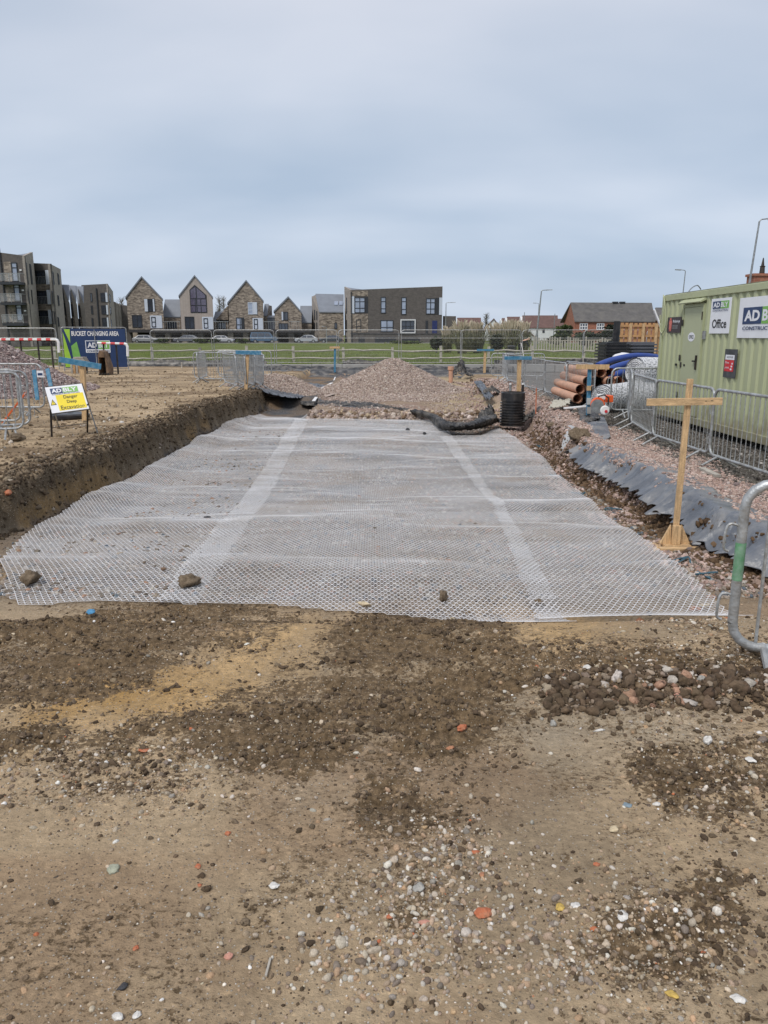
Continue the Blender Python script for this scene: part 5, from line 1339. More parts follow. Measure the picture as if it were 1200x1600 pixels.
# ================================================================== VEGETATION
M_leaf = stone_mat('foliage', .9)
def blob_tree(name, label, cat, cx, cy, z0, w_, h_, n_, cols, trunk=True, sz=.09, parts='crown'):
    r = thing(name, label, cat, (cx, cy, z0))
    if trunk:
        mb = MB(); mb.tube([(cx, cy, z0), (cx + .05, cy, z0 + h_ * .35), (cx - .1 * w_, cy, z0 + h_ * .75)], [.05 * w_, .04 * w_, .01 * w_], 6)
        for k in range(5): a = 1.3 * k; mb.tube([(cx, cy, z0 + h_ * (.25 + .08 * k)), (cx + .4 * w_ * math.cos(a), cy + .4 * w_ * math.sin(a), z0 + h_ * (.5 + .08 * k))], [.02 * w_, .006 * w_], 5)
        mb.build('trunk', m_woodgr, r)
    k = 26; cc = RNG.normal(0, 1, (k, 3)); cc /= np.linalg.norm(cc, axis=1)[:, None]; cc *= RNG.uniform(.3, .75, (k, 1))
    i = RNG.integers(0, k, n_); p = cc[i] + RNG.normal(0, .17, (n_, 3)); 
    P = np.stack([cx + p[:, 0] * w_ / 2, cy + p[:, 1] * w_ / 2, z0 + h_ * .54 + p[:, 2] * h_ * .44], -1); P[:, 2] = np.maximum(P[:, 2], z0 + .05)
    s = RNG.uniform(.6, 1.5, n_) * sz
    sh = (RNG.uniform(.6, 1.4, k))[i][:, None]
    o_ = scatter(parts, P, s, palette(n_, cols, [1] * len(cols), .2) * sh, M_leaf, 'clod', True, parent=r, squash=(.2, .5))
    return r
GR = [(.045, .065, .020), (.07, .095, .028), (.035, .05, .018), (.10, .12, .04)]
DG = [(.02, .03, .018), (.03, .042, .022), (.045, .055, .03)]
def bush_at(name, label, x0, x1, yt, yb, Y, cols, n_=900, cat='bush', sz=.12, trunk=True):
    a, b = atY(x0, yt, Y), atY(x1, yb, Y)
    z0 = float(hgt(np.array([(a.x + b.x) / 2]), np.array([Y]), False)[0])
    return blob_tree(name, label, cat, (a.x + b.x) / 2, Y, z0, (b.x - a.x), a.z - z0, n_, cols, trunk, sz)
bush_at('dark_conifer', 'small dark conifer beside the pampas grass, right of the brown block', 670, 694, 524, 547, 76, DG, 900, 'bush', .10)
bush_at('dark_conifer', 'small dark conifer in the middle of the pampas grass', 767, 789, 521, 545, 74, DG, 900, 'bush', .10)
bush_at('round_bush', 'rounded yellow-green bush left of the red brick house', 865, 897, 504, 533, 105, GR, 1500, 'bush', .16)
bush_at('hedge_shrub', 'dark green shrub under the red brick house windows', 895, 938, 516, 538, 100, DG + GR[:1], 1500, 'bush', .16)
bush_at('hedge_shrub', 'dark shrub against the timber panel fence, right of the brick windows', 936, 972, 507, 538, 92, DG, 1300, 'bush', .15)
bush_at('hedge_shrub', 'low green shrub by the grey picket fence', 855, 880, 521, 538, 108, GR[:2] + DG[:1], 900, 'bush', .15)
for i, (x0, x1, lab) in enumerate(((240, 268, 'low hedge clump between the silver saloon and the grey estate'), (325, 345, 'low hedge clump under the pale silver car'), (365, 392, 'low hedge clump just left of the blue van'), (300, 325, 'low hedge clump under the beige house'))):
    bush_at('low_hedge', lab, x0, x1, 529, 537, 138.5, GR[:2] + DG[:1], 500, 'hedge', .14, False)
bush_at('low_hedge', 'low rough grass clump before the long brown block', 600, 660, 532, 538.5, 134, GR, 700, 'hedge', .13, False)
# bare trees and a wooded rise behind the roofs
def bare_tree(label, px, yt, Y, wpx):
    a = atY(px, yt, Y); r = thing('bare_tree', label, 'tree', (a.x, Y, ZB)); mb = MB(); Hh = a.z - ZB; W_ = wpx * Y / 1200
    rr = random.Random(int(px))
    mb.tube([(a.x, Y, ZB), (a.x, Y, ZB + Hh * .5), (a.x + .1, Y, a.z)], [.25, .16, .03], 6); mb.build('trunk', m_woodgr, r)
    mb = MB()
    for k in range(70):
        t = rr.uniform(.3, .95); an = rr.uniform(0, 6.28); l = W_ * .5 * (1.15 - t) * rr.uniform(.5, 1.3); z = ZB + Hh * t
        q = Vector((a.x + l * math.cos(an), Y + l * math.sin(an), min(z + l * 1.4, a.z)))
        mb.tube([(a.x, Y, z), q], [.06, .025], 3)
        for j in range(3): mb.tube([q * .6 + Vector((a.x, Y, z)) * .4, q + Vector((rr.uniform(-1, 1), rr.uniform(-1, 1), rr.uniform(0, .9)))], [.03, .02], 3)
    mb.build('crown', m_woodgr, r)
bare_tree('bare winter tree behind the lean-to link of the peaked houses', 342, 462, 190, 14)
bare_tree('slender bare tree close to the third peaked house', 349, 464, 195, 12)
bare_tree('bare tree behind the far narrow terrace', 190, 467, 215, 22)
bare_tree('bare tree behind the broad-roofed white house', 760, 490, 240, 10)
# pampas grass
def pampas(label, px, yt, yb, Y, wpx, nb, npl, seed):
    rr = random.Random(seed); g = atY(px, yb, Y); z0 = float(hgt(np.array([g.x]), np.array([Y]), False)[0])
    Hh = atY(px, yt, Y).z - z0; W_ = wpx * Y / 1200 / 2
    r = thing('pampas_grass', label, 'ornamental grass', (g.x, Y, z0)); bl, pl = MB(), MB()
    for k in range(nb):
        a = rr.uniform(0, 6.28); q = rr.uniform(0, 1) ** .6; h_ = Hh * rr.uniform(.35, .72); w2 = .025
        b0 = Vector((g.x + rr.uniform(-.4, .4) * W_, Y + rr.uniform(-.3, .3) * W_, z0)); t0 = b0 + Vector((math.cos(a) * q * W_ * .9, math.sin(a) * q * W_ * .7, h_)); t1 = b0 + Vector((math.cos(a) * q * W_ * 1.35, math.sin(a) * q * W_, h_ * .7))
        sx = Vector((-math.sin(a), math.cos(a), 0)) * w2
        bl.add([b0 - sx, b0 + sx, t0 + sx * .8, t0 - sx * .8, t1], [(0, 1, 2, 3), (3, 2, 4)])
    for k in range(npl):
        a = rr.uniform(0, 6.28); q = rr.uniform(0, 1) ** .7; h_ = Hh * rr.uniform(.78, 1.0)
        b0 = Vector((g.x, Y, z0)); t0 = b0 + Vector((math.cos(a) * q * W_ * .9, math.sin(a) * q * W_ * .6, h_)); m0 = b0.lerp(t0, .68)
        dv = (t0 - b0).normalized(); bd = Vector((math.cos(a), math.sin(a), -.2)) * .12
        pl.tube([m0, m0.lerp(t0, .35), m0.lerp(t0, .75) + bd * .3, t0 + bd], [.02, .085, .07, .012], 5); pl.tube([b0, m0], .012, 3)
    bl.build('blades', mat('pampas_blade_' + str(seed), (.14, .14, .075), .9, var=.35, vs=1.5), r, fix=False)
    pl.build('plumes', mat('pampas_plume_' + str(seed), (.42, .36, .27), .95, var=.15, vs=2), r)
for i, (px, yt, yb, Y, w_, lab) in enumerate([
    (699, 510, 547, 78, 34, 'shorter pale pampas clump beside the dark conifer'), (722, 500, 546, 74, 44, 'pampas clump with tall cream plumes, left of the white gable'),
    (746, 502, 546, 76, 40, 'pampas clump directly before the white gable, on its left'), (798, 499, 547, 73, 46, 'widest pampas clump right of the middle conifer'),
    (818, 502, 546, 80, 36, 'pampas clump nearest the tall lamp post'), (735, 506, 545, 82, 50, 'rear pampas clump between the two leftmost tall ones'), (775, 504, 545, 84, 44, 'rear pampas clump behind the middle conifer')]):
    pampas(lab, px, yt - 2, yb, Y, w_ * .74, 260, 64, 700 + i)
# rough grass between the fences
n = 26000
y = 45.5 + 34 * RNG.uniform(0, 1, n) ** 1.6; x = RNG.uniform(-.62, .62, n) * y
ok = RNG.uniform(0, 1, n) < ss(.4, .6, fbm(x * .4, y * .4, 3, 560)) + .2; x, y = x[ok], y[ok]
s = RNG.uniform(.06, .2, len(x)); P = np.stack([x, y, hgt(x, y, False) + s * .3], -1)
o = scatter('grass', P, s, palette(len(x), [(.055, .085, .025), (.09, .12, .04), (.15, .15, .07)], [5, 4, 1.6], .2), M_leaf, 'blade', True, upright=True)

# ================================================================== FENCES
# weathered post and rail fence
YF = 50.0
rf = thing('rail_fence', 'weathered two-rail post fence of split timber along the green field', 'fence', (0, YF, 0))
rr = random.Random(5); posts = []
for i in range(16):
    px = -60 + 74.5 * i + rr.uniform(-4, 4); p = atY(px, 555, YF); posts.append(p.x)
    mb = MB(); h_ = rr.uniform(.92, 1.05); mb.beam((p.x, YF, -.1), (p.x + rr.uniform(-.03, .03), YF, h_), .17, .12); mb.build('post', m_woodgr if i == 5 else m_woodold, rf)
for i in range(15):
    for zz in (.72, .26):
        a = Vector((posts[i] - .05, YF - .07, zz + rr.uniform(-.05, .05))); b = Vector((posts[i + 1] + .05, YF - .07, zz + rr.uniform(-.05, .05)))
        mb = MB(); pts = [a.lerp(b, t) + Vector((0, rr.uniform(-.02, .02), rr.uniform(-.04, .04) if 0 < t < 1 else 0)) for t in (0, .2, .4, .6, .8, 1)]
        mb.tube(pts, [.035, .055, .06, .06, .055, .035], 5); mb.build('rail', m_woodold, rf)
# grey picket fence far right
pf = thing('picket_fence', 'grey uneven picket fence in front of the red brick house', 'fence', atY(885, 540, 88))
for i in range(32):
    p = atY(822 + 4.1 * i, 530, 88); h_ = rr.uniform(1.1, 1.6); mb = MB(); mb.beam((p.x, 88, .02), (p.x + rr.uniform(-.06, .06), 88, h_), .16, .05); mb.build('picket', m_woodold, pf)
mb = MB(); mb.beam(atY(820, 533, 88.1), atY(955, 531, 88.1), .06, .12); mb.build('rail', m_woodold, pf)
# welded mesh site fence panels
def fence_panel():
    r = thing('fence_panel', '', 'fence panel'); W_, H_ = 3.5, 2.0; rad = .021
    mb = MB(); c = .18
    pts = [(0.03, 0, .06), (0.03, 0, H_ - c)] + [(0.03 + c * (1 - math.cos(a)), 0, H_ - c + c * math.sin(a)) for a in (.5, 1.0, 1.57)] + [(W_ - .03 - c * (1 - math.cos(a)), 0, H_ - c + c * math.sin(a)) for a in (1.57, 1.0, .5)] + [(W_ - .03, 0, H_ - c), (W_ - .03, 0, .06)]
    mb.tube(pts, rad, 6); mb.build('frame', m_galv, r, local=True)
    for z in (.2, 1.55): mb = MB(); mb.tube([(.03, 0, z), (W_ - .03, 0, z)], .014, 5); mb.build('rail', m_galv, r, local=True)
    mb = MB()
    for k in range(1, 60): x_ = k * W_ / 60; mb.add([(x_ - .0022, 0, .2), (x_ + .0022, 0, .2), (x_ + .0022, 0, H_ - .01), (x_ - .0022, 0, H_ - .01)], [(0, 1, 2, 3)])
    for k in range(1, 8): z = .2 + k * .225; mb.add([(.03, .003, z - .002), (W_ - .03, .003, z - .002), (W_ - .03, .003, z + .002), (.03, .003, z + .002)], [(0, 1, 2, 3)])
    o = mb.build('wire_mesh', m_galv, r, local=True, fix=False); o['kind'] = 'stuff'
    mb = MB(); mb.box(-.33, .33, -.11, .11, 0, .12); mb.build('foot_block', m_blk, r, local=True, bevel=.02)
    return r
hp = fence_panel()
names = ['first mesh panel right of the navy banner, leaning slightly', 'mesh panel behind the cluster of loose steel barriers', 'mesh panel in front of the blue van and third peaked house', 'mesh panel in front of the smallest peaked house and rooflight house', 'mesh panel left part of the long brown block, behind the gravel heap', 'mesh panel before the right half of the long brown block', 'mesh panel before the pampas grass and white gable', 'mesh panel before the crouching person and picket fence', 'mesh panel before the red brick house, left of the black trays']
pxs = [236, 333, 431, 528, 626, 719, 815, 912, 1008, 1105]
for i in range(9):
    o = hp if i == 0 else copy_tree(hp)
    a = atY(pxs[i], 545, 44.6); b = atY(pxs[i + 1], 545, 44.6)
    o.location = (a.x, 44.6 + (.15 if i % 2 else 0), -.02); o.rotation_euler = (math.radians([3, 0, 1, -1, 1.5, 0, -1, 0, 1][i]), 0, math.radians([1.5, -1, .5, 0, -1, 1, 0, -1, 0][i])); o['label'] = names[i]; o['group'] = 'steel mesh fence panels round the site'
for i, (px, lab) in enumerate(((-25, 'mesh panel behind the big gravel heap, beside the navy banner'), (-130, 'mesh panel at the far left behind the big gravel heap'))):
    o = copy_tree(hp); a = atY(px, 545, 37.5); o.location = (a.x, 37.5 + i * .3, 0.02); o.rotation_euler = (0, 0, .03); o['label'] = lab; o['group'] = 'steel mesh fence panels round the site'

# banner hung on its own fence panel
bp = atY(98, 545, 36.5); bn = thing('banner', 'navy and green site banner lettered BUCKET CHANGING AREA on a mesh panel', 'banner', (bp.x, 36.5, 0))
fb = Facade((bp.x, 36.5), (atY(199, 545, 37.6).x, 37.6)); Lb = fb.L
z1b, z0b = 2.02, .20
mb = MB(); fb.box(mb, .05, Lb - .05, z0b, z1b - .03, 0, .006); mb.build('cloth', m_navy, bn)
def bpoly(pts, m_, o=.010, nm='green_stripe'):
    mb = MB(); mb.prism([fb.P(u * Lb, z0b + v * (z1b - z0b), .008) for u, v in pts], fb.n * (o - .008)); mb.build(nm, m_, bn)
bpoly([(.02, .02), (.14, .02), (.10, .35), (.045, .75), (.02, .9)], m_lime); bpoly([(.04, .97), (.13, .97), (.12, .62)], m_lime)
bpoly([(.13, .55), (.22, .66), (.27, .18), (.15, .18)], m_green)
def T(par, fc, txt, m_, u, z, w_, h_, o=.012, bold=.02, name='lettering', shear=0):
    s_ = 1 if (fc.P(1, 0) - fc.P(0, 0)).cross(Vector((0, 0, 1))).dot(fc.n) > 0 else -1
    O = fc.P(u, z, o); return text_mesh(txt, m_, O, fc.d, (0, 0, 1), w_, h_, name, par, 0, bold, shear, fc.n)
T(bn, fb, 'BUCKET CHANGING AREA', m_white, .15 * Lb, 1.66, .73 * Lb, .22, bold=.03)
def logo(par, fc, u, z, w_, h_, o=.012, board=True, inv=False):
    """navy AD and green BLY blocks with the line of lettering below"""
    def bx(a, b, c, d, m_, o0, o1, nm): mb = MB(); fc.box(mb, u + a * w_, u + b * w_, z + c * h_, z + d * h_, o0, o1); mb.build(nm, m_, par)
    s_ = -1 if inv else 1
    if board: bx(-.03, 1.03, -.02, 1.06, m_white_sign, o, o + .003, 'logo_board')
    e_ = .004
    A = (.0, .5) if not inv else (.5, 1.0); B = (.51, 1.0) if not inv else (0, .49)
    bx(A[0], A[1], .30, 1, m_navy, o + e_, o + e_ + .003, 'logo_block'); bx(B[0], B[1], .30, 1, m_green, o + e_, o + e_ + .003, 'logo_block')
    ex = fc.d * s_
    def tx(t, m_, a, b, c, d, bold):
        O = fc.P(u + (a if not inv else 1 - a) * w_, z + c * h_, o + e_ + .006); text_mesh(t, m_, O, ex, (0, 0, 1), (b - a) * w_, (d - c) * h_, 'lettering', par, 0, bold, 0, fc.n)
    tx('AD', m_white_sign, .05, .46, .42, .88, .04); tx('BLY', m_white_sign, .53, .96, .42, .88, .03)
    tx('CONSTRUCTION', m_navy, .02, .98, .04, .20, .02)
logo(bn, fb, .36 * Lb, .90, .36 * Lb, .52, o=.012)
mb = MB(); mb.tube([fb.P(0, .05, -.03), fb.P(0, 2.0, -.03), fb.P(.08, 2.05, -.03), fb.P(Lb - .08, 2.05, -.03), fb.P(Lb, 2.0, -.03), fb.P(Lb, .05, -.03)], .022, 6); mb.tube([fb.P(0, .15, -.03), fb.P(Lb, .15, -.03)], .016, 5); mb.build('frame', m_galv, bn)
mb = MB(); mb.tube([fb.P(.50 * Lb, .1, .05), fb.P(.50 * Lb, 1.95, .05)], .018, 5); mb.build('brace', m_galv, bn)
# red and white striped guard rails
def striped(label, x0, x1, y, Y, legpx):
    a, b = atY(x0, y, Y), atY(x1, y + (1 if x1 > 150 else 0), Y)
    r = thing('striped_guard_rail', label, 'guard rail', (a.x, Y, 0), 'red and white striped guard rails')
    n_ = int((b - a).length / .19); 
    for k in range(n_):
        mb = MB(); mb.tube([a.lerp(b, k / n_), a.lerp(b, (k + 1) / n_)], .05, 8); mb.build('stripe', m_red if k % 2 else m_white, r)
    mb = MB(); mb.tube([b, b + Vector((.1, 0, -.03)), b + Vector((.14, 0, -.14)), b + Vector((.12, 0, -.55))], .062, 8); mb.build('end_bend', m_white, r)
    for px in legpx: q = atY(px, y, Y); mb = MB(); mb.box(q.x - .03, q.x + .03, Y + .07, Y + .13, 0, a.z); mb.build('leg', m_rust, r)
striped('striped red and white guard rail on top of the big gravel heap, left edge', -60, 86, 530.5, 34, (30, 57, 78))
striped('striped red and white guard rail standing in front of the navy banner', 152, 194, 536, 35, (160, 180))
# digger bucket and odds and ends by the banner
bk = thing('digger_bucket', 'rusty brown digger bucket standing on end in front of the banner', 'digger bucket', (-12.6, 34, 0))
q0 = atY(153.5, 573, 34).x; q1 = atY(170, 573, 34).x; zt = atY(160, 547, 34).z
mb = MB(); W_ = q1 - q0
mb.prism([(q0, 34, .0), (q0, 34, zt * .8), (q0 + .1, 34, zt), (q1 - .18, 34, zt * .92), (q1, 34, zt * .3), (q1 - .02, 34, 0), (q0 + W_ * .72, 34, 0), (q0 + W_ * .68, 34, zt * .7), (q0 + W_ * .12, 34, zt * .7), (q0 + W_ * .1, 34, 0)], (0, .6, 0)); m_bk = mat('rusty_bucket_steel', (.17, .11, .07), .8, .3, var=.3, dirt=(.3, .2, .12), ds=4, da=.6); mb.build('shell', m_bk, bk, bevel=.02)
mb = MB(); mb.box(q0 + .05, q1 - .1, 34.55, 34.6, .02, zt * .85); mb.build('back_plate', m_rust, bk)
for k in range(4): mb = MB(); x_ = q0 + .04 + k * W_ / 4; mb.hexa([(x_, 33.85, .0), (x_ + .06, 33.85, 0), (x_ + .06, 34.0, 0), (x_, 34.0, 0), (x_ + .01, 33.84, .05), (x_ + .05, 33.84, .05), (x_ + .06, 34, .09), (x_, 34, .09)]); mb.build('tooth', m_rust, bk)
pal = thing('timber_pallet', 'brown timber pallet on edge behind the slanted blue board', 'pallet', atY(118, 573, 35))
a, b = atY(110, 573, 35), atY(134, 567, 35)
for k in range(6): x_ = a.x + (b.x - a.x) * k / 6; mb = MB(); mb.box(x_, x_ + .09, 35, 35.03, .02, .42); mb.build('slat', m_fenceor if k % 2 else m_woodold, pal)
for z in (.05, .33): mb = MB(); mb.box(a.x, b.x, 35.035, 35.1, z, z + .08); mb.build('rail', m_woodold, pal)
st = thing('plank_stack', 'pale stack of sawn planks in front of the green banner stripe', 'timber stack', atY(122, 563, 35.6))
a, b = atY(112, 560, 35.6), atY(136, 560, 35.6)
for k in range(4): mb = MB(); mb.box(a.x + .05 * k, b.x - .04 * k, 35.4, 35.9, .46 + .07 * k, .52 + .07 * k); mb.build('plank', m_woodold, st)
for x_ in (a.x + .1, b.x - .2): mb = MB(); mb.box(x_, x_ + .1, 35.45, 35.85, 0, .455); mb.build('bearer', m_rust, st)

# low concrete edging behind the excavation
lw = thing('low_wall', 'low grey concrete edging running behind the gravel heaps', 'wall', (-6.5, 40, 0))
a, b = atY(392, 572, 40).x, atY(915, 572, 40).x; nb = 11
for k in range(nb):
    x0 = a + (b - a) * k / nb; mb = MB(); dz = random.uniform(-.01, .02); mb.box(x0 + .01, x0 + (b - a) / nb - .01, 40, 40.3, -.15, .24 + dz); mb.build('block', m_conc, lw, bevel=.015)

# ================================================================== MEMBRANES
def px_rows(rows, zs):
    out = []
    for r, z in zip(rows, zs):
        out.append([tuple(atZ(px, py, (zz if isinstance(z, (int, float)) else z[i]) if False else (z if isinstance(z, (int, float)) else z[i]))) for i, (px, py) in enumerate(r)])
    return out
X8 = np.linspace(-7.8, 6.6, 12)
o = cloth('membrane_sheet', [[(x_, 39.9, .10 + .05 * math.sin(x_)), (x_, 39.5, -.02), (x_, 39.0, -.28), (x_ + .1, 37.6, -.46)] for x_ in X8], m_mem, 160, 24, .07, 1.4, seed=1)
tag(o, 'long black membrane hanging under the concrete edging behind the heaps', 'plastic sheet', 'sheets of black plastic membrane')
o = cloth('membrane_sheet', px_rows([[(386, 596), (420, 597), (455, 598), (486, 600), (512, 603)], [(398, 603), (430, 606), (465, 609), (485, 607), (508, 606)], [(402, 611), (442, 621), (470, 623), (488, 617), (498, 611)]], [(-.02, -.06, -.1, -.2, -.25), (-.02, -.10, -.2, -.25, -.28), (-.04, -.2, -.3, -.34, -.34)]), m_memb, 60, 90, .06, 2.2, seed=2)
tag(o, 'glossy blue-black sheet folded over the ground below the small gravel heap', 'plastic sheet', 'sheets of black plastic membrane')
top = [(470, 629), (510, 627), (545, 628), (580, 630), (615, 637), (650, 641), (680, 649), (705, 661), (735, 661), (758, 651), (776, 649)]
bot = [(470, 633), (512, 637), (560, 641), (600, 642), (630, 645), (655, 650), (672, 657), (692, 672), (728, 673), (757, 668), (779, 660)]
zt_ = [-.42, -.40, -.39, -.39, -.39, -.38, -.37, -.35, -.33, -.27, -.30]; zb_ = [-.46] * 6 + [-.50] * 5
mid = [((a[0] + b[0]) / 2, (a[1] + b[1]) / 2 - 1) for a, b in zip(top, bot)]
o = cloth('membrane_sheet', px_rows([top, mid, bot], [zt_, [z + .01 for z in zt_], zb_]), m_mem, 80, 380, .040, 6.5, seed=3)
tag(o, 'crumpled black sheet along the near edge of the central stone platform', 'plastic sheet', 'sheets of black plastic membrane')
def crumple(lab, px, py, z, w_, h_, m_, seed, amp=.12, fs=4):
    c = atZ(px, py, z); ct = []
    for i in range(5):
        row = []
        for j in range(6):
            u = (j / 5 - .5) * w_; v = (i / 4 - .5) * w_ * .6
            row.append((c.x + u + random.uniform(-.1, .1) * w_, c.y + v, z + h_ * math.exp(-((u / w_) ** 2 + (v / w_) ** 2) * 7) * random.uniform(.6, 1.25)))
        ct.append(row)
    o = cloth('crumpled_sheet', ct, m_, 50, 60, amp, fs, seed=seed); tag(o, lab, 'plastic sheet', 'sheets of black plastic membrane')
crumple('black plastic bunched up at the right end of the platform sheet, by the chamber', 764, 664, -.52, .6, .48, m_mem, 4, .05, 9)
crumple('black plastic bunched against the concrete edging, left of the tall heap', 546, 588, -.4, 1.1, .75, m_mem, 5)
crumple('black plastic bunched up beside the upright orange pipe', 722, 592, -.3, .9, .75, m_mem, 6)
crumple('dark plastic crumpled against the right side of the black chamber', 830, 662, -.45, .55, .25, m_mem, 7, .07, 6)
crumple('small black plastic bundle at the left edge of the spoil, above the platform sand', 768, 616, -.15, .5, .25, m_mem, 8, .07, 6)
# sheets draped over the right bank
rs = lambda v: float(vn(np.array([v]), np.array([.3]), 77)[0])
def hang_sheet(y0, y1, ny, m_, seed, inner=.5, drop=.36, fold=1.0):
    """thin sheet: flat and part buried on the bank, a crisp lip, then a creased face hanging down"""
    yy = np.linspace(y0, y1, ny); nt_, nf = 14, 34
    R = xr(yy) + .07 + .05 * (fbm(yy * 1.4, yy * 0, 3, seed) - .5)
    G = hgt(yy * 0 + R + .15, yy, False)
    w_ = inner * (.25 + 1.1 * vn(yy * 1.1, yy * 0, seed + 1)); dr = drop * (.65 + .6 * fbm(yy * 1.7, yy * 0, 3, seed + 2)) + .10 * (vn(yy * 7, yy * 0, seed + 3) - .5)
    wy = yy * 3.3 + 1.6 * fbm(yy * 1.6, yy * 0, 3, seed + 4)
    tri = np.abs((wy % 1.0) * 2 - 1) * (.25 + 1.1 * vn(yy * 2.1, yy * 0, seed + 9)); tri2 = np.abs(((wy * 2.7 + .3) % 1.0) * 2 - 1)
    rows = []
    for t in np.linspace(1, 0, nt_, endpoint=False):
        x_ = R + w_ * t; g_ = hgt(x_, yy); rows.append(np.stack([x_, yy + .02 * np.sin(yy * 9), np.maximum(g_, G - .03) + .014 + .035 * (tri - .4) * (1 - t) + .05 * (fbm(x_ * 5, yy * 5, 3, seed + 5) - .5)], -1))
    for t in np.linspace(0, 1, nf):
        f_ = fold * (.115 * tri * t ** .7 + .040 * tri2 * t + .03 * (fbm(yy * 6, yy * 0 + t * 3, 3, seed + 6) - .5))
        x_ = R - .30 * t ** .8 * (drop / .36) - f_ + .05 * np.sin(3 * t); rows.append(np.stack([x_, yy + .05 * t * (vn(yy * 4, yy * 0, seed + 7) - .5) * 2, G + .02 + .03 * (tri - .4) * (1 - t) - dr * t - .02 * t * tri2], -1))
    V = np.stack(rows, 0).reshape(-1, 3)
    V[:, 2] = np.maximum(V[:, 2], hgt(V[:, 0], V[:, 1]) + .012)
    o = grid_mesh('membrane_sheet', V, nt_ + nf, ny, m_, None, True)
    o.data.set_sharp_from_angle(angle=math.radians(28))
    md = o.modifiers.new('thickness', 'SOLIDIFY'); md.thickness = .003
    return o
o = hang_sheet(13.1, 6.0, 620, m_memd, 810, inner=.34, drop=.29, fold=1.35)
tag(o, 'long dusty grey-blue sheet draped over the right bank behind the timber cross', 'plastic sheet', 'sheets of black plastic membrane')
o = cloth('membrane_sheet', [[(3.9, 6.3, .02), (4.1, 5.8, .0), (4.4, 5.2, -.05)], [(3.55, 6.2, -.02), (3.7, 5.6, -.06), (4.0, 5.0, -.1)], [(3.45, 6.1, -.3), (3.6, 5.5, -.32), (3.9, 4.9, -.3)]], m_mem, 40, 50, .04, 3, seed=10)
tag(o, 'dark end of plastic sheet at the right edge, behind the nearest barrier', 'plastic sheet', 'sheets of black plastic membrane')
def quad_sheet(lab, pts, m_, z, seed, amp=.03, n=(30, 30), fs=4, name='membrane_sheet', thick=.004):
    A_, B_, C_, D_ = [atZ(px, py, zz) for (px, py), zz in zip(pts, z)]
    ct = [[A_.lerp(B_, t) for t in (0, .5, 1)], [A_.lerp(D_, .5).lerp(B_.lerp(C_, .5), t) + Vector((0, 0, .03)) for t in (0, .5, 1)], [D_.lerp(C_, t) for t in (0, .5, 1)]]
    o = cloth(name, [[tuple(p) for p in r] for r in ct], m_, n[0], n[1], amp, fs, seed=seed, thick=thick); tag(o, lab, 'plastic sheet', 'sheets of black plastic membrane'); return o
quad_sheet('stiff dark grey flap of sheet pointing down at the foot of the blue stake', [(908, 655), (944, 652), (955, 684), (924, 700)], m_memd, [-.0, -.02, -.08, -.16], 11, .02)
quad_sheet('black fold of sheet just under the blue striped stake', [(905, 640), (930, 636), (938, 656), (908, 664)], m_mem, [.05, .05, -.0, -.03], 12, .05)
quad_sheet('pale grey strip of sheet hanging down the brown spoil left of the draped sheet', [(888, 676), (902, 675), (893, 714), (877, 712)], mat('pale_grey_sheet', (.42, .43, .44), .5, var=.2, dirt=(.3, .25, .2), da=.6), [-.12, -.12, -.48, -.48], 13, .03)
quad_sheet('small blue-grey scraps of sheet along the sandy slope above the chamber', [(742, 598), (752, 596), (772, 622), (760, 626)], m_memb, [-.1, -.08, -.12, -.2], 14, .07, fs=7)
o = cloth('silt_fence', [[(x_, 43.6, .32 + .06 * math.sin(x_ * 2)), (x_, 43.5, .1), (x_, 43.3, -.02)] for x_ in np.linspace(-18, -6.5, 9)], m_mem, 90, 10, .05, 1.2, seed=15); tag(o, 'low black silt sheet along the field edge left of the loose barriers', 'plastic sheet', 'sheets of black plastic membrane')
o = cloth('silt_fence', [[(x_, 43.9, .34 + .05 * math.sin(x_ * 3)), (x_, 43.8, .1), (x_, 43.6, -.05)] for x_ in np.linspace(6.2, 16, 9)], m_mem, 90, 10, .05, 1.2, seed=16); tag(o, 'low black silt sheet behind the right row of barriers', 'plastic sheet', 'sheets of black plastic membrane')
o = cloth('silt_fence', [[(x_, 45.6, .26 + .05 * math.sin(x_ * 3)), (x_, 45.5, .1), (x_, 45.3, -.02)] for x_ in np.linspace(-2.4, 1.2, 5)], m_mem, 60, 10, .05, 1.2, seed=17); tag(o, 'short black silt sheet at the field edge behind the tall heap', 'plastic sheet', 'sheets of black plastic membrane')
# white tape running from the heap to the platform sheet
mb = MB(); pts = [atZ(*q) for q in ((524, 589, -.2), (519, 600, -.28), (505, 607, -.3), (498, 618, -.33), (490, 629, -.33))]
mb.beam(pts[0], pts[1], .05, .01)
for a, b in zip(pts[1:], pts[2:]): mb.beam(a + Vector((0, 0, .05)), b + Vector((0, 0, .05)), .10, .012)
o = mb.build('white_tape', m_white); tag(o, 'white edging strip lying from the back of the heap to the platform sheet', 'tape')

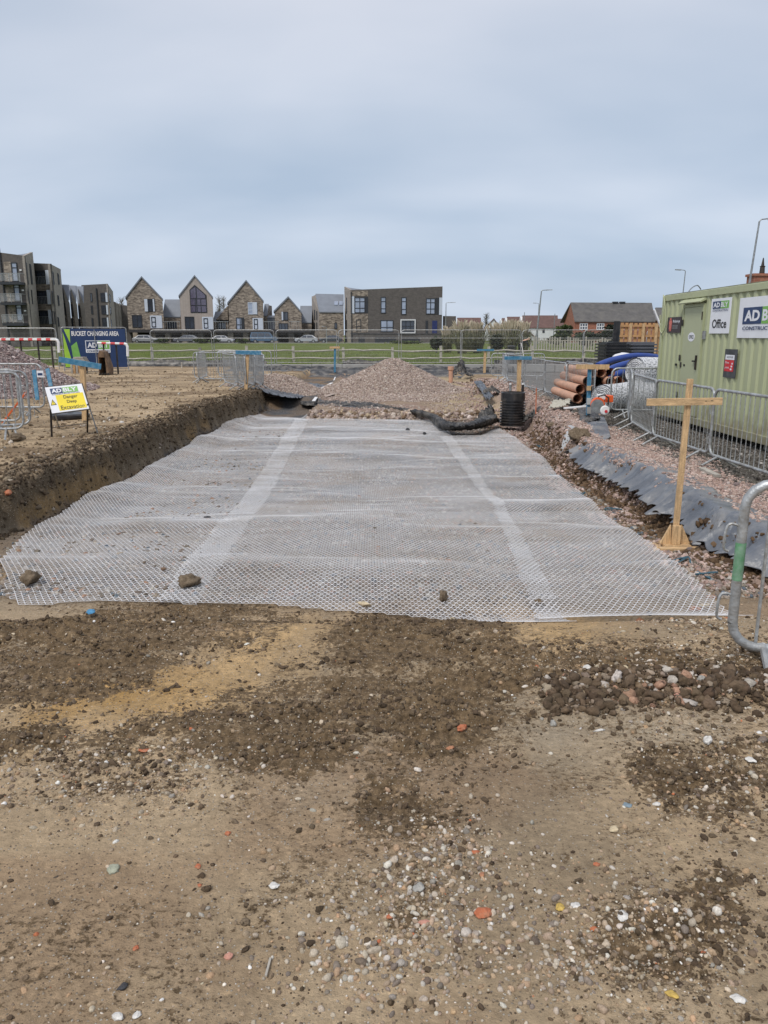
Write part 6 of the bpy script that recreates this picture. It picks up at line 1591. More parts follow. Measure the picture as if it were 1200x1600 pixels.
# ================================================================== CROWD BARRIERS
def barrier_proto(name, r_=.021, paint=None, L=2.2, H0=.17, H1=1.10, nb=17, br=.0065, hooks=True, c=.13, lx=.28):
    r = thing(name, '', 'barrier')
    n1 = [(.0, 0, H0 + c), (0, 0, H1 - c)] + [(c * (1 - math.cos(a)), 0, H1 - c + c * math.sin(a)) for a in (.4, .8, 1.2, 1.57)]
    n2 = [(L - c * (1 - math.cos(a)), 0, H1 - c + c * math.sin(a)) for a in (1.57, 1.2, .8, .4)] + [(L, 0, H1 - c), (L, 0, H0 + c)]
    n3 = [(L - c * (1 - math.cos(a)), 0, H0 + c - c * math.sin(a)) for a in (.4, .8, 1.2, 1.57)] + [(c * (1 - math.cos(a)), 0, H0 + c - c * math.sin(a)) for a in (1.57, 1.2, .8, .4)] + [(0, 0, H0 + c)]
    mb = MB(); mb.tube(n1 + n2 + n3, r_, 10, cap=False); mb.build('frame', m_galv, r, smooth=True, local=True)
    me = None
    for k in range(1, nb + 1):
        x_ = L * k / (nb + 1)
        if me is None:
            mb = MB(); mb.tube([(0, 0, H0), (0, 0, H1)], br, 5, cap=False); o = mb.build('bar', m_galv, r, smooth=True, local=True); me = o.data
        else:
            o = bpy.data.objects.new('bar', me); C.objects.link(o); o.parent = r; OFF[o] = OFF[r]
        o.location = (x_, 0, 0)
    for x_ in (lx, L - lx):
        mb = MB(); mb.tube([(x_, -.30, .012), (x_, 0, H0 + .01)], r_ * .82, 8)
        mb.build('leg', m_galv, r, smooth=True, local=True)
        mb = MB(); mb.tube([(x_, 0, H0 + .01), (x_, .30, .012)], r_ * .82, 8); mb.build('leg', m_galv, r, smooth=True, local=True)
    if hooks:
        for z in (H1 - .30, H0 + .20):
            mb = MB(); mb.tube([Vector(v) for v in cr1(np.array([(-.005, 0, z + .07), (-.05, 0, z + .085), (-.075, 0, z + .06), (-.08, 0, z - .04), (-.055, 0, z - .06)]), 16)], .0075, 6); mb.build('hook', m_galv, r, smooth=True, local=True)
    if paint:
        mb = MB(); mb.tube([(0, 0, .50), (0, 0, .58), (0, 0, .64), (0, 0, .70)], r_ * 1.05, 10, cap=False); mb.build('green_band', mat('green_paint', (.10, .28, .14), .5, var=.3, vs=12, dirt=(.4, .42, .42), ds=9, da=.6), r, smooth=True, local=True)
    return r
GB = 'galvanised crowd barriers round the excavation'
bar0 = barrier_proto('crowd_barrier')
used0 = [False]
def barrier(label, a, b=None, ang=None, tilt=0.0, z=None):
    """a: plan point of the left end, b: plan point the panel runs towards"""
    if ang is None: ang = math.atan2(b[1] - a[1], b[0] - a[0])
    o = bar0 if not used0[0] else copy_tree(bar0); used0[0] = True
    mx_ = a[0] + math.cos(ang) * 1.1; my = a[1] + math.sin(ang) * 1.1
    z0 = float(hgt(np.array([mx_]), np.array([my]), False)[0]) if z is None else z
    o.location = (a[0], a[1], z0 - .01); o.rotation_euler = (tilt, 0, ang); o['label'] = label; o['group'] = GB
    return o
# along the cabin
RB = [(4.78, 8.85), (4.72, 11.05), (4.66, 13.3), (5.03, 15.5)]
barrier('barrier in front of the cabin, starting at the right arm of the timber cross', RB[1], (4.84, 8.85))
barrier('barrier standing directly behind the timber cross', RB[2], (4.74, 11.1))
barrier('barrier left of the timber cross, before the far end of the cabin', (4.98, 15.5), (4.68, 13.3))
barrier('barrier at the right edge, next to the cabin base', (4.86, 8.8), (5.1, 6.6))
barrier('barrier turned end on at the corner left of the cabin, running away from the camera', (4.98, 15.6), (5.6, 17.7))
barrier('barrier behind the corner one, in front of the white mesh rolls', (5.15, 17.6), (7.3, 17.5), z=-.12)
# right-hand curved row behind the chamber
def gxy(px, py, z=.02): p = atZ(px, py, z); return (p.x, p.y)
rowR = [(5.35, 19.6), (5.15, 21.9), (5.0, 24.1), (4.75, 26.4), (4.55, 28.7), (4.9, 31.2), (5.1, 33.6)]
labs = ['right-hand barrier just in front of the orange pipe ends', 'barrier in the right-hand row in front of the orange pipes', 'middle barrier of the right-hand row, behind the timber post', 'barrier of the right-hand row behind the blue crossboard', 'far barrier of the right-hand row, nearest the bin', 'furthest barrier of the right-hand row, by the concrete edging']
for i in range(6): barrier(labs[i], rowR[i + 1], rowR[i], tilt=[0, .03, -.02, .04, 0, .02][i])
barrier('second barrier doubled up beside the row in front of the orange pipes', (5.55, 23.6), (5.8, 21.4), tilt=.05)
barrier('short-looking barrier behind the blue crossboard, facing the field', (4.6, 33.4), (6.6, 33.0))
# left cluster
for i, (a, b, lab, t) in enumerate([
    ((-5.35, 26.2), (-4.7, 24.6), 'front left barrier of the tight stack beside the timber post', .06), ((-5.05, 26.4), (-4.4, 24.6), 'second barrier of the tight stack beside the timber post', .03),
    ((-4.75, 26.5), (-4.15, 24.7), 'third barrier of the tight stack beside the timber post', -.03), ((-4.45, 26.6), (-3.95, 24.9), 'right barrier of the tight stack, touching the timber post', -.07),
    ((-6.9, 30.4), (-6.7, 28.2), 'leftmost barrier of the loose cluster on the far left ground', 0.04), ((-6.95, 28.6), (-4.8, 27.6), 'front barrier of the loose cluster, facing the camera', .02),
    ((-6.7, 31.5), (-4.6, 31.3), 'rear barrier of the loose cluster, nearest the field', 0), ((-5.1, 31.4), (-4.9, 29.2), 'right barrier of the loose cluster, turned edge on', -.03),
    ((-6.3, 29.8), (-4.3, 28.6), 'slanted barrier across the middle of the loose cluster', .05)]):
    barrier(lab, a, b, tilt=t)
# left foreground barriers
barrier('nearest barrier at the left edge, left of the danger sign', (-6.12, 13.05), (-8.2, 12.3))
barrier('tall-standing barrier just behind the nearest left one', (-6.75, 14.3), (-8.9, 14.2))
barrier('left barrier with two blue boards hung on it, behind the danger sign', (-7.42, 16.9), (-9.6, 17.1))
barrier('second left barrier lapping the nearest one from behind', (-6.3, 13.7), (-8.4, 12.4), tilt=-.05)
# nearest barrier at the right edge
nb_ = barrier_proto('crowd_barrier', .025, True, L=2.2, br=.009, H0=.14, H1=1.01, lx=.16)
p = atZ(1138, 1012, .0)
nb_.location = (1.82, 3.78, -.03); nb_.rotation_euler = (0, 0, math.radians(-14)); nb_['label'] = 'nearest barrier cut by the right edge, with a green paint band on its post'; nb_['group'] = GB
# blue boards hung on the left barrier
for i, (x0, x1, y0, y1, lab) in enumerate(((53, 58.5, 578, 625, 'left blue board leaning on the barrier behind the danger sign'), (74, 79.5, 576, 604, 'right blue board leaning on the barrier behind the danger sign'))):
    a, b = atY(x0, y0, 16.75), atY(x1, y1, 16.6); mb = MB(); mb.beam(a, b, .085, .03, up=(0, 1, 0)); o = mb.build('blue_board', m_blue, bevel=.003); tag(o, lab, 'board')
q = atY(63, 582, 16.7); mb = MB(); mb.box(q.x - .07, q.x + .07, 16.68, 16.7, q.z - .1, q.z + .04); o = mb.build('notice_plate', m_white_sign); tag(o, 'small pale notice plate clipped between the two blue boards', 'notice')
mb = MB(); mb.box(q.x - .05, q.x + .05, 16.675, 16.68, q.z - .06, q.z - .01); tgt = mb.build('print_strip', m_navy); tgt.parent = o
a, b = atY(43, 610, 15.2), hit(45.5, 652); mb = MB(); mb.beam(a, (b.x, 15.2, b.z), .03, .03); o = mb.build('marker_stake', mat('orange_spray_paint', (.62, .12, .03), .7, var=.3)); tag(o, 'thin orange marker stake between the left barriers and the danger sign', 'stake')

# ================================================================== SURVEY PROFILES
def profile(label, px0, yt, px1, yb, Y, bx0, by0, bx1, by1, post_m, board_m, bw=.12, pw=.05, grp='timber survey profiles', z0=None):
    t = atY(px0, yt, Y); g = atY(px1, yb, Y); z0 = float(hgt(np.array([g.x]), np.array([Y]), False)[0]) - .05 if z0 is None else z0
    r = thing('survey_profile', label, 'survey profile', (g.x, Y, z0), grp)
    mb = MB(); mb.beam((g.x, Y, z0), t, pw, pw); mb.build('post', post_m, r, bevel=.003)
    a, b = atY(bx0, by0, Y - pw * .9), atY(bx1, by1, Y - pw * .9); mb = MB(); mb.beam(a, b, .025, bw); mb.build('crossboard', board_m, r, bevel=.003)
    return r
profile('survey profile with a slanted blue crossboard above the danger sign', 128.5, 564, 133, 660, 15.6, 92, 561.5, 158, 573, m_wood, m_blue, .11, .09)
profile('survey profile with a level blue crossboard by the stacked barriers', 387, 552, 384, 606, 24.4, 368, 550.5, 408, 551.5, m_wood, m_blue, .12, .10)
profile('thin blue survey stake with a small yellow crosspiece before the green field', 523.5, 541, 523, 580, 39, 515, 543, 531, 543, m_blue, m_wood, .10, .10)
profile('survey profile with a blue crossboard right behind the black chamber', 811.5, 560, 810.5, 625, 20.5, 788, 559.5, 831, 559.5, m_wood, m_blue, .09, .10)
profile('pale survey post with a faint blue crossboard at the field edge', 758, 546, 757, 577, 39.2, 745, 547, 772, 547, m_wood, m_blue, .10, .12)
sp_ = profile('blue and bare banded survey stake with a timber crossboard before the pipes', 921.5, 569, 919, 648, 16.2, 900, 573, 952, 573.5, m_blue, m_wood, .10, .07)
for y0, y1, m_ in ((603, 610, m_wood), (622, 632, mat('bare_grey_wood', (.45, .47, .46), .7, var=.1)), (636, 646, m_conc)):
    a, b = atY(920.3, y0, 16.15), atY(920, y1, 16.15); mb = MB(); mb.beam(b, a, .075, .078); mb.build('paint_band', m_, sp_)
# the near timber cross
tcx = thing('timber_cross', 'tall pine sight rail in the shape of a cross on a square base', 'sight rail', tuple(hit(1053, 857)))
pb = hit(1053, 857); Yc = pb.y; gz = pb.z
tp = atY(1078.5, 592, Yc)
mb = MB(); mb.beam((pb.x, Yc, gz + .06), tp, .055, .035); mb.build('post', m_wood, tcx, bevel=.002)
a, b = atY(1010.5, 628.5, Yc - .035), atY(1128.5, 627, Yc - .035); mb = MB(); mb.beam(a, b, .022, .07); mb.build('crossboard', m_woodh, tcx, bevel=.002)
for lx, z in ((-.2, .05), ): pass
mb = MB(); mb.box(pb.x - .27, pb.x + .25, Yc - .18, Yc + .14, gz - .03, gz + .025); mb.build('base_board', m_woodh, tcx, bevel=.003)
mb = MB(); mb.box(pb.x - .20, pb.x + .25, Yc - .18, Yc - .10, gz + .028, gz + .05); mb.build('base_batten', m_woodh, tcx, bevel=.003)
mb = MB(); mb.box(pb.x - .12, pb.x + .14, Yc - .09, Yc + .12, gz + .028, gz + .055); mb.build('base_block', m_wood, tcx, bevel=.003)
mb = MB(); mb.box(pb.x - .045, pb.x + .035, Yc - .065, Yc - .022, gz + .055, gz + .25); mb.build('cleat', m_wood, tcx, bevel=.003)
for s_ in (-1, 1):
    mb = MB(); mb.prism([(pb.x + s_ * .045, Yc - .02, gz + .056), (pb.x + s_ * .15, Yc - .02, gz + .056), (pb.x + s_ * .055, Yc - .02, gz + .25)], (0, .03, 0)); mb.build('bracket', m_wood, tcx)
q = atY(1118, 627, Yc - .06)
for i, ln in enumerate((.016, .022)):
    mb = MB(); q = atY(1102 + i * 9, 627 - i, Yc - .05); mb.box(q.x, q.x + ln, q.y - .0, q.y + .002, q.z, q.z + .004); mb.build('pencil_mark', m_print, tcx)

# ================================================================== DANGER SIGN
sg = thing('danger_sign', 'tilted white and yellow sign reading Danger Deep Excavation on black legs', 'sign', tuple(hit(110, 684)))
Ys = hit(85, 684).y
TL, TR, BR, BL = atY(70, 605.5, Ys + .16), atY(127.5, 599.5, Ys + .16), atY(139.5, 638.5, Ys), atY(81.5, 646, Ys)
exs = (TR - TL); eys = (TL - BL); ns = exs.cross(eys).normalized(); 
if ns.y > 0: ns = -ns
def SP(u, v, o=0.0): 
    return BL.lerp(BR, u).lerp(TL.lerp(TR, u), v) + ns * o
def spoly(poly, m_, o0, o1, nm): mb = MB(); mb.prism([SP(u, v, o0) for u, v in poly], ns * (o1 - o0)); return mb.build(nm, m_, sg)
spoly([(-.02, -.03), (1.02, -.03), (1.02, 1.03), (-.02, 1.03)], m_rust, -.02, -.003, 'frame')
spoly([(0, 0), (1, 0), (1, 1), (0, 1)], m_white_sign, -.002, .003, 'board')
spoly([(.22, .06), (.96, .06), (.96, .66), (.22, .66)], m_yellow, .004, .006, 'yellow_field')
def stext(t, m_, u0, u1, v0, v1, bold=.01):
    O = SP(u0, v0, .009); text_mesh(t, m_, O, exs, eys - exs.normalized() * eys.dot(exs.normalized()) * 0, exs.length * (u1 - u0), eys.length * (v1 - v0), 'lettering', sg, 0, bold, 0, ns)
stext('Danger', m_print, .42, .80, .46, .62); stext('Deep', m_print, .48, .74, .28, .43); stext('Excavation', m_print, .28, .92, .09, .24)
spoly([(.12, .72), (.44, .72), (.44, .93), (.12, .93)], m_navy, .004, .006, 'logo_block'); spoly([(.45, .72), (.86, .72), (.86, .93), (.45, .93)], m_green, .004, .006, 'logo_block')
stext('AD', m_white_sign, .15, .42, .755, .90, .04); stext('BLY', m_white_sign, .47, .83, .755, .90, .03); stext('CONSTRUCTION', m_navy, .14, .88, .67, .71, .01)
spoly([(.03, .30), (.19, .30), (.11, .52)], m_print, .004, .006, 'warning_triangle'); spoly([(.055, .32), (.165, .32), (.11, .48)], m_yellow, .007, .009, 'warning_triangle'); spoly([(.105, .36), (.115, .36), (.118, .44), (.102, .44)], m_print, .010, .011, 'exclamation_mark')
gzs = hit(110, 684).z
for (ax, ay), (bx_, by_), dY, sh_ in (((79, 640), (81, 683), -.02, 0), ((137, 632), (136.5, 676), .05, 0)):
    a = atY(ax, ay, Ys + .02); b = hit(bx_, by_); mb = MB(); mb.beam(a, b, .028, .028); mb.build('leg', m_rust, sg)
for (ax, ay), (bx_, by_) in (((84, 640), (92, 668)), ((130, 605), (151, 682))):
    a = atY(ax, ay, Ys + .18); b = hit(bx_, by_); b.y = max(b.y, Ys + .25) ; mb = MB(); mb.beam(a, (b.x, b.y, gzs), .02, .02); mb.build('rear_leg', m_galvd, sg)
a, b = atY(83, 668, Ys + .04), atY(137, 661, Ys + .04); mb = MB(); mb.tube([a, b], .006, 5); mb.build('brace', m_rust, sg)
q = hit(108, 655); mb = MB(); mb.lathe([(.05, 0), (.36, 0), (.38, .04), (.38, .09), (.34, .12), (.06, .12)], 20, (q.x, q.y + .1, q.z)); o = mb.build('coiled_duct', m_blk); tag(o, 'flat black plastic ring lying on the ground behind the danger sign', 'ring')

# ================================================================== CHAMBER, PIPES
pc = atZ(803, 668, -.52); prof = []
z = 0
while z < .60: prof += [(.312, z), (.312, z + .030), (.272, z + .038), (.272, z + .060)]; z += .068
prof += [(.298, z), (.298, z + .20), (.285, z + .215), (.27, z + .215), (.27, z - .3)]
ch = thing('inspection_chamber', 'black ribbed plastic inspection chamber standing at the right of the mesh', 'chamber', (pc.x, pc.y + .3, -.52))
mb = MB(); mb.lathe(prof, 28, (pc.x, pc.y + .3, -.50)); mb.build('ribbed_shaft', mat('ribbed_black_plastic', (.022, .023, .026), .28, var=.2, vs=6, dirt=(.16, .13, .1), ds=6, da=.3), ch, smooth=False)
mb = MB(); mb.lathe([(0, z - .05), (.27, z - .05), (.27, z - .02), (0, z - .02)], 20, (pc.x, pc.y + .3, -.50)); mb.build('inner_cover', m_rust, ch)
for px, lab in ((797.5, 'left thin grey tube capped white behind the black chamber'), (817, 'right thin black tube capped white behind the black chamber')):
    g = atY(px, 620, 20.2); t = atY(px, 601, 20.2); o_ = thing('vent_tube', lab, 'tube', (g.x, g.y, g.z - .3)); mb = MB(); mb.tube([(g.x, g.y, g.z - .35), (t.x, t.y, t.z)], .035, 8); mb.build('tube', m_galvd if px < 800 else m_blk, o_); mb = MB(); mb.tube([(t.x, t.y, t.z), (t.x, t.y, t.z + .04)], .03, 8); mb.build('cap', m_white, o_)
g = atY(704.5, 603, 33); t = atY(704.5, 574, 33); op = thing('orange_pipe', 'upright orange drain pipe with a socket, right of the tall heap', 'pipe', (g.x, 33, g.z - .1)); mb = MB(); mb.tube([(g.x, 33, g.z - .2), (t.x, 33, t.z - .12)], .09, 12); mb.build('pipe', m_orange, op); mb = MB(); mb.lathe([(.09, 0), (.13, .03), (.13, .17), (.11, .17), (.09, .05)], 12, (t.x, 33, t.z - .13)); mb.build('socket', m_orange, op)
a = atY(838, 606, 18.5); b = atY(837.5, 640, 18.5); mb = MB(); mb.tube([(b.x, b.y, b.z - .1), a], .012, 6); o = mb.build('marker_pin', mat('orange_paint', (.6, .16, .06), .6)); tag(o, 'thin orange marker pin standing in the pink spoil right of the chamber', 'stake')
# stack of orange drain pipes
k = 0
for row, n_ in enumerate((5, 4, 4, 3)):
    for j in range(n_):
        R_ = .125; cx = 4.98 + j * .262 + row * .125 + .02 * ((row * 7 + j * 3) % 3); cz = -.02 + R_ + row * .215; y0 = 19.9 + .12 * ((j * 5 + row * 3) % 4); y1 = y0 + 3.0
        dark = (row, j) in ((2, 1), (1, 3), (0, 1))
        o_ = thing('drain_pipe', ['bottom', 'second', 'third', 'top'][row] + '-row black drain pipe among the stacked orange ones, ' + ['first', 'second', 'third', 'fourth', 'fifth'][j] + ' from the left' if dark else ['bottom', 'second', 'third', 'top'][row] + '-row orange drain pipe, ' + ['first', 'second', 'third', 'fourth', 'fifth'][j] + ' from the left in the pipe stack', 'pipe', (cx, y0, cz), 'black drain pipes in the pipe stack' if dark else 'orange drain pipes in the pipe stack')
        mb = MB(); ang = .10
        A_ = Vector((cx, y0, cz)); B_ = Vector((cx + ang * .6, y1, cz))
        base = len(mb.v)
        mb.tube([A_, B_], R_ * .93, 16, cap=False); mb.tube([A_, A_.lerp(B_, .995)], R_ * .84, 16, cap=False); mb.build('pipe_wall', m_blk if dark else m_orange, o_, smooth=True)
        mb = MB(); mb.tube([A_ + Vector((0, -.01, 0)), A_.lerp(B_, .04)], R_, 16, cap=False); mb.build('socket', m_blk if dark else m_orange, o_, smooth=True)
# blue ducts, black hose
for i, (q, lab) in enumerate((([(934, 571, 21.5), (955, 563, 22), (985, 556.5, 22.6), (1010, 556, 23), (1030, 559, 23.4)], 'upper bright blue flexible duct arching over the orange pipes'), ([(938, 586, 20.8), (960, 574, 21.2), (985, 567, 21.6), (1005, 565, 22), (1030, 568, 22.4)], 'middle bright blue duct below the arched one'), ([(950, 592, 20.4), (970, 582, 20.6), (990, 577, 20.9), (1012, 580, 21.2)], 'lowest bright blue duct just behind the corner barrier'))):
    mb = MB(); P_ = cr1(np.array([tuple(atY(*p_)) for p_ in q]), 14); mb.tube([Vector(v) for v in P_], .085, 10); o = mb.build('blue_duct', m_blueplastic, None, smooth=True); tag(o, lab, 'duct', 'blue plastic ducts')
mb = MB(); P_ = cr1(np.array([tuple(atY(*p_)) for p_ in ((925, 574, 22.5), (945, 565, 22.9), (965, 560, 23.2), (985, 557, 23.5), (1000, 556, 24))]), 12); mb.tube([Vector(v) for v in P_], .07, 8); o = mb.build('black_hose', m_blk, None, smooth=True); tag(o, 'thick black hose lying against the blue ducts under the white sack', 'hose')
# supporting trestle of timber under the ducts
tb = thing('timber_bearers', 'rough timber bearers under the blue ducts and mesh rolls', 'timber stack', (6.9, 21.5, -.1))
for i in range(4): mb = MB(); mb.box(6.05, 8.4, 20.9 + i * .75, 21.05 + i * .75, -.14, .28); mb.build('bearer', m_woodold, tb)
sk = lump('white_sack', (atY(975, 560, 24.5).x, 24.5, atY(975, 560, 24.5).z), .34, mat('white_sackcloth', (.72, .72, .74), .7, var=.06, bump=.4, bs=20), 4, .35, None, .3, rz=.1, stretch=(1.05, .8)); tag(sk, 'crumpled white sack on top of the ducts in front of the black trays', 'sack')
# stacked black trays
for i, (x0, x1, Y, m_, lab) in enumerate(((944, 984, 26, m_blk, 'stack of black ribbed plastic trays, left one behind the white sack'), (985, 1028, 26.4, mat('grey_black_plastic', (.10, .105, .12), .4, var=.2), 'stack of greyer plastic trays against the timber panel fence'))):
    a, b = atY(x0, 560, Y), atY(x1, 534.5, Y); r = thing('tray_stack', lab, 'tray stack', (a.x, Y, -.1), 'stacks of black plastic trays')
    n_ = 15; H_ = b.z + .12
    for k in range(n_):
        z = -.12 + H_ * k / n_; mb = MB(); dx = random.uniform(-.02, .02); mb.box(a.x + dx, b.x + dx, Y, Y + 1.2, z, z + H_ / n_ * .45); mb.box(a.x + .08, b.x - .08, Y + .08, Y + 1.1, z + H_ / n_ * .45, z + H_ / n_ * .98); mb.build('tray', m_, r)
a, b = atY(961, 536, 27.8), atY(964.5, 502, 27.8); mb = MB(); mb.tube([(a.x, a.y, .0), b], .115, 14, cap=False); mb.tube([(a.x, a.y, .02), b], .10, 14); o = mb.build('black_pipe', m_blk, None, smooth=True); tag(o, 'black pipe standing upright behind the tray stacks, left of the timber panels', 'pipe')
# timber panel fence
Yt = 31; tf = thing('timber_fence', 'orange-brown close board timber fence behind the trays', 'fence', tuple(atY(1000, 545, Yt)))
for k in range(11):
    a, b = atY(968.5 + 7.1 * k, 533, Yt), atY(968.5 + 7.1 * k + 6.6, 504.5, Yt); mb = MB(); mb.box(a.x, b.x, Yt + (k % 2) * .012, Yt + .02 + (k % 2) * .012, -.1, b.z + random.uniform(-.01, .01)); mb.build('board', m_fenceor, tf)
a, b = atY(968, 515, Yt), atY(1047, 515, Yt)
for yy in (509, 525): z = atY(1000, yy, Yt).z; mb = MB(); mb.box(a.x, b.x, Yt - .05, Yt - .004, z - .04, z + .04); mb.build('rail', m_fenceor, tf)
for px in (984, 1004, 1024): q = atY(px, 510, Yt); mb = MB(); mb.box(q.x - .05, q.x + .05, Yt - .16, Yt - .056, -.1, atY(px, 505.5, Yt).z); mb.build('post', m_wood, tf)
# rolls of white mesh
mR, nt, b_ = new_mat('rolled_white_mesh'); tc_ = N(nt, 'ShaderNodeTexCoord'); vo = N(nt, 'ShaderNodeTexVoronoi'); vo.inputs['Scale'].default_value = 22; nt.links.new(tc_.outputs['Object'], vo.inputs[0])
rp = N(nt, 'ShaderNodeValToRGB'); rp.color_ramp.elements[0].position = .25; rp.color_ramp.elements[1].position = .5; rp.color_ramp.elements[0].color = (.20, .21, .22, 1); rp.color_ramp.elements[1].color = (.66, .67, .69, 1)
nt.links.new(vo.outputs['Distance'], rp.inputs[0]); nt.links.new(rp.outputs[0], b_.inputs['Base Color']); bp_ = N(nt, 'ShaderNodeBump'); bp_.inputs['Distance'].default_value = .02; nt.links.new(vo.outputs['Distance'], bp_.inputs['Height']); nt.links.new(bp_.outputs[0], b_.inputs['Normal']); b_.inputs['Roughness'].default_value = .6
for i, (a, b, R_, lab) in enumerate((((5.25, 18.6, .22), (7.6, 20.6, .28), .33, 'front white mesh roll, end showing beside the orange pipes'), ((5.95, 19.0, .20), (8.2, 20.2, .25), .30, 'white mesh roll tucked behind the front roll'), ((6.35, 19.7, .80), (8.6, 20.9, .85), .34, 'upper white mesh roll resting against the corner of the cabin'))):
    a, b = Vector(a), Vector(b); r = thing('mesh_roll', lab, 'mesh roll', tuple(a), 'rolls of white plastic mesh'); mb = MB(); mb.tube([a.lerp(b, t) for t in np.linspace(0, 1, 8)], [R_ * (1 + .05 * math.sin(5 * t + i)) for t in range(8)], 20, cap=False); mb.build('outer_wrap', mR, r, smooth=True)
    d_ = (b - a).normalized(); sx = d_.cross(Vector((0, 0, 1))).normalized(); sy = sx.cross(d_); mb = MB(); pts = [a - d_ * .01 + (sx * math.cos(t) + sy * math.sin(t)) * (.06 + (R_ - .07) * t / 37.7) for t in np.linspace(0, 37.7, 90)]
    mb.tube(pts, .012, 4); mb.build('spiral_end', mR, r); mb = MB(); mb.tube([a + d_ * .03, a + d_ * .06], R_ * .97, 20); mb.build('roll_core', mR, r)
# cut-off saw
sw = thing('cut_off_saw', 'orange and white petrol cut-off saw on the ground by the corner barrier', 'saw', tuple(hit(940, 648)))
Yq = 15.6; m_so = mat('orange_saw_plastic', (.75, .12, .03), .4, var=.1); g_ = sw.location.z + .05
def sbx(x0, y0, x1, y1, d, m_, nm, bev=.015): a, b = atY(x0, y1, Yq - d), atY(x1, y0, Yq - d); mb = MB(); mb.box(a.x, b.x, Yq - d, Yq - d + .22, a.z, b.z); return mb.build(nm, m_, sw, bevel=bev)
q = atY(942, 640, Yq); mb = MB(); mb.tube([(q.x, Yq - .16, q.z), (q.x, Yq + .14, q.z)], .095, 16); mb.build('motor_housing', m_white, sw, bevel=.02)
mb = MB(); mb.tube([(q.x + .02, Yq - .175, q.z - .02), (q.x + .02, Yq - .16, q.z - .02)], .03, 12); mb.build('starter_cap', m_red, sw)
mb = MB(); a = atY(926, 631, Yq); mb.tube([(a.x + .08, Yq - .12, a.z), (a.x + .08, Yq - .03, a.z)], .14, 22); mb.build('blade_guard', m_so, sw, bevel=.015)
mb = MB(); mb.tube([(a.x + .06, Yq - .14, a.z - .03), (a.x + .06, Yq - .125, a.z - .03)], .13, 22); mb.build('blade', m_galvd, sw)
sbx(946, 618, 959, 629, .04, m_so, 'top_cover'); sbx(936, 617, 947, 625, .02, m_white, 'tank')
mb = MB(); P_ = [atY(*p_) for p_ in ((932, 626, Yq - .1), (936, 619, Yq - .1), (944, 617, Yq - .1), (951, 622, Yq - .1), (950, 634, Yq - .1))]; mb.tube(P_, .016, 6); mb.build('handle', m_blk, sw)
o = quad_sheet('dirty white cloth bag lying on the spoil left of the blue stake', [(868, 629), (893, 626), (890, 634), (859, 640)], mat('dirty_white_cloth', (.52, .50, .43), .85, var=.15, dirt=(.2, .16, .1), ds=4, da=.6), [.12, .12, .10, .05], 30, .06, fs=6, name='cloth_bag', thick=.01); o['category'] = 'bag'; del o['group']
a, b = atY(881, 638, 16.6), atY(918, 634.5, 16.6); mb = MB(); mb.beam(a, b, .1, .03); o = mb.build('white_plank', m_white, bevel=.004); tag(o, 'white plank lying between the cloth bag and the blue stake', 'plank')
a, b = hit(1096, 732, .03), hit(1122, 744, .03); mb = MB(); mb.beam(a, b, .08, .04); o = mb.build('timber_offcut', m_woodold, bevel=.004); tag(o, 'pale timber offcut on the pink gravel under the barrier feet', 'timber offcut')

# ================================================================== SITE CABIN
XC = 6.12; Yn, Yf_ = 7.2, atY(1038, 500, 17).y
fc = Facade((XC, Yn), (XC, Yf_)); zc0, zc1 = -.02, 0
pt = Facade.uz(fc, 1037.5, 462.5); pb_ = fc.uz(1023.5, 646)
Yf_ = Yn + pt[0]; fc = Facade((XC, Yn), (XC, Yf_)); zc1 = pt[1]; zc0 = pb_[1]
print('cabin', Yf_, zc0, zc1, fc.uz(1200, 437), fc.uz(1200, 698))
cb = thing('site_cabin', 'pale green corrugated steel site office cabin at the right', 'site cabin', (XC, Yf_, zc0))
prof = []; yy = Yn + .12
while yy < Yf_ - .2:
    prof += [(yy, .035), (yy + .07, .035), (yy + .105, .0), (yy + .20, .0), (yy + .235, .035)]; yy += .27
prof = [(Yn + .08, .035)] + prof + [(Yf_ - .1, .035)]
mb = MB(); n_ = len(prof)
mb.add([(XC + o_, y_, zc0 + .14) for y_, o_ in prof] + [(XC + o_, y_, zc1 - .12) for y_, o_ in prof], [(i, i + 1, n_ + i + 1, n_ + i) for i in range(n_ - 1)]); mb.build('corrugated_side', m_cont, cb, fix=False)
mb = MB(); mb.box(XC - .02, XC + .1, Yn, Yf_, zc1 - .12, zc1); mb.build('top_rail', m_cont, cb, bevel=.01)
mb = MB(); mb.box(XC - .02, XC + .1, Yn, Yf_, zc0, zc0 + .14); mb.build('bottom_rail', m_cont, cb, bevel=.01)
for y_ in (Yn, Yf_ - .1): mb = MB(); mb.box(XC - .025, XC + .1, y_, y_ + .1, zc0 + .002, zc1 + .002); mb.build('corner_post', m_cont, cb, bevel=.01)
mb = MB(); mb.box(XC + .1, XC + 2.4, Yf_ - .12, Yf_ - .02, zc0, zc1 - .01); mb.build('end_wall', m_cont, cb); mb = MB(); mb.box(XC + .1, XC + 2.4, Yn + .02, Yn + .1, zc0, zc1 - .01); mb.build('end_wall', m_cont, cb)
mb = MB(); mb.box(XC + .02, XC + 2.42, Yn + .02, Yf_ - .02, zc1 - .02, zc1 + .02); mb.build('roof', mat('dirty_roof_sheet', (.2, .21, .15), .8, var=.3), cb); mb = MB(); mb.box(XC + .06, XC + 2.4, Yn + .1, Yf_ - .12, zc0 + .02, zc0 + .1); mb.build('floor', m_rust, cb)
mb = MB(); mb.box(XC + 2.34, XC + 2.42, Yn + .1, Yf_ - .1, zc0 + .02, zc1 - .02); mb.build('rear_wall', m_cont, cb)
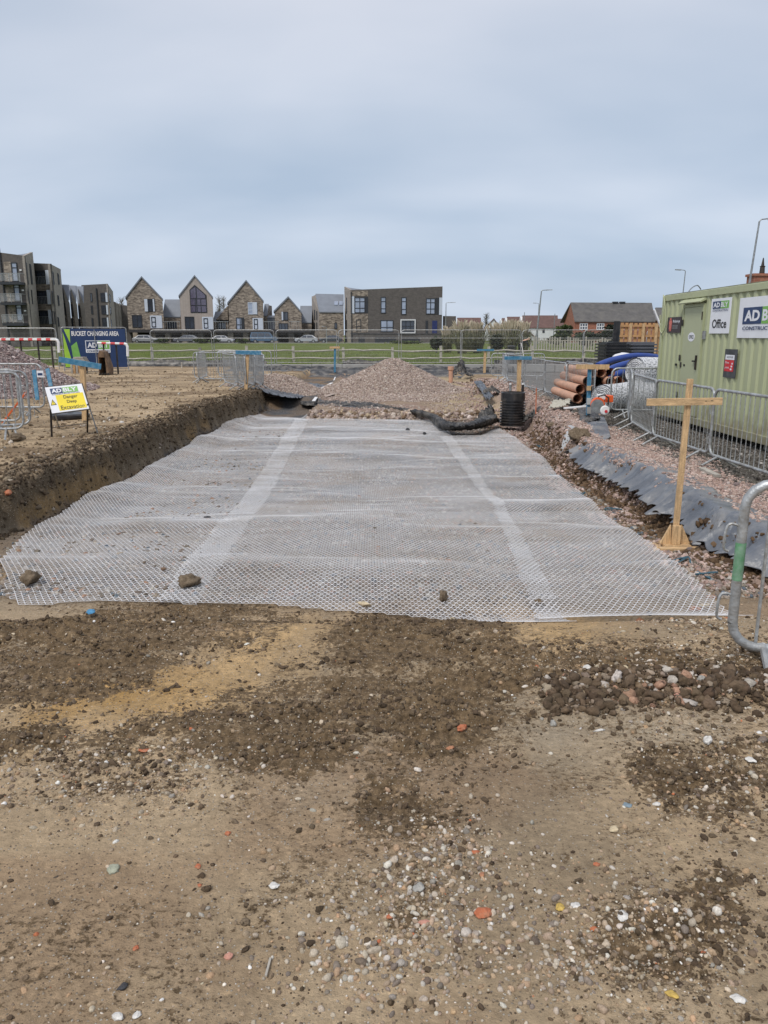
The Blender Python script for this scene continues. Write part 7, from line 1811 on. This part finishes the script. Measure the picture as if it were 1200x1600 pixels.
for y_ in (Yn + .6, 9.6, 12.2, 14.6, Yf_ - .5): mb = MB(); mb.box(XC + .1, XC + .5, y_, y_ + .3, -.3, zc0 - .004); mb.build('bearer', m_woodold, cb); 
mb = MB(); mb.box(XC + .6, XC + .64, Yn, Yf_, -.3, zc0 - .01); mb.build('skirt', m_rust, cb)
# grime line of mud and leaves on the bottom rail
def crect(x0, y0, x1, y1): return fc.rect(x0, y0, x1, y1)
u0, _ = fc.uz(1071.5, 480); u1, _ = fc.uz(1100, 480); zt = fc.uz(1085, 480)[1]
u0, u1 = min(u0, u1), max(u0, u1); zd = zc0 + .16
mb = MB(); fc.box(mb, u0, u1, zd, zt, -.03, .015); dr = mb.build('door', m_cont2, cb, bevel=.008)
mb = MB()
for q in ((u0 - .06, u0 - .004, zd, zt + .06), (u1 + .004, u1 + .06, zd, zt + .06), (u0, u1, zt + .004, zt + .06)): fc.box(mb, *q, -.03, .028)
mb.build('door_frame', m_cont, cb)
mb = MB(); fc.box(mb, u0 - .004, u0 + .012, zd, zt, .0155, .018); fc.box(mb, u0 - .05, u0 - .03, zt - .25, zt - .1, .03, .045); mb.build('door_gap', m_rust, dr)
mb = MB(); mb.prism([fc.P(u0 - .1, zt + .16, 0), fc.P(u0 - .1, zt + .16, .02), fc.P(u0 - .1, zt + .09, .13), fc.P(u0 - .1, zt + .07, .12), fc.P(u0 - .1, zt + .12, 0)], fc.d * (u1 - u0 + .2)); mb.build('door_hood', m_cont, cb)
uz = fc.uz(1086, 570)
um, zm = fc.uz(1087, 568); mb = MB(); fc.box(mb, u0 + .07, u0 + .10, zm - .12, zm + .16, .018, .05); fc.box(mb, u0 + .09, u0 + .22, zm + .03, zm + .06, .03, .06); mb.build('door_handle', m_rust, dr)
for y_ in (zt - .35, (zt + zd) / 2, zd + .3): mb = MB(); fc.box(mb, u1 - .02, u1 + .05, y_, y_ + .12, .029, .042); mb.build('hinge', m_rust, dr)
a = crect(1072, 560, 1074.5, 572); 
for (x0, y0, x1, y1) in ((1056, 568, 1059.3, 571.3), (1069, 569, 1071.5, 572)): mb = MB(); fc.box(mb, *crect(x0, y0, x1, y1), .017, .022); mb.build('vent_hole', m_black, cb)
mb = MB(); fc.box(mb, *crect(1064.2, 566, 1066, 574), .017, .03); mb.build('latch', m_rust, cb)
mb = MB(); fc.box(mb, *crect(1099.5, 517, 1103.5, 530), .005, .03); mb.build('switch_box', m_galv, cb)
def ctext(t, m_, u, z, w_, h_, par, o, bold=.01): text_mesh(t, m_, fc.P(u + w_, z, o), -fc.d, (0, 0, 1), w_, h_, 'lettering', par, 0, bold, 0, fc.n)
# round office sign on the door
uc, zc = fc.uz(1081.5, 526.5); mb = MB(); pts = [fc.P(uc + .17 * math.cos(t), zc + .09 * math.sin(t), .016) for t in np.linspace(0, 2 * PI, 21)[:-1]]; mb.prism(pts, fc.n * .003); mb.build('door_plate', m_white_sign, dr); ctext('OFFICE', m_print, uc - .12, zc - .035, .24, .07, dr, .021, .02)
# dark safety board
sb_ = thing('safety_board', 'small dark site board with red figure and white writing left of the cabin door', 'sign', tuple(fc.P(*fc.uz(1054, 508), .02)))
r_ = crect(1043.5, 495.5, 1064.5, 520); mb = MB(); fc.box(mb, *r_, .004, .012); mb.build('board', mat('dark_brown_print', (.045, .03, .035), .4), sb_); w_ = r_[1] - r_[0]; h_ = r_[3] - r_[2]
def cb_box(par, r_, a, b, c, d, m_, o, nm='print_block'):  # a,b from the left as seen, c,d upwards
    u1_ = r_[1] - a * (r_[1] - r_[0]); u0_ = r_[1] - b * (r_[1] - r_[0]); H_ = r_[3] - r_[2]; mb = MB(); fc.box(mb, u0_, u1_, r_[2] + c * H_, r_[2] + d * H_, o, o + .002); return mb.build(nm, m_, par)
m_salmon = mat('salmon_print', (.6, .16, .13), .5)
for q in ((.16, .34, .25, .80), (.20, .30, .82, .94), (.14, .36, .58, .70), (.18, .24, .1, .25), (.27, .33, .1, .25)): cb_box(sb_, r_, *q, m_salmon, .014 + .001 * q[0])
ctext('Ridumqe', m_white_sign, r_[1] - .93 * w_, r_[2] + .60 * h_, .5 * w_, .22 * h_, sb_, .015, .02)
for c_ in (.28, .36, .44): cb_box(sb_, r_, .42, .80, c_, c_ + .03, m_galv, .014)
# office board
ob_ = thing('office_board', 'white board on the cabin reading Office under the company logo', 'sign', tuple(fc.P(*fc.uz(1127, 500), .02)))
r_ = list(crect(1111, 466, 1142, 521)); w_ = r_[1] - r_[0]; h_ = r_[3] - r_[2]; mb = MB(); fc.box(mb, *r_, .004, .012); mb.build('board', m_white_sign, ob_)
logo(ob_, fc, r_[0] + .10 * w_, r_[2] + .62 * h_, .80 * w_, .30 * h_, .012, False, True)
ctext('Office', m_print, r_[1] - .86 * w_, r_[2] + .15 * h_, .72 * w_, .26 * h_, ob_, .016, .02)
# company board
cbd = thing('company_board', 'large white company board cut off by the right edge of the cabin', 'sign', tuple(fc.P(*fc.uz(1185, 495), .02)))
ua, za = fc.uz(1158, 466); _, zb_2 = fc.uz(1158, 528); r_ = [ua - 2.35, ua, zb_2, za]; w_ = 2.35; h_ = za - zb_2; mb = MB(); fc.box(mb, *r_, .004, .012); mb.build('board', m_white_sign, cbd)
ul, zl_ = fc.uz(1164, 480); ur, _z = fc.uz(1190.5, 505); lw_ = (ul - ur) / .5; zq = fc.uz(1164, 516.5)[1]
logo(cbd, fc, ul - lw_, zq - .01, lw_, (zl_ - zq) * 1.0, .012, False, True)
# extinguisher notice
fn = thing('fire_notice', 'dark plate with a red fire point notice taped to the cabin', 'sign', tuple(fc.P(*fc.uz(1142, 568), .02)))
r_ = crect(1132, 545.5, 1151.5, 590.5); w_ = r_[1] - r_[0]; h_ = r_[3] - r_[2]; mb = MB(); fc.box(mb, *r_, .004, .010); mb.build('back_plate', mat('grey_black_tape', (.06, .065, .07), .5, var=.4, vs=8), fn)
cb_box(fn, r_, .08, .80, .22, .62, m_red, .012, 'red_panel'); cb_box(fn, r_, .10, .82, .63, .80, m_white_sign, .012, 'white_panel')
ctext('Fire', m_white_sign, r_[1] - .42 * w_, r_[2] + .49 * h_, .28 * w_, .08 * h_, fn, .016); ctext('point', m_white_sign, r_[1] - .46 * w_, r_[2] + .30 * h_, .32 * w_, .09 * h_, fn, .016)
for k in range(3): cb_box(fn, r_, .55 + .05 * k, .68 + .03 * k, .27 + .10 * k, .33 + .10 * k, m_white_sign, .0145 + .0004 * k, 'flame_mark')
ctext('NOTICE', m_print, r_[1] - .72 * w_, r_[2] + .69 * h_, .5 * w_, .06 * h_, fn, .016)
# cables at the cabin corner and roof
mb = MB(); P_ = [(XC - .03, Yf_ - .05, zc1 + .02), (XC - .05, Yf_ - .25, zc1 - .2), (XC - .04, Yf_ - .35, zc1 - .6), (XC - .04, Yf_ - .22, zc1 - .78), (XC - .04, Yf_ - .05, zc1 - .72), (XC - .04, Yf_ + .03, zc1 - .4)]; P_ = cr1(np.array(P_), 20); mb.tube([Vector(v) for v in P_], .012, 5); o = mb.build('cable', m_cont2); tag(o, 'loop of pale cable hanging at the far top corner of the cabin', 'cable')
mb = MB(); P_ = [atY(*p_) for p_ in ((1075, 457, 16), (1082, 449, 16.2), (1090, 446, 16.4), (1095, 452, 16.6))]; mb.tube([Vector(v) for v in cr1(np.array([tuple(p_) for p_ in P_]), 12)], .012, 5); o = mb.build('cable', m_galvd); tag(o, 'thin looped cable sticking up above the cabin roof', 'cable')
a, b = atY(1022, 484, 22), atY(1036, 520, 22); mb = MB(); mb.beam(b, a, .09, .04); o = mb.build('white_pole', m_white); tag(o, 'slanted white pole leaning behind the cabin corner above the timber fence', 'pole')

# ================================================================== PERSON AND BIN
def skin(name, verts, edges, rad, m_, par, sub=2, root=0):
    me = bpy.data.meshes.new(name); o0 = OFF[par]; me.from_pydata([tuple(Vector(v) - o0) for v in verts], edges, []); o = link_mesh(name, me, m_, par)
    md = o.modifiers.new('skin', 'SKIN'); md.use_smooth_shade = True
    for i, r_ in enumerate(rad): me.skin_vertices[0].data[i].radius = (r_, r_) if not isinstance(r_, tuple) else r_; me.skin_vertices[0].data[i].use_root = (i == root)
    o.modifiers.new('sub', 'SUBSURF').levels = sub; o.modifiers['sub'].render_levels = sub
    return o
pz = atY(817, 547, 66); gz = H(pz.x, 66); bx = pz.x
ps = thing('person', 'person in black clothes with fair hair bending down beyond the barriers', 'person', (bx, 66, gz))
def V3(x, y, z): return (bx + x, 66 + y, gz + z)
m_skin = mat('skin', (.55, .33, .24), .6); m_cl = mat('black_cloth', (.012, .012, .014), .9); m_hair = mat('fair_hair', (.48, .38, .25), .8)
J = {'pel': V3(-.25, 0, .92), 'sp': V3(-.08, -.02, 1.12), 'ch': V3(.14, -.03, 1.26), 'nk': V3(.32, -.04, 1.34), 'hd': V3(.46, -.05, 1.38), 'hd2': V3(.56, -.06, 1.33),
     'hl': V3(-.25, -.11, .88), 'kl': V3(-.16, -.13, .48), 'al': V3(-.24, -.13, .08), 'fl': V3(-.05, -.14, .04), 'hr': V3(-.25, .11, .88), 'kr': V3(-.30, .14, .47), 'ar': V3(-.42, .14, .08), 'fr': V3(-.24, .14, .04),
     'sl': V3(.20, -.20, 1.22), 'el': V3(.34, -.26, .95), 'wl': V3(.52, -.24, .74), 'gl': V3(.57, -.24, .67), 'sr': V3(.20, .16, 1.22), 'er': V3(.40, .20, .97), 'wr': V3(.58, .16, .78), 'gr': V3(.63, .15, .71)}
ks = list(J); E_ = [('pel', 'sp'), ('sp', 'ch'), ('ch', 'nk'), ('nk', 'hd'), ('hd', 'hd2'), ('pel', 'hl'), ('hl', 'kl'), ('kl', 'al'), ('al', 'fl'), ('pel', 'hr'), ('hr', 'kr'), ('kr', 'ar'), ('ar', 'fr'), ('ch', 'sl'), ('sl', 'el'), ('el', 'wl'), ('wl', 'gl'), ('ch', 'sr'), ('sr', 'er'), ('er', 'wr'), ('wr', 'gr')]
R_ = {'pel': .13, 'sp': .12, 'ch': .14, 'nk': .055, 'hd': .095, 'hd2': .085, 'hl': .09, 'kl': .06, 'al': .042, 'fl': .035, 'hr': .09, 'kr': .06, 'ar': .042, 'fr': .035, 'sl': .06, 'el': .042, 'wl': .028, 'gl': .035, 'sr': .06, 'er': .042, 'wr': .028, 'gr': .035}
skin('body', [J[k_] for k_ in ks], [(ks.index(a), ks.index(b)) for a, b in E_], [R_[k_] for k_ in ks], m_skin, ps)
def sub(keys, pairs, add_, m_, nm): skin(nm, [J[k_] for k_ in keys], [(keys.index(a), keys.index(b)) for a, b in pairs], [R_[k_] + add_ for k_ in keys], m_, ps)
sub(['pel', 'sp', 'ch', 'sl', 'el', 'wl', 'sr', 'er', 'wr'], [('pel', 'sp'), ('sp', 'ch'), ('ch', 'sl'), ('sl', 'el'), ('el', 'wl'), ('ch', 'sr'), ('sr', 'er'), ('er', 'wr')], .025, m_cl, 'jacket')
sub(['pel', 'hl', 'kl', 'al', 'hr', 'kr', 'ar'], [('pel', 'hl'), ('hl', 'kl'), ('kl', 'al'), ('pel', 'hr'), ('hr', 'kr'), ('kr', 'ar')], .028, m_cl, 'trousers')
sub(['al', 'fl'], [('al', 'fl')], .018, m_rust, 'boot'); sub(['ar', 'fr'], [('ar', 'fr')], .018, m_rust, 'boot')
skin('hair', [V3(.38, -.05, 1.43), V3(.50, -.06, 1.45), V3(.56, -.07, 1.40)], [(0, 1), (1, 2)], [.085, .085, .06], m_hair, ps)
q = atY(798.5, 549, 58); g2 = H(q.x, 58); zt = atY(798.5, 539.5, 58).z
bn2 = thing('litter_bin', 'black round litter bin left of the crouching person', 'bin', (q.x, 58, g2)); mb = MB(); mb.lathe([(.22, 0), (.26, .1), (.27, zt - g2 - .12), (.24, zt - g2 - .12)], 16, (q.x, 58, g2)); mb.build('drum', m_blk, bn2); mb = MB(); mb.lathe([(0, 0), (.30, 0), (.30, .05), (.2, .12), (0, .13)], 16, (q.x, 58, zt - .13)); mb.build('lid', m_blk, bn2)
a, b = atY(814.5, 535, 60), atY(821, 566, 43); mb = MB(); mb.beam(atY(814.5, 536, 44), (atY(820, 566, 44)), .035, .035); o = mb.build('white_stake', m_white); tag(o, 'thin white stake leaning before the crouching person', 'stake')
a, b = atY(391, 566, 42), atY(407.5, 555.5, 42); mb = MB(); mb.box(a.x, b.x, 42, 42.5, a.z, b.z); mb.box(a.x + .05, b.x - .05, 42.05, 42.45, -.1, a.z - .002); o = mb.build('black_crate', m_blk, bevel=.03); tag(o, 'black plastic crate beside the blue survey board, before the rail fence', 'crate')
for px, yt, yb, lab in ((284, 566, 578, 'short bare stake at the field edge, left of the loose barriers'), (911, 556, 580, 'thin grey stake behind the right row of barriers')):
    a, b = atY(px, yt, 41.5), atY(px, yb, 41.5); mb = MB(); mb.beam((b.x, b.y, -.05), a, .06, .04); o = mb.build('wooden_stake', m_woodold); tag(o, lab, 'stake')

# ================================================================== RUBBLE LYING ABOUT
CM = {}
def cm(nm, c, **k):
    if nm not in CM: CM[nm] = mat(nm, c, .9, var=.25, vs=40, bump=.6, bs=90, **k)
    return CM[nm]
W1 = lambda: cm('white_limestone', (.66, .64, .60)); O1 = lambda: cm('orange_brick', (.50, .155, .07), dirt=(.30, .2, .13), ds=35, da=.7); G1 = lambda: cm('grey_stone', (.36, .35, .32)); CL = lambda: cm('clod_soil', (.13, .095, .06), dirt=(.27, .21, .145), ds=30, da=.8)
PK = lambda: cm('pink_brick', (.55, .28, .21)); CR = lambda: cm('cream_stone', (.58, .48, .32)); BL_ = lambda: cm('blue_slate', (.20, .26, .30)); DK = lambda: cm('dark_flint', (.05, .05, .055)); YE = lambda: cm('yellow_stone', (.55, .38, .10)); TC = lambda: cm('terracotta_shard', (.42, .20, .11))
BRN = lambda: cm('brown_rock', (.22, .14, .09), dirt=(.1, .07, .05), ds=20, da=.6)
items = [
 (917, 1052, 15, W1, .6, 'crumpled white scrap on the clod ridge, left of the pale pink stone', 'plastic_scrap', 'scrap'), (975, 1063, 13, CR, .8, 'pale pinkish angular stone standing on the clod ridge', 'stone', 'stone'),
 (977, 1097, 12, G1, .8, 'pale grey stone just below the clod ridge', 'stone', 'stone'), (865, 1131, 12, G1, .9, 'grey stone at the left end of the shallow rut edge', 'stone', 'stone'),
 (936, 1140, 15, W1, .25, 'thin white shard lying just under the rut edge', 'plastic_shard', 'shard'), (1105, 1164, 15, W1, .9, 'blocky white stone on bare ground right of centre', 'stone', 'stone'),
 (721, 1145, 22, O1, .5, 'bright orange brick lump in the dark churned soil', 'brick_fragment', 'brick fragment'), (704, 1172, 18, TC, .35, 'flat reddish brick piece just below the bright orange lump', 'brick_fragment', 'brick fragment'),
 (1160, 1178, 9, O1, .5, 'small orange brick chip near the right edge by crushed plaster', 'brick_fragment', 'brick fragment'), (1172, 1193, 17, W1, .2, 'flat patch of crushed white plaster near the right edge', 'plaster_fragment', 'plaster'),
 (1096, 1075, 16, G1, .7, 'rounded grey cobble on the clod ridge, near the barrier foot', 'stone', 'stone'), (1057, 1096, 13, PK, .6, 'salmon coloured stone below the clod ridge', 'stone', 'stone'),
 (980, 1257, 15, BL_, .25, 'flat blue-grey slate chip right of centre', 'slate_chip', 'stone'), (1026, 1254, 12, W1, .4, 'white chip just right of the blue-grey slate', 'stone', 'stone'),
 (999, 967, 18, TC, .5, 'brown half brick weighing down the mesh near its right corner', 'brick_fragment', 'brick fragment'), (1015, 966, 10, DK, .7, 'small dark block beside the brown half brick on the mesh edge', 'stone', 'stone'),
 (1084, 960, 22, TC, .35, 'long terracotta shard on the right tip of the mesh', 'brick_fragment', 'brick fragment'), (1099, 954, 15, CR, .35, 'tan shard behind the long terracotta one on the mesh tip', 'stone', 'stone'),
 (841, 952, 19, CL, .6, 'dark soil clod on the mesh overlap at its front edge', 'soil_clod', 'clod'), (830, 938, 5, CL, .8, 'tiny clod just behind the dark one on the mesh overlap', 'soil_clod', 'clod'), (693, 946, 16, CL, 1.2, 'upright brown clod on the middle of the mesh edge', 'soil_clod', 'clod'),
 (570, 952, 20, CR, .35, 'pale flat stone on the mesh edge left of the upright clod', 'stone', 'stone'), (48, 916, 32, CL, .75, 'large dark clod on the front left corner of the mesh', 'soil_clod', 'clod'), (295, 920, 34, CL, .6, 'big brown rock at the front of the left mesh overlap', 'rock', 'rock'),
 (257, 896, 10, BRN, .5, 'small brown rock on the mesh, left of the big brown one', 'rock', 'rock'), (142, 964, 17, lambda: cm('blue_scrap', (.08, .26, .45)), .3, 'blue plastic scrap on the orange sand by the mesh edge', 'plastic_scrap', 'scrap'), (226, 885, 6, CL, .5, 'tiny clod on the left mesh sheet', 'soil_clod', 'clod'),
 (324, 813, 10, DK, .3, 'short dark stick-like clod on the left mesh sheet', 'soil_clod', 'clod'), (637, 675, 9, DK, .6, 'dark clod on the far end of the middle mesh sheet', 'soil_clod', 'clod'), (663, 681, 8, DK, .6, 'second dark clod on the far end of the mesh, right of the first', 'soil_clod', 'clod'),
 (356, 1302, 13, O1, .4, 'orange brick chip on smooth ground left of centre', 'brick_fragment', 'brick fragment'), (178, 1362, 24, lambda: cm('green_grey_stone', (.36, .37, .28)), .3, 'flat grey-green stone set in the ground at the left', 'stone', 'stone'),
 (310, 1356, 14, O1, .15, 'crushed orange brick smear left of centre', 'brick_fragment', 'brick fragment'), (312, 1387, 10, O1, .3, 'small orange chip below the crushed smear', 'brick_fragment', 'brick fragment'), (428, 1385, 18, W1, .2, 'white plaster crumb left of the pebble patch', 'plaster_fragment', 'plaster'),
 (357, 1497, 15, PK, .6, 'rounded mauve pebble on open ground, lower left', 'pebble', 'pebble'), (192, 1543, 18, DK, .3, 'blue-black flat stone at the lower left', 'stone', 'stone'), (185, 1592, 20, W1, .5, 'white chalk lump at the bottom edge, left', 'stone', 'stone'), (214, 1588, 15, W1, .4, 'thin white flint beside the chalk lump at the bottom edge', 'stone', 'stone'),
 (212, 1483, 14, O1, .3, 'orange brick chip at the lower left', 'brick_fragment', 'brick fragment'), (654, 1391, 25, G1, .35, 'pale flat stone at the left of the pebble patch', 'stone', 'stone'), (662, 1444, 22, PK, .4, 'salmon pink brick piece in the pebble patch', 'brick_fragment', 'brick fragment'),
 (755, 1428, 34, O1, .35, 'large broken orange brick right of the pebble patch', 'brick_fragment', 'brick fragment'), (610, 1432, 17, O1, .3, 'dull orange brick piece at the left of the pebble patch', 'brick_fragment', 'brick fragment'), (972, 1439, 24, W1, .12, 'white plaster splat on smooth ground, lower right', 'plaster_fragment', 'plaster'),
 (899, 1416, 17, W1, .25, 'white chip right of the cream stone', 'stone', 'stone'), (875, 1420, 19, YE, .25, 'flat cream-yellow stone left of the white chip', 'stone', 'stone'), (932, 1352, 14, O1, .3, 'orange brick chip on smooth ground right of centre', 'brick_fragment', 'brick fragment'),
 (1152, 1563, 24, W1, .3, 'flat white stone at the lower right', 'stone', 'stone'), (1050, 1557, 20, YE, .3, 'yellow stone left of the flat white one', 'stone', 'stone'), (960, 1297, 17, CR, .5, 'pale pinkish stone above the smooth ground', 'stone', 'stone'),
 (743, 1332, 14, O1, .45, 'orange brick chip at the top of the pebble patch', 'brick_fragment', 'brick fragment'), (753, 1367, 13, TC, .4, 'reddish chip at the right side of the pebble patch', 'brick_fragment', 'brick fragment'), (225, 1168, 22, O1, .1, 'crushed orange brick stain in the dark band at the left', 'brick_fragment', 'brick fragment'),
 (430, 575, 0, None, 0, '', '', '')]
for i, (px, py, sz, mf, sq, lab, nm, ct) in enumerate(items):
    if not mf: continue
    p = hit(px, py); p.z = H(p.x, p.y) if p.y < 5.3 else p.z + .035
    dep = p.y * math.cos(PITCH) + (CZ - p.z) * math.sin(PITCH); r_ = sz * .52 * dep / F
    st_ = (1.25, .35) if 'shard' in nm or 'stick' in lab else (1.2, .6) if 'long' in lab else (1.0, .75)
    o = lump(nm, p, r_ * (.85 if 'brick' in nm else 1), mf(), 900 + i, max(sq, .15), None, .75 if mf is not CL else 1.2, sub=3 if sz > 11 else 2, stretch=st_, sink=.2, rz=(.2 if st_[0] > 1.1 else None))
    tag(o, lab, ct)
o = lump('brick_fragment', hit(12, 771), .055, O1(), 77, .6); tag(o, 'red brick lump on the lip of the cut at the left edge', 'brick fragment')
mb = MB(); p = hit(419, 1515); mb.beam((p.x - .002, p.y - .03, p.z + .008), (p.x + .002, p.y + .032, p.z + .008), .006, .004); o = mb.build('wood_splinter', m_woodold); tag(o, 'pale wood splinter on the ground at the bottom centre left', 'splinter')
# blue twine and plastic scraps in the ditch
for i, (px, py) in enumerate(((845, 700), (868, 745), (905, 775), (962, 800), (1062, 880), (1105, 905))):
    p = hit(px, py); mb = MB(); rr = random.Random(i); P_ = [(p.x + rr.uniform(-.12, .12), p.y + rr.uniform(-.12, .12), p.z + rr.uniform(.01, .05)) for _ in range(7)]
    mb.tube([Vector(v) for v in cr1(np.array(P_), 20)], .008, 4); o = mb.build('netting_scrap', cm('blue_twine', (.06, .13, .17))); tag(o, ['tangle of dark blue netting beside the brown spoil, nearest the chamber', 'tangle of dark blue netting in the ditch, second from the chamber', 'tangle of dark blue netting level with the start of the draped sheet', 'tangle of dark blue netting in the ditch left of the timber cross', 'tangle of dark blue netting just below the timber cross base', 'tangle of dark blue netting nearest the right edge barrier'][i], 'netting', 'netting scraps in the ditch')
# rocks of brown spoil by the flap of sheet
for px, py, s_, lab in ((905, 690, .20, 'large brown earth lump under the dark flap of sheet'), (862, 672, .14, 'brown earth lump right of the black chamber'), (25, 690, .16, 'loose brown clod heap below the nearest left barrier')):
    o = lump('earth_lump', hit(px, py), s_, CL(), int(px), .55, None, 1.0, sub=4); tag(o, lab, 'earth lump')
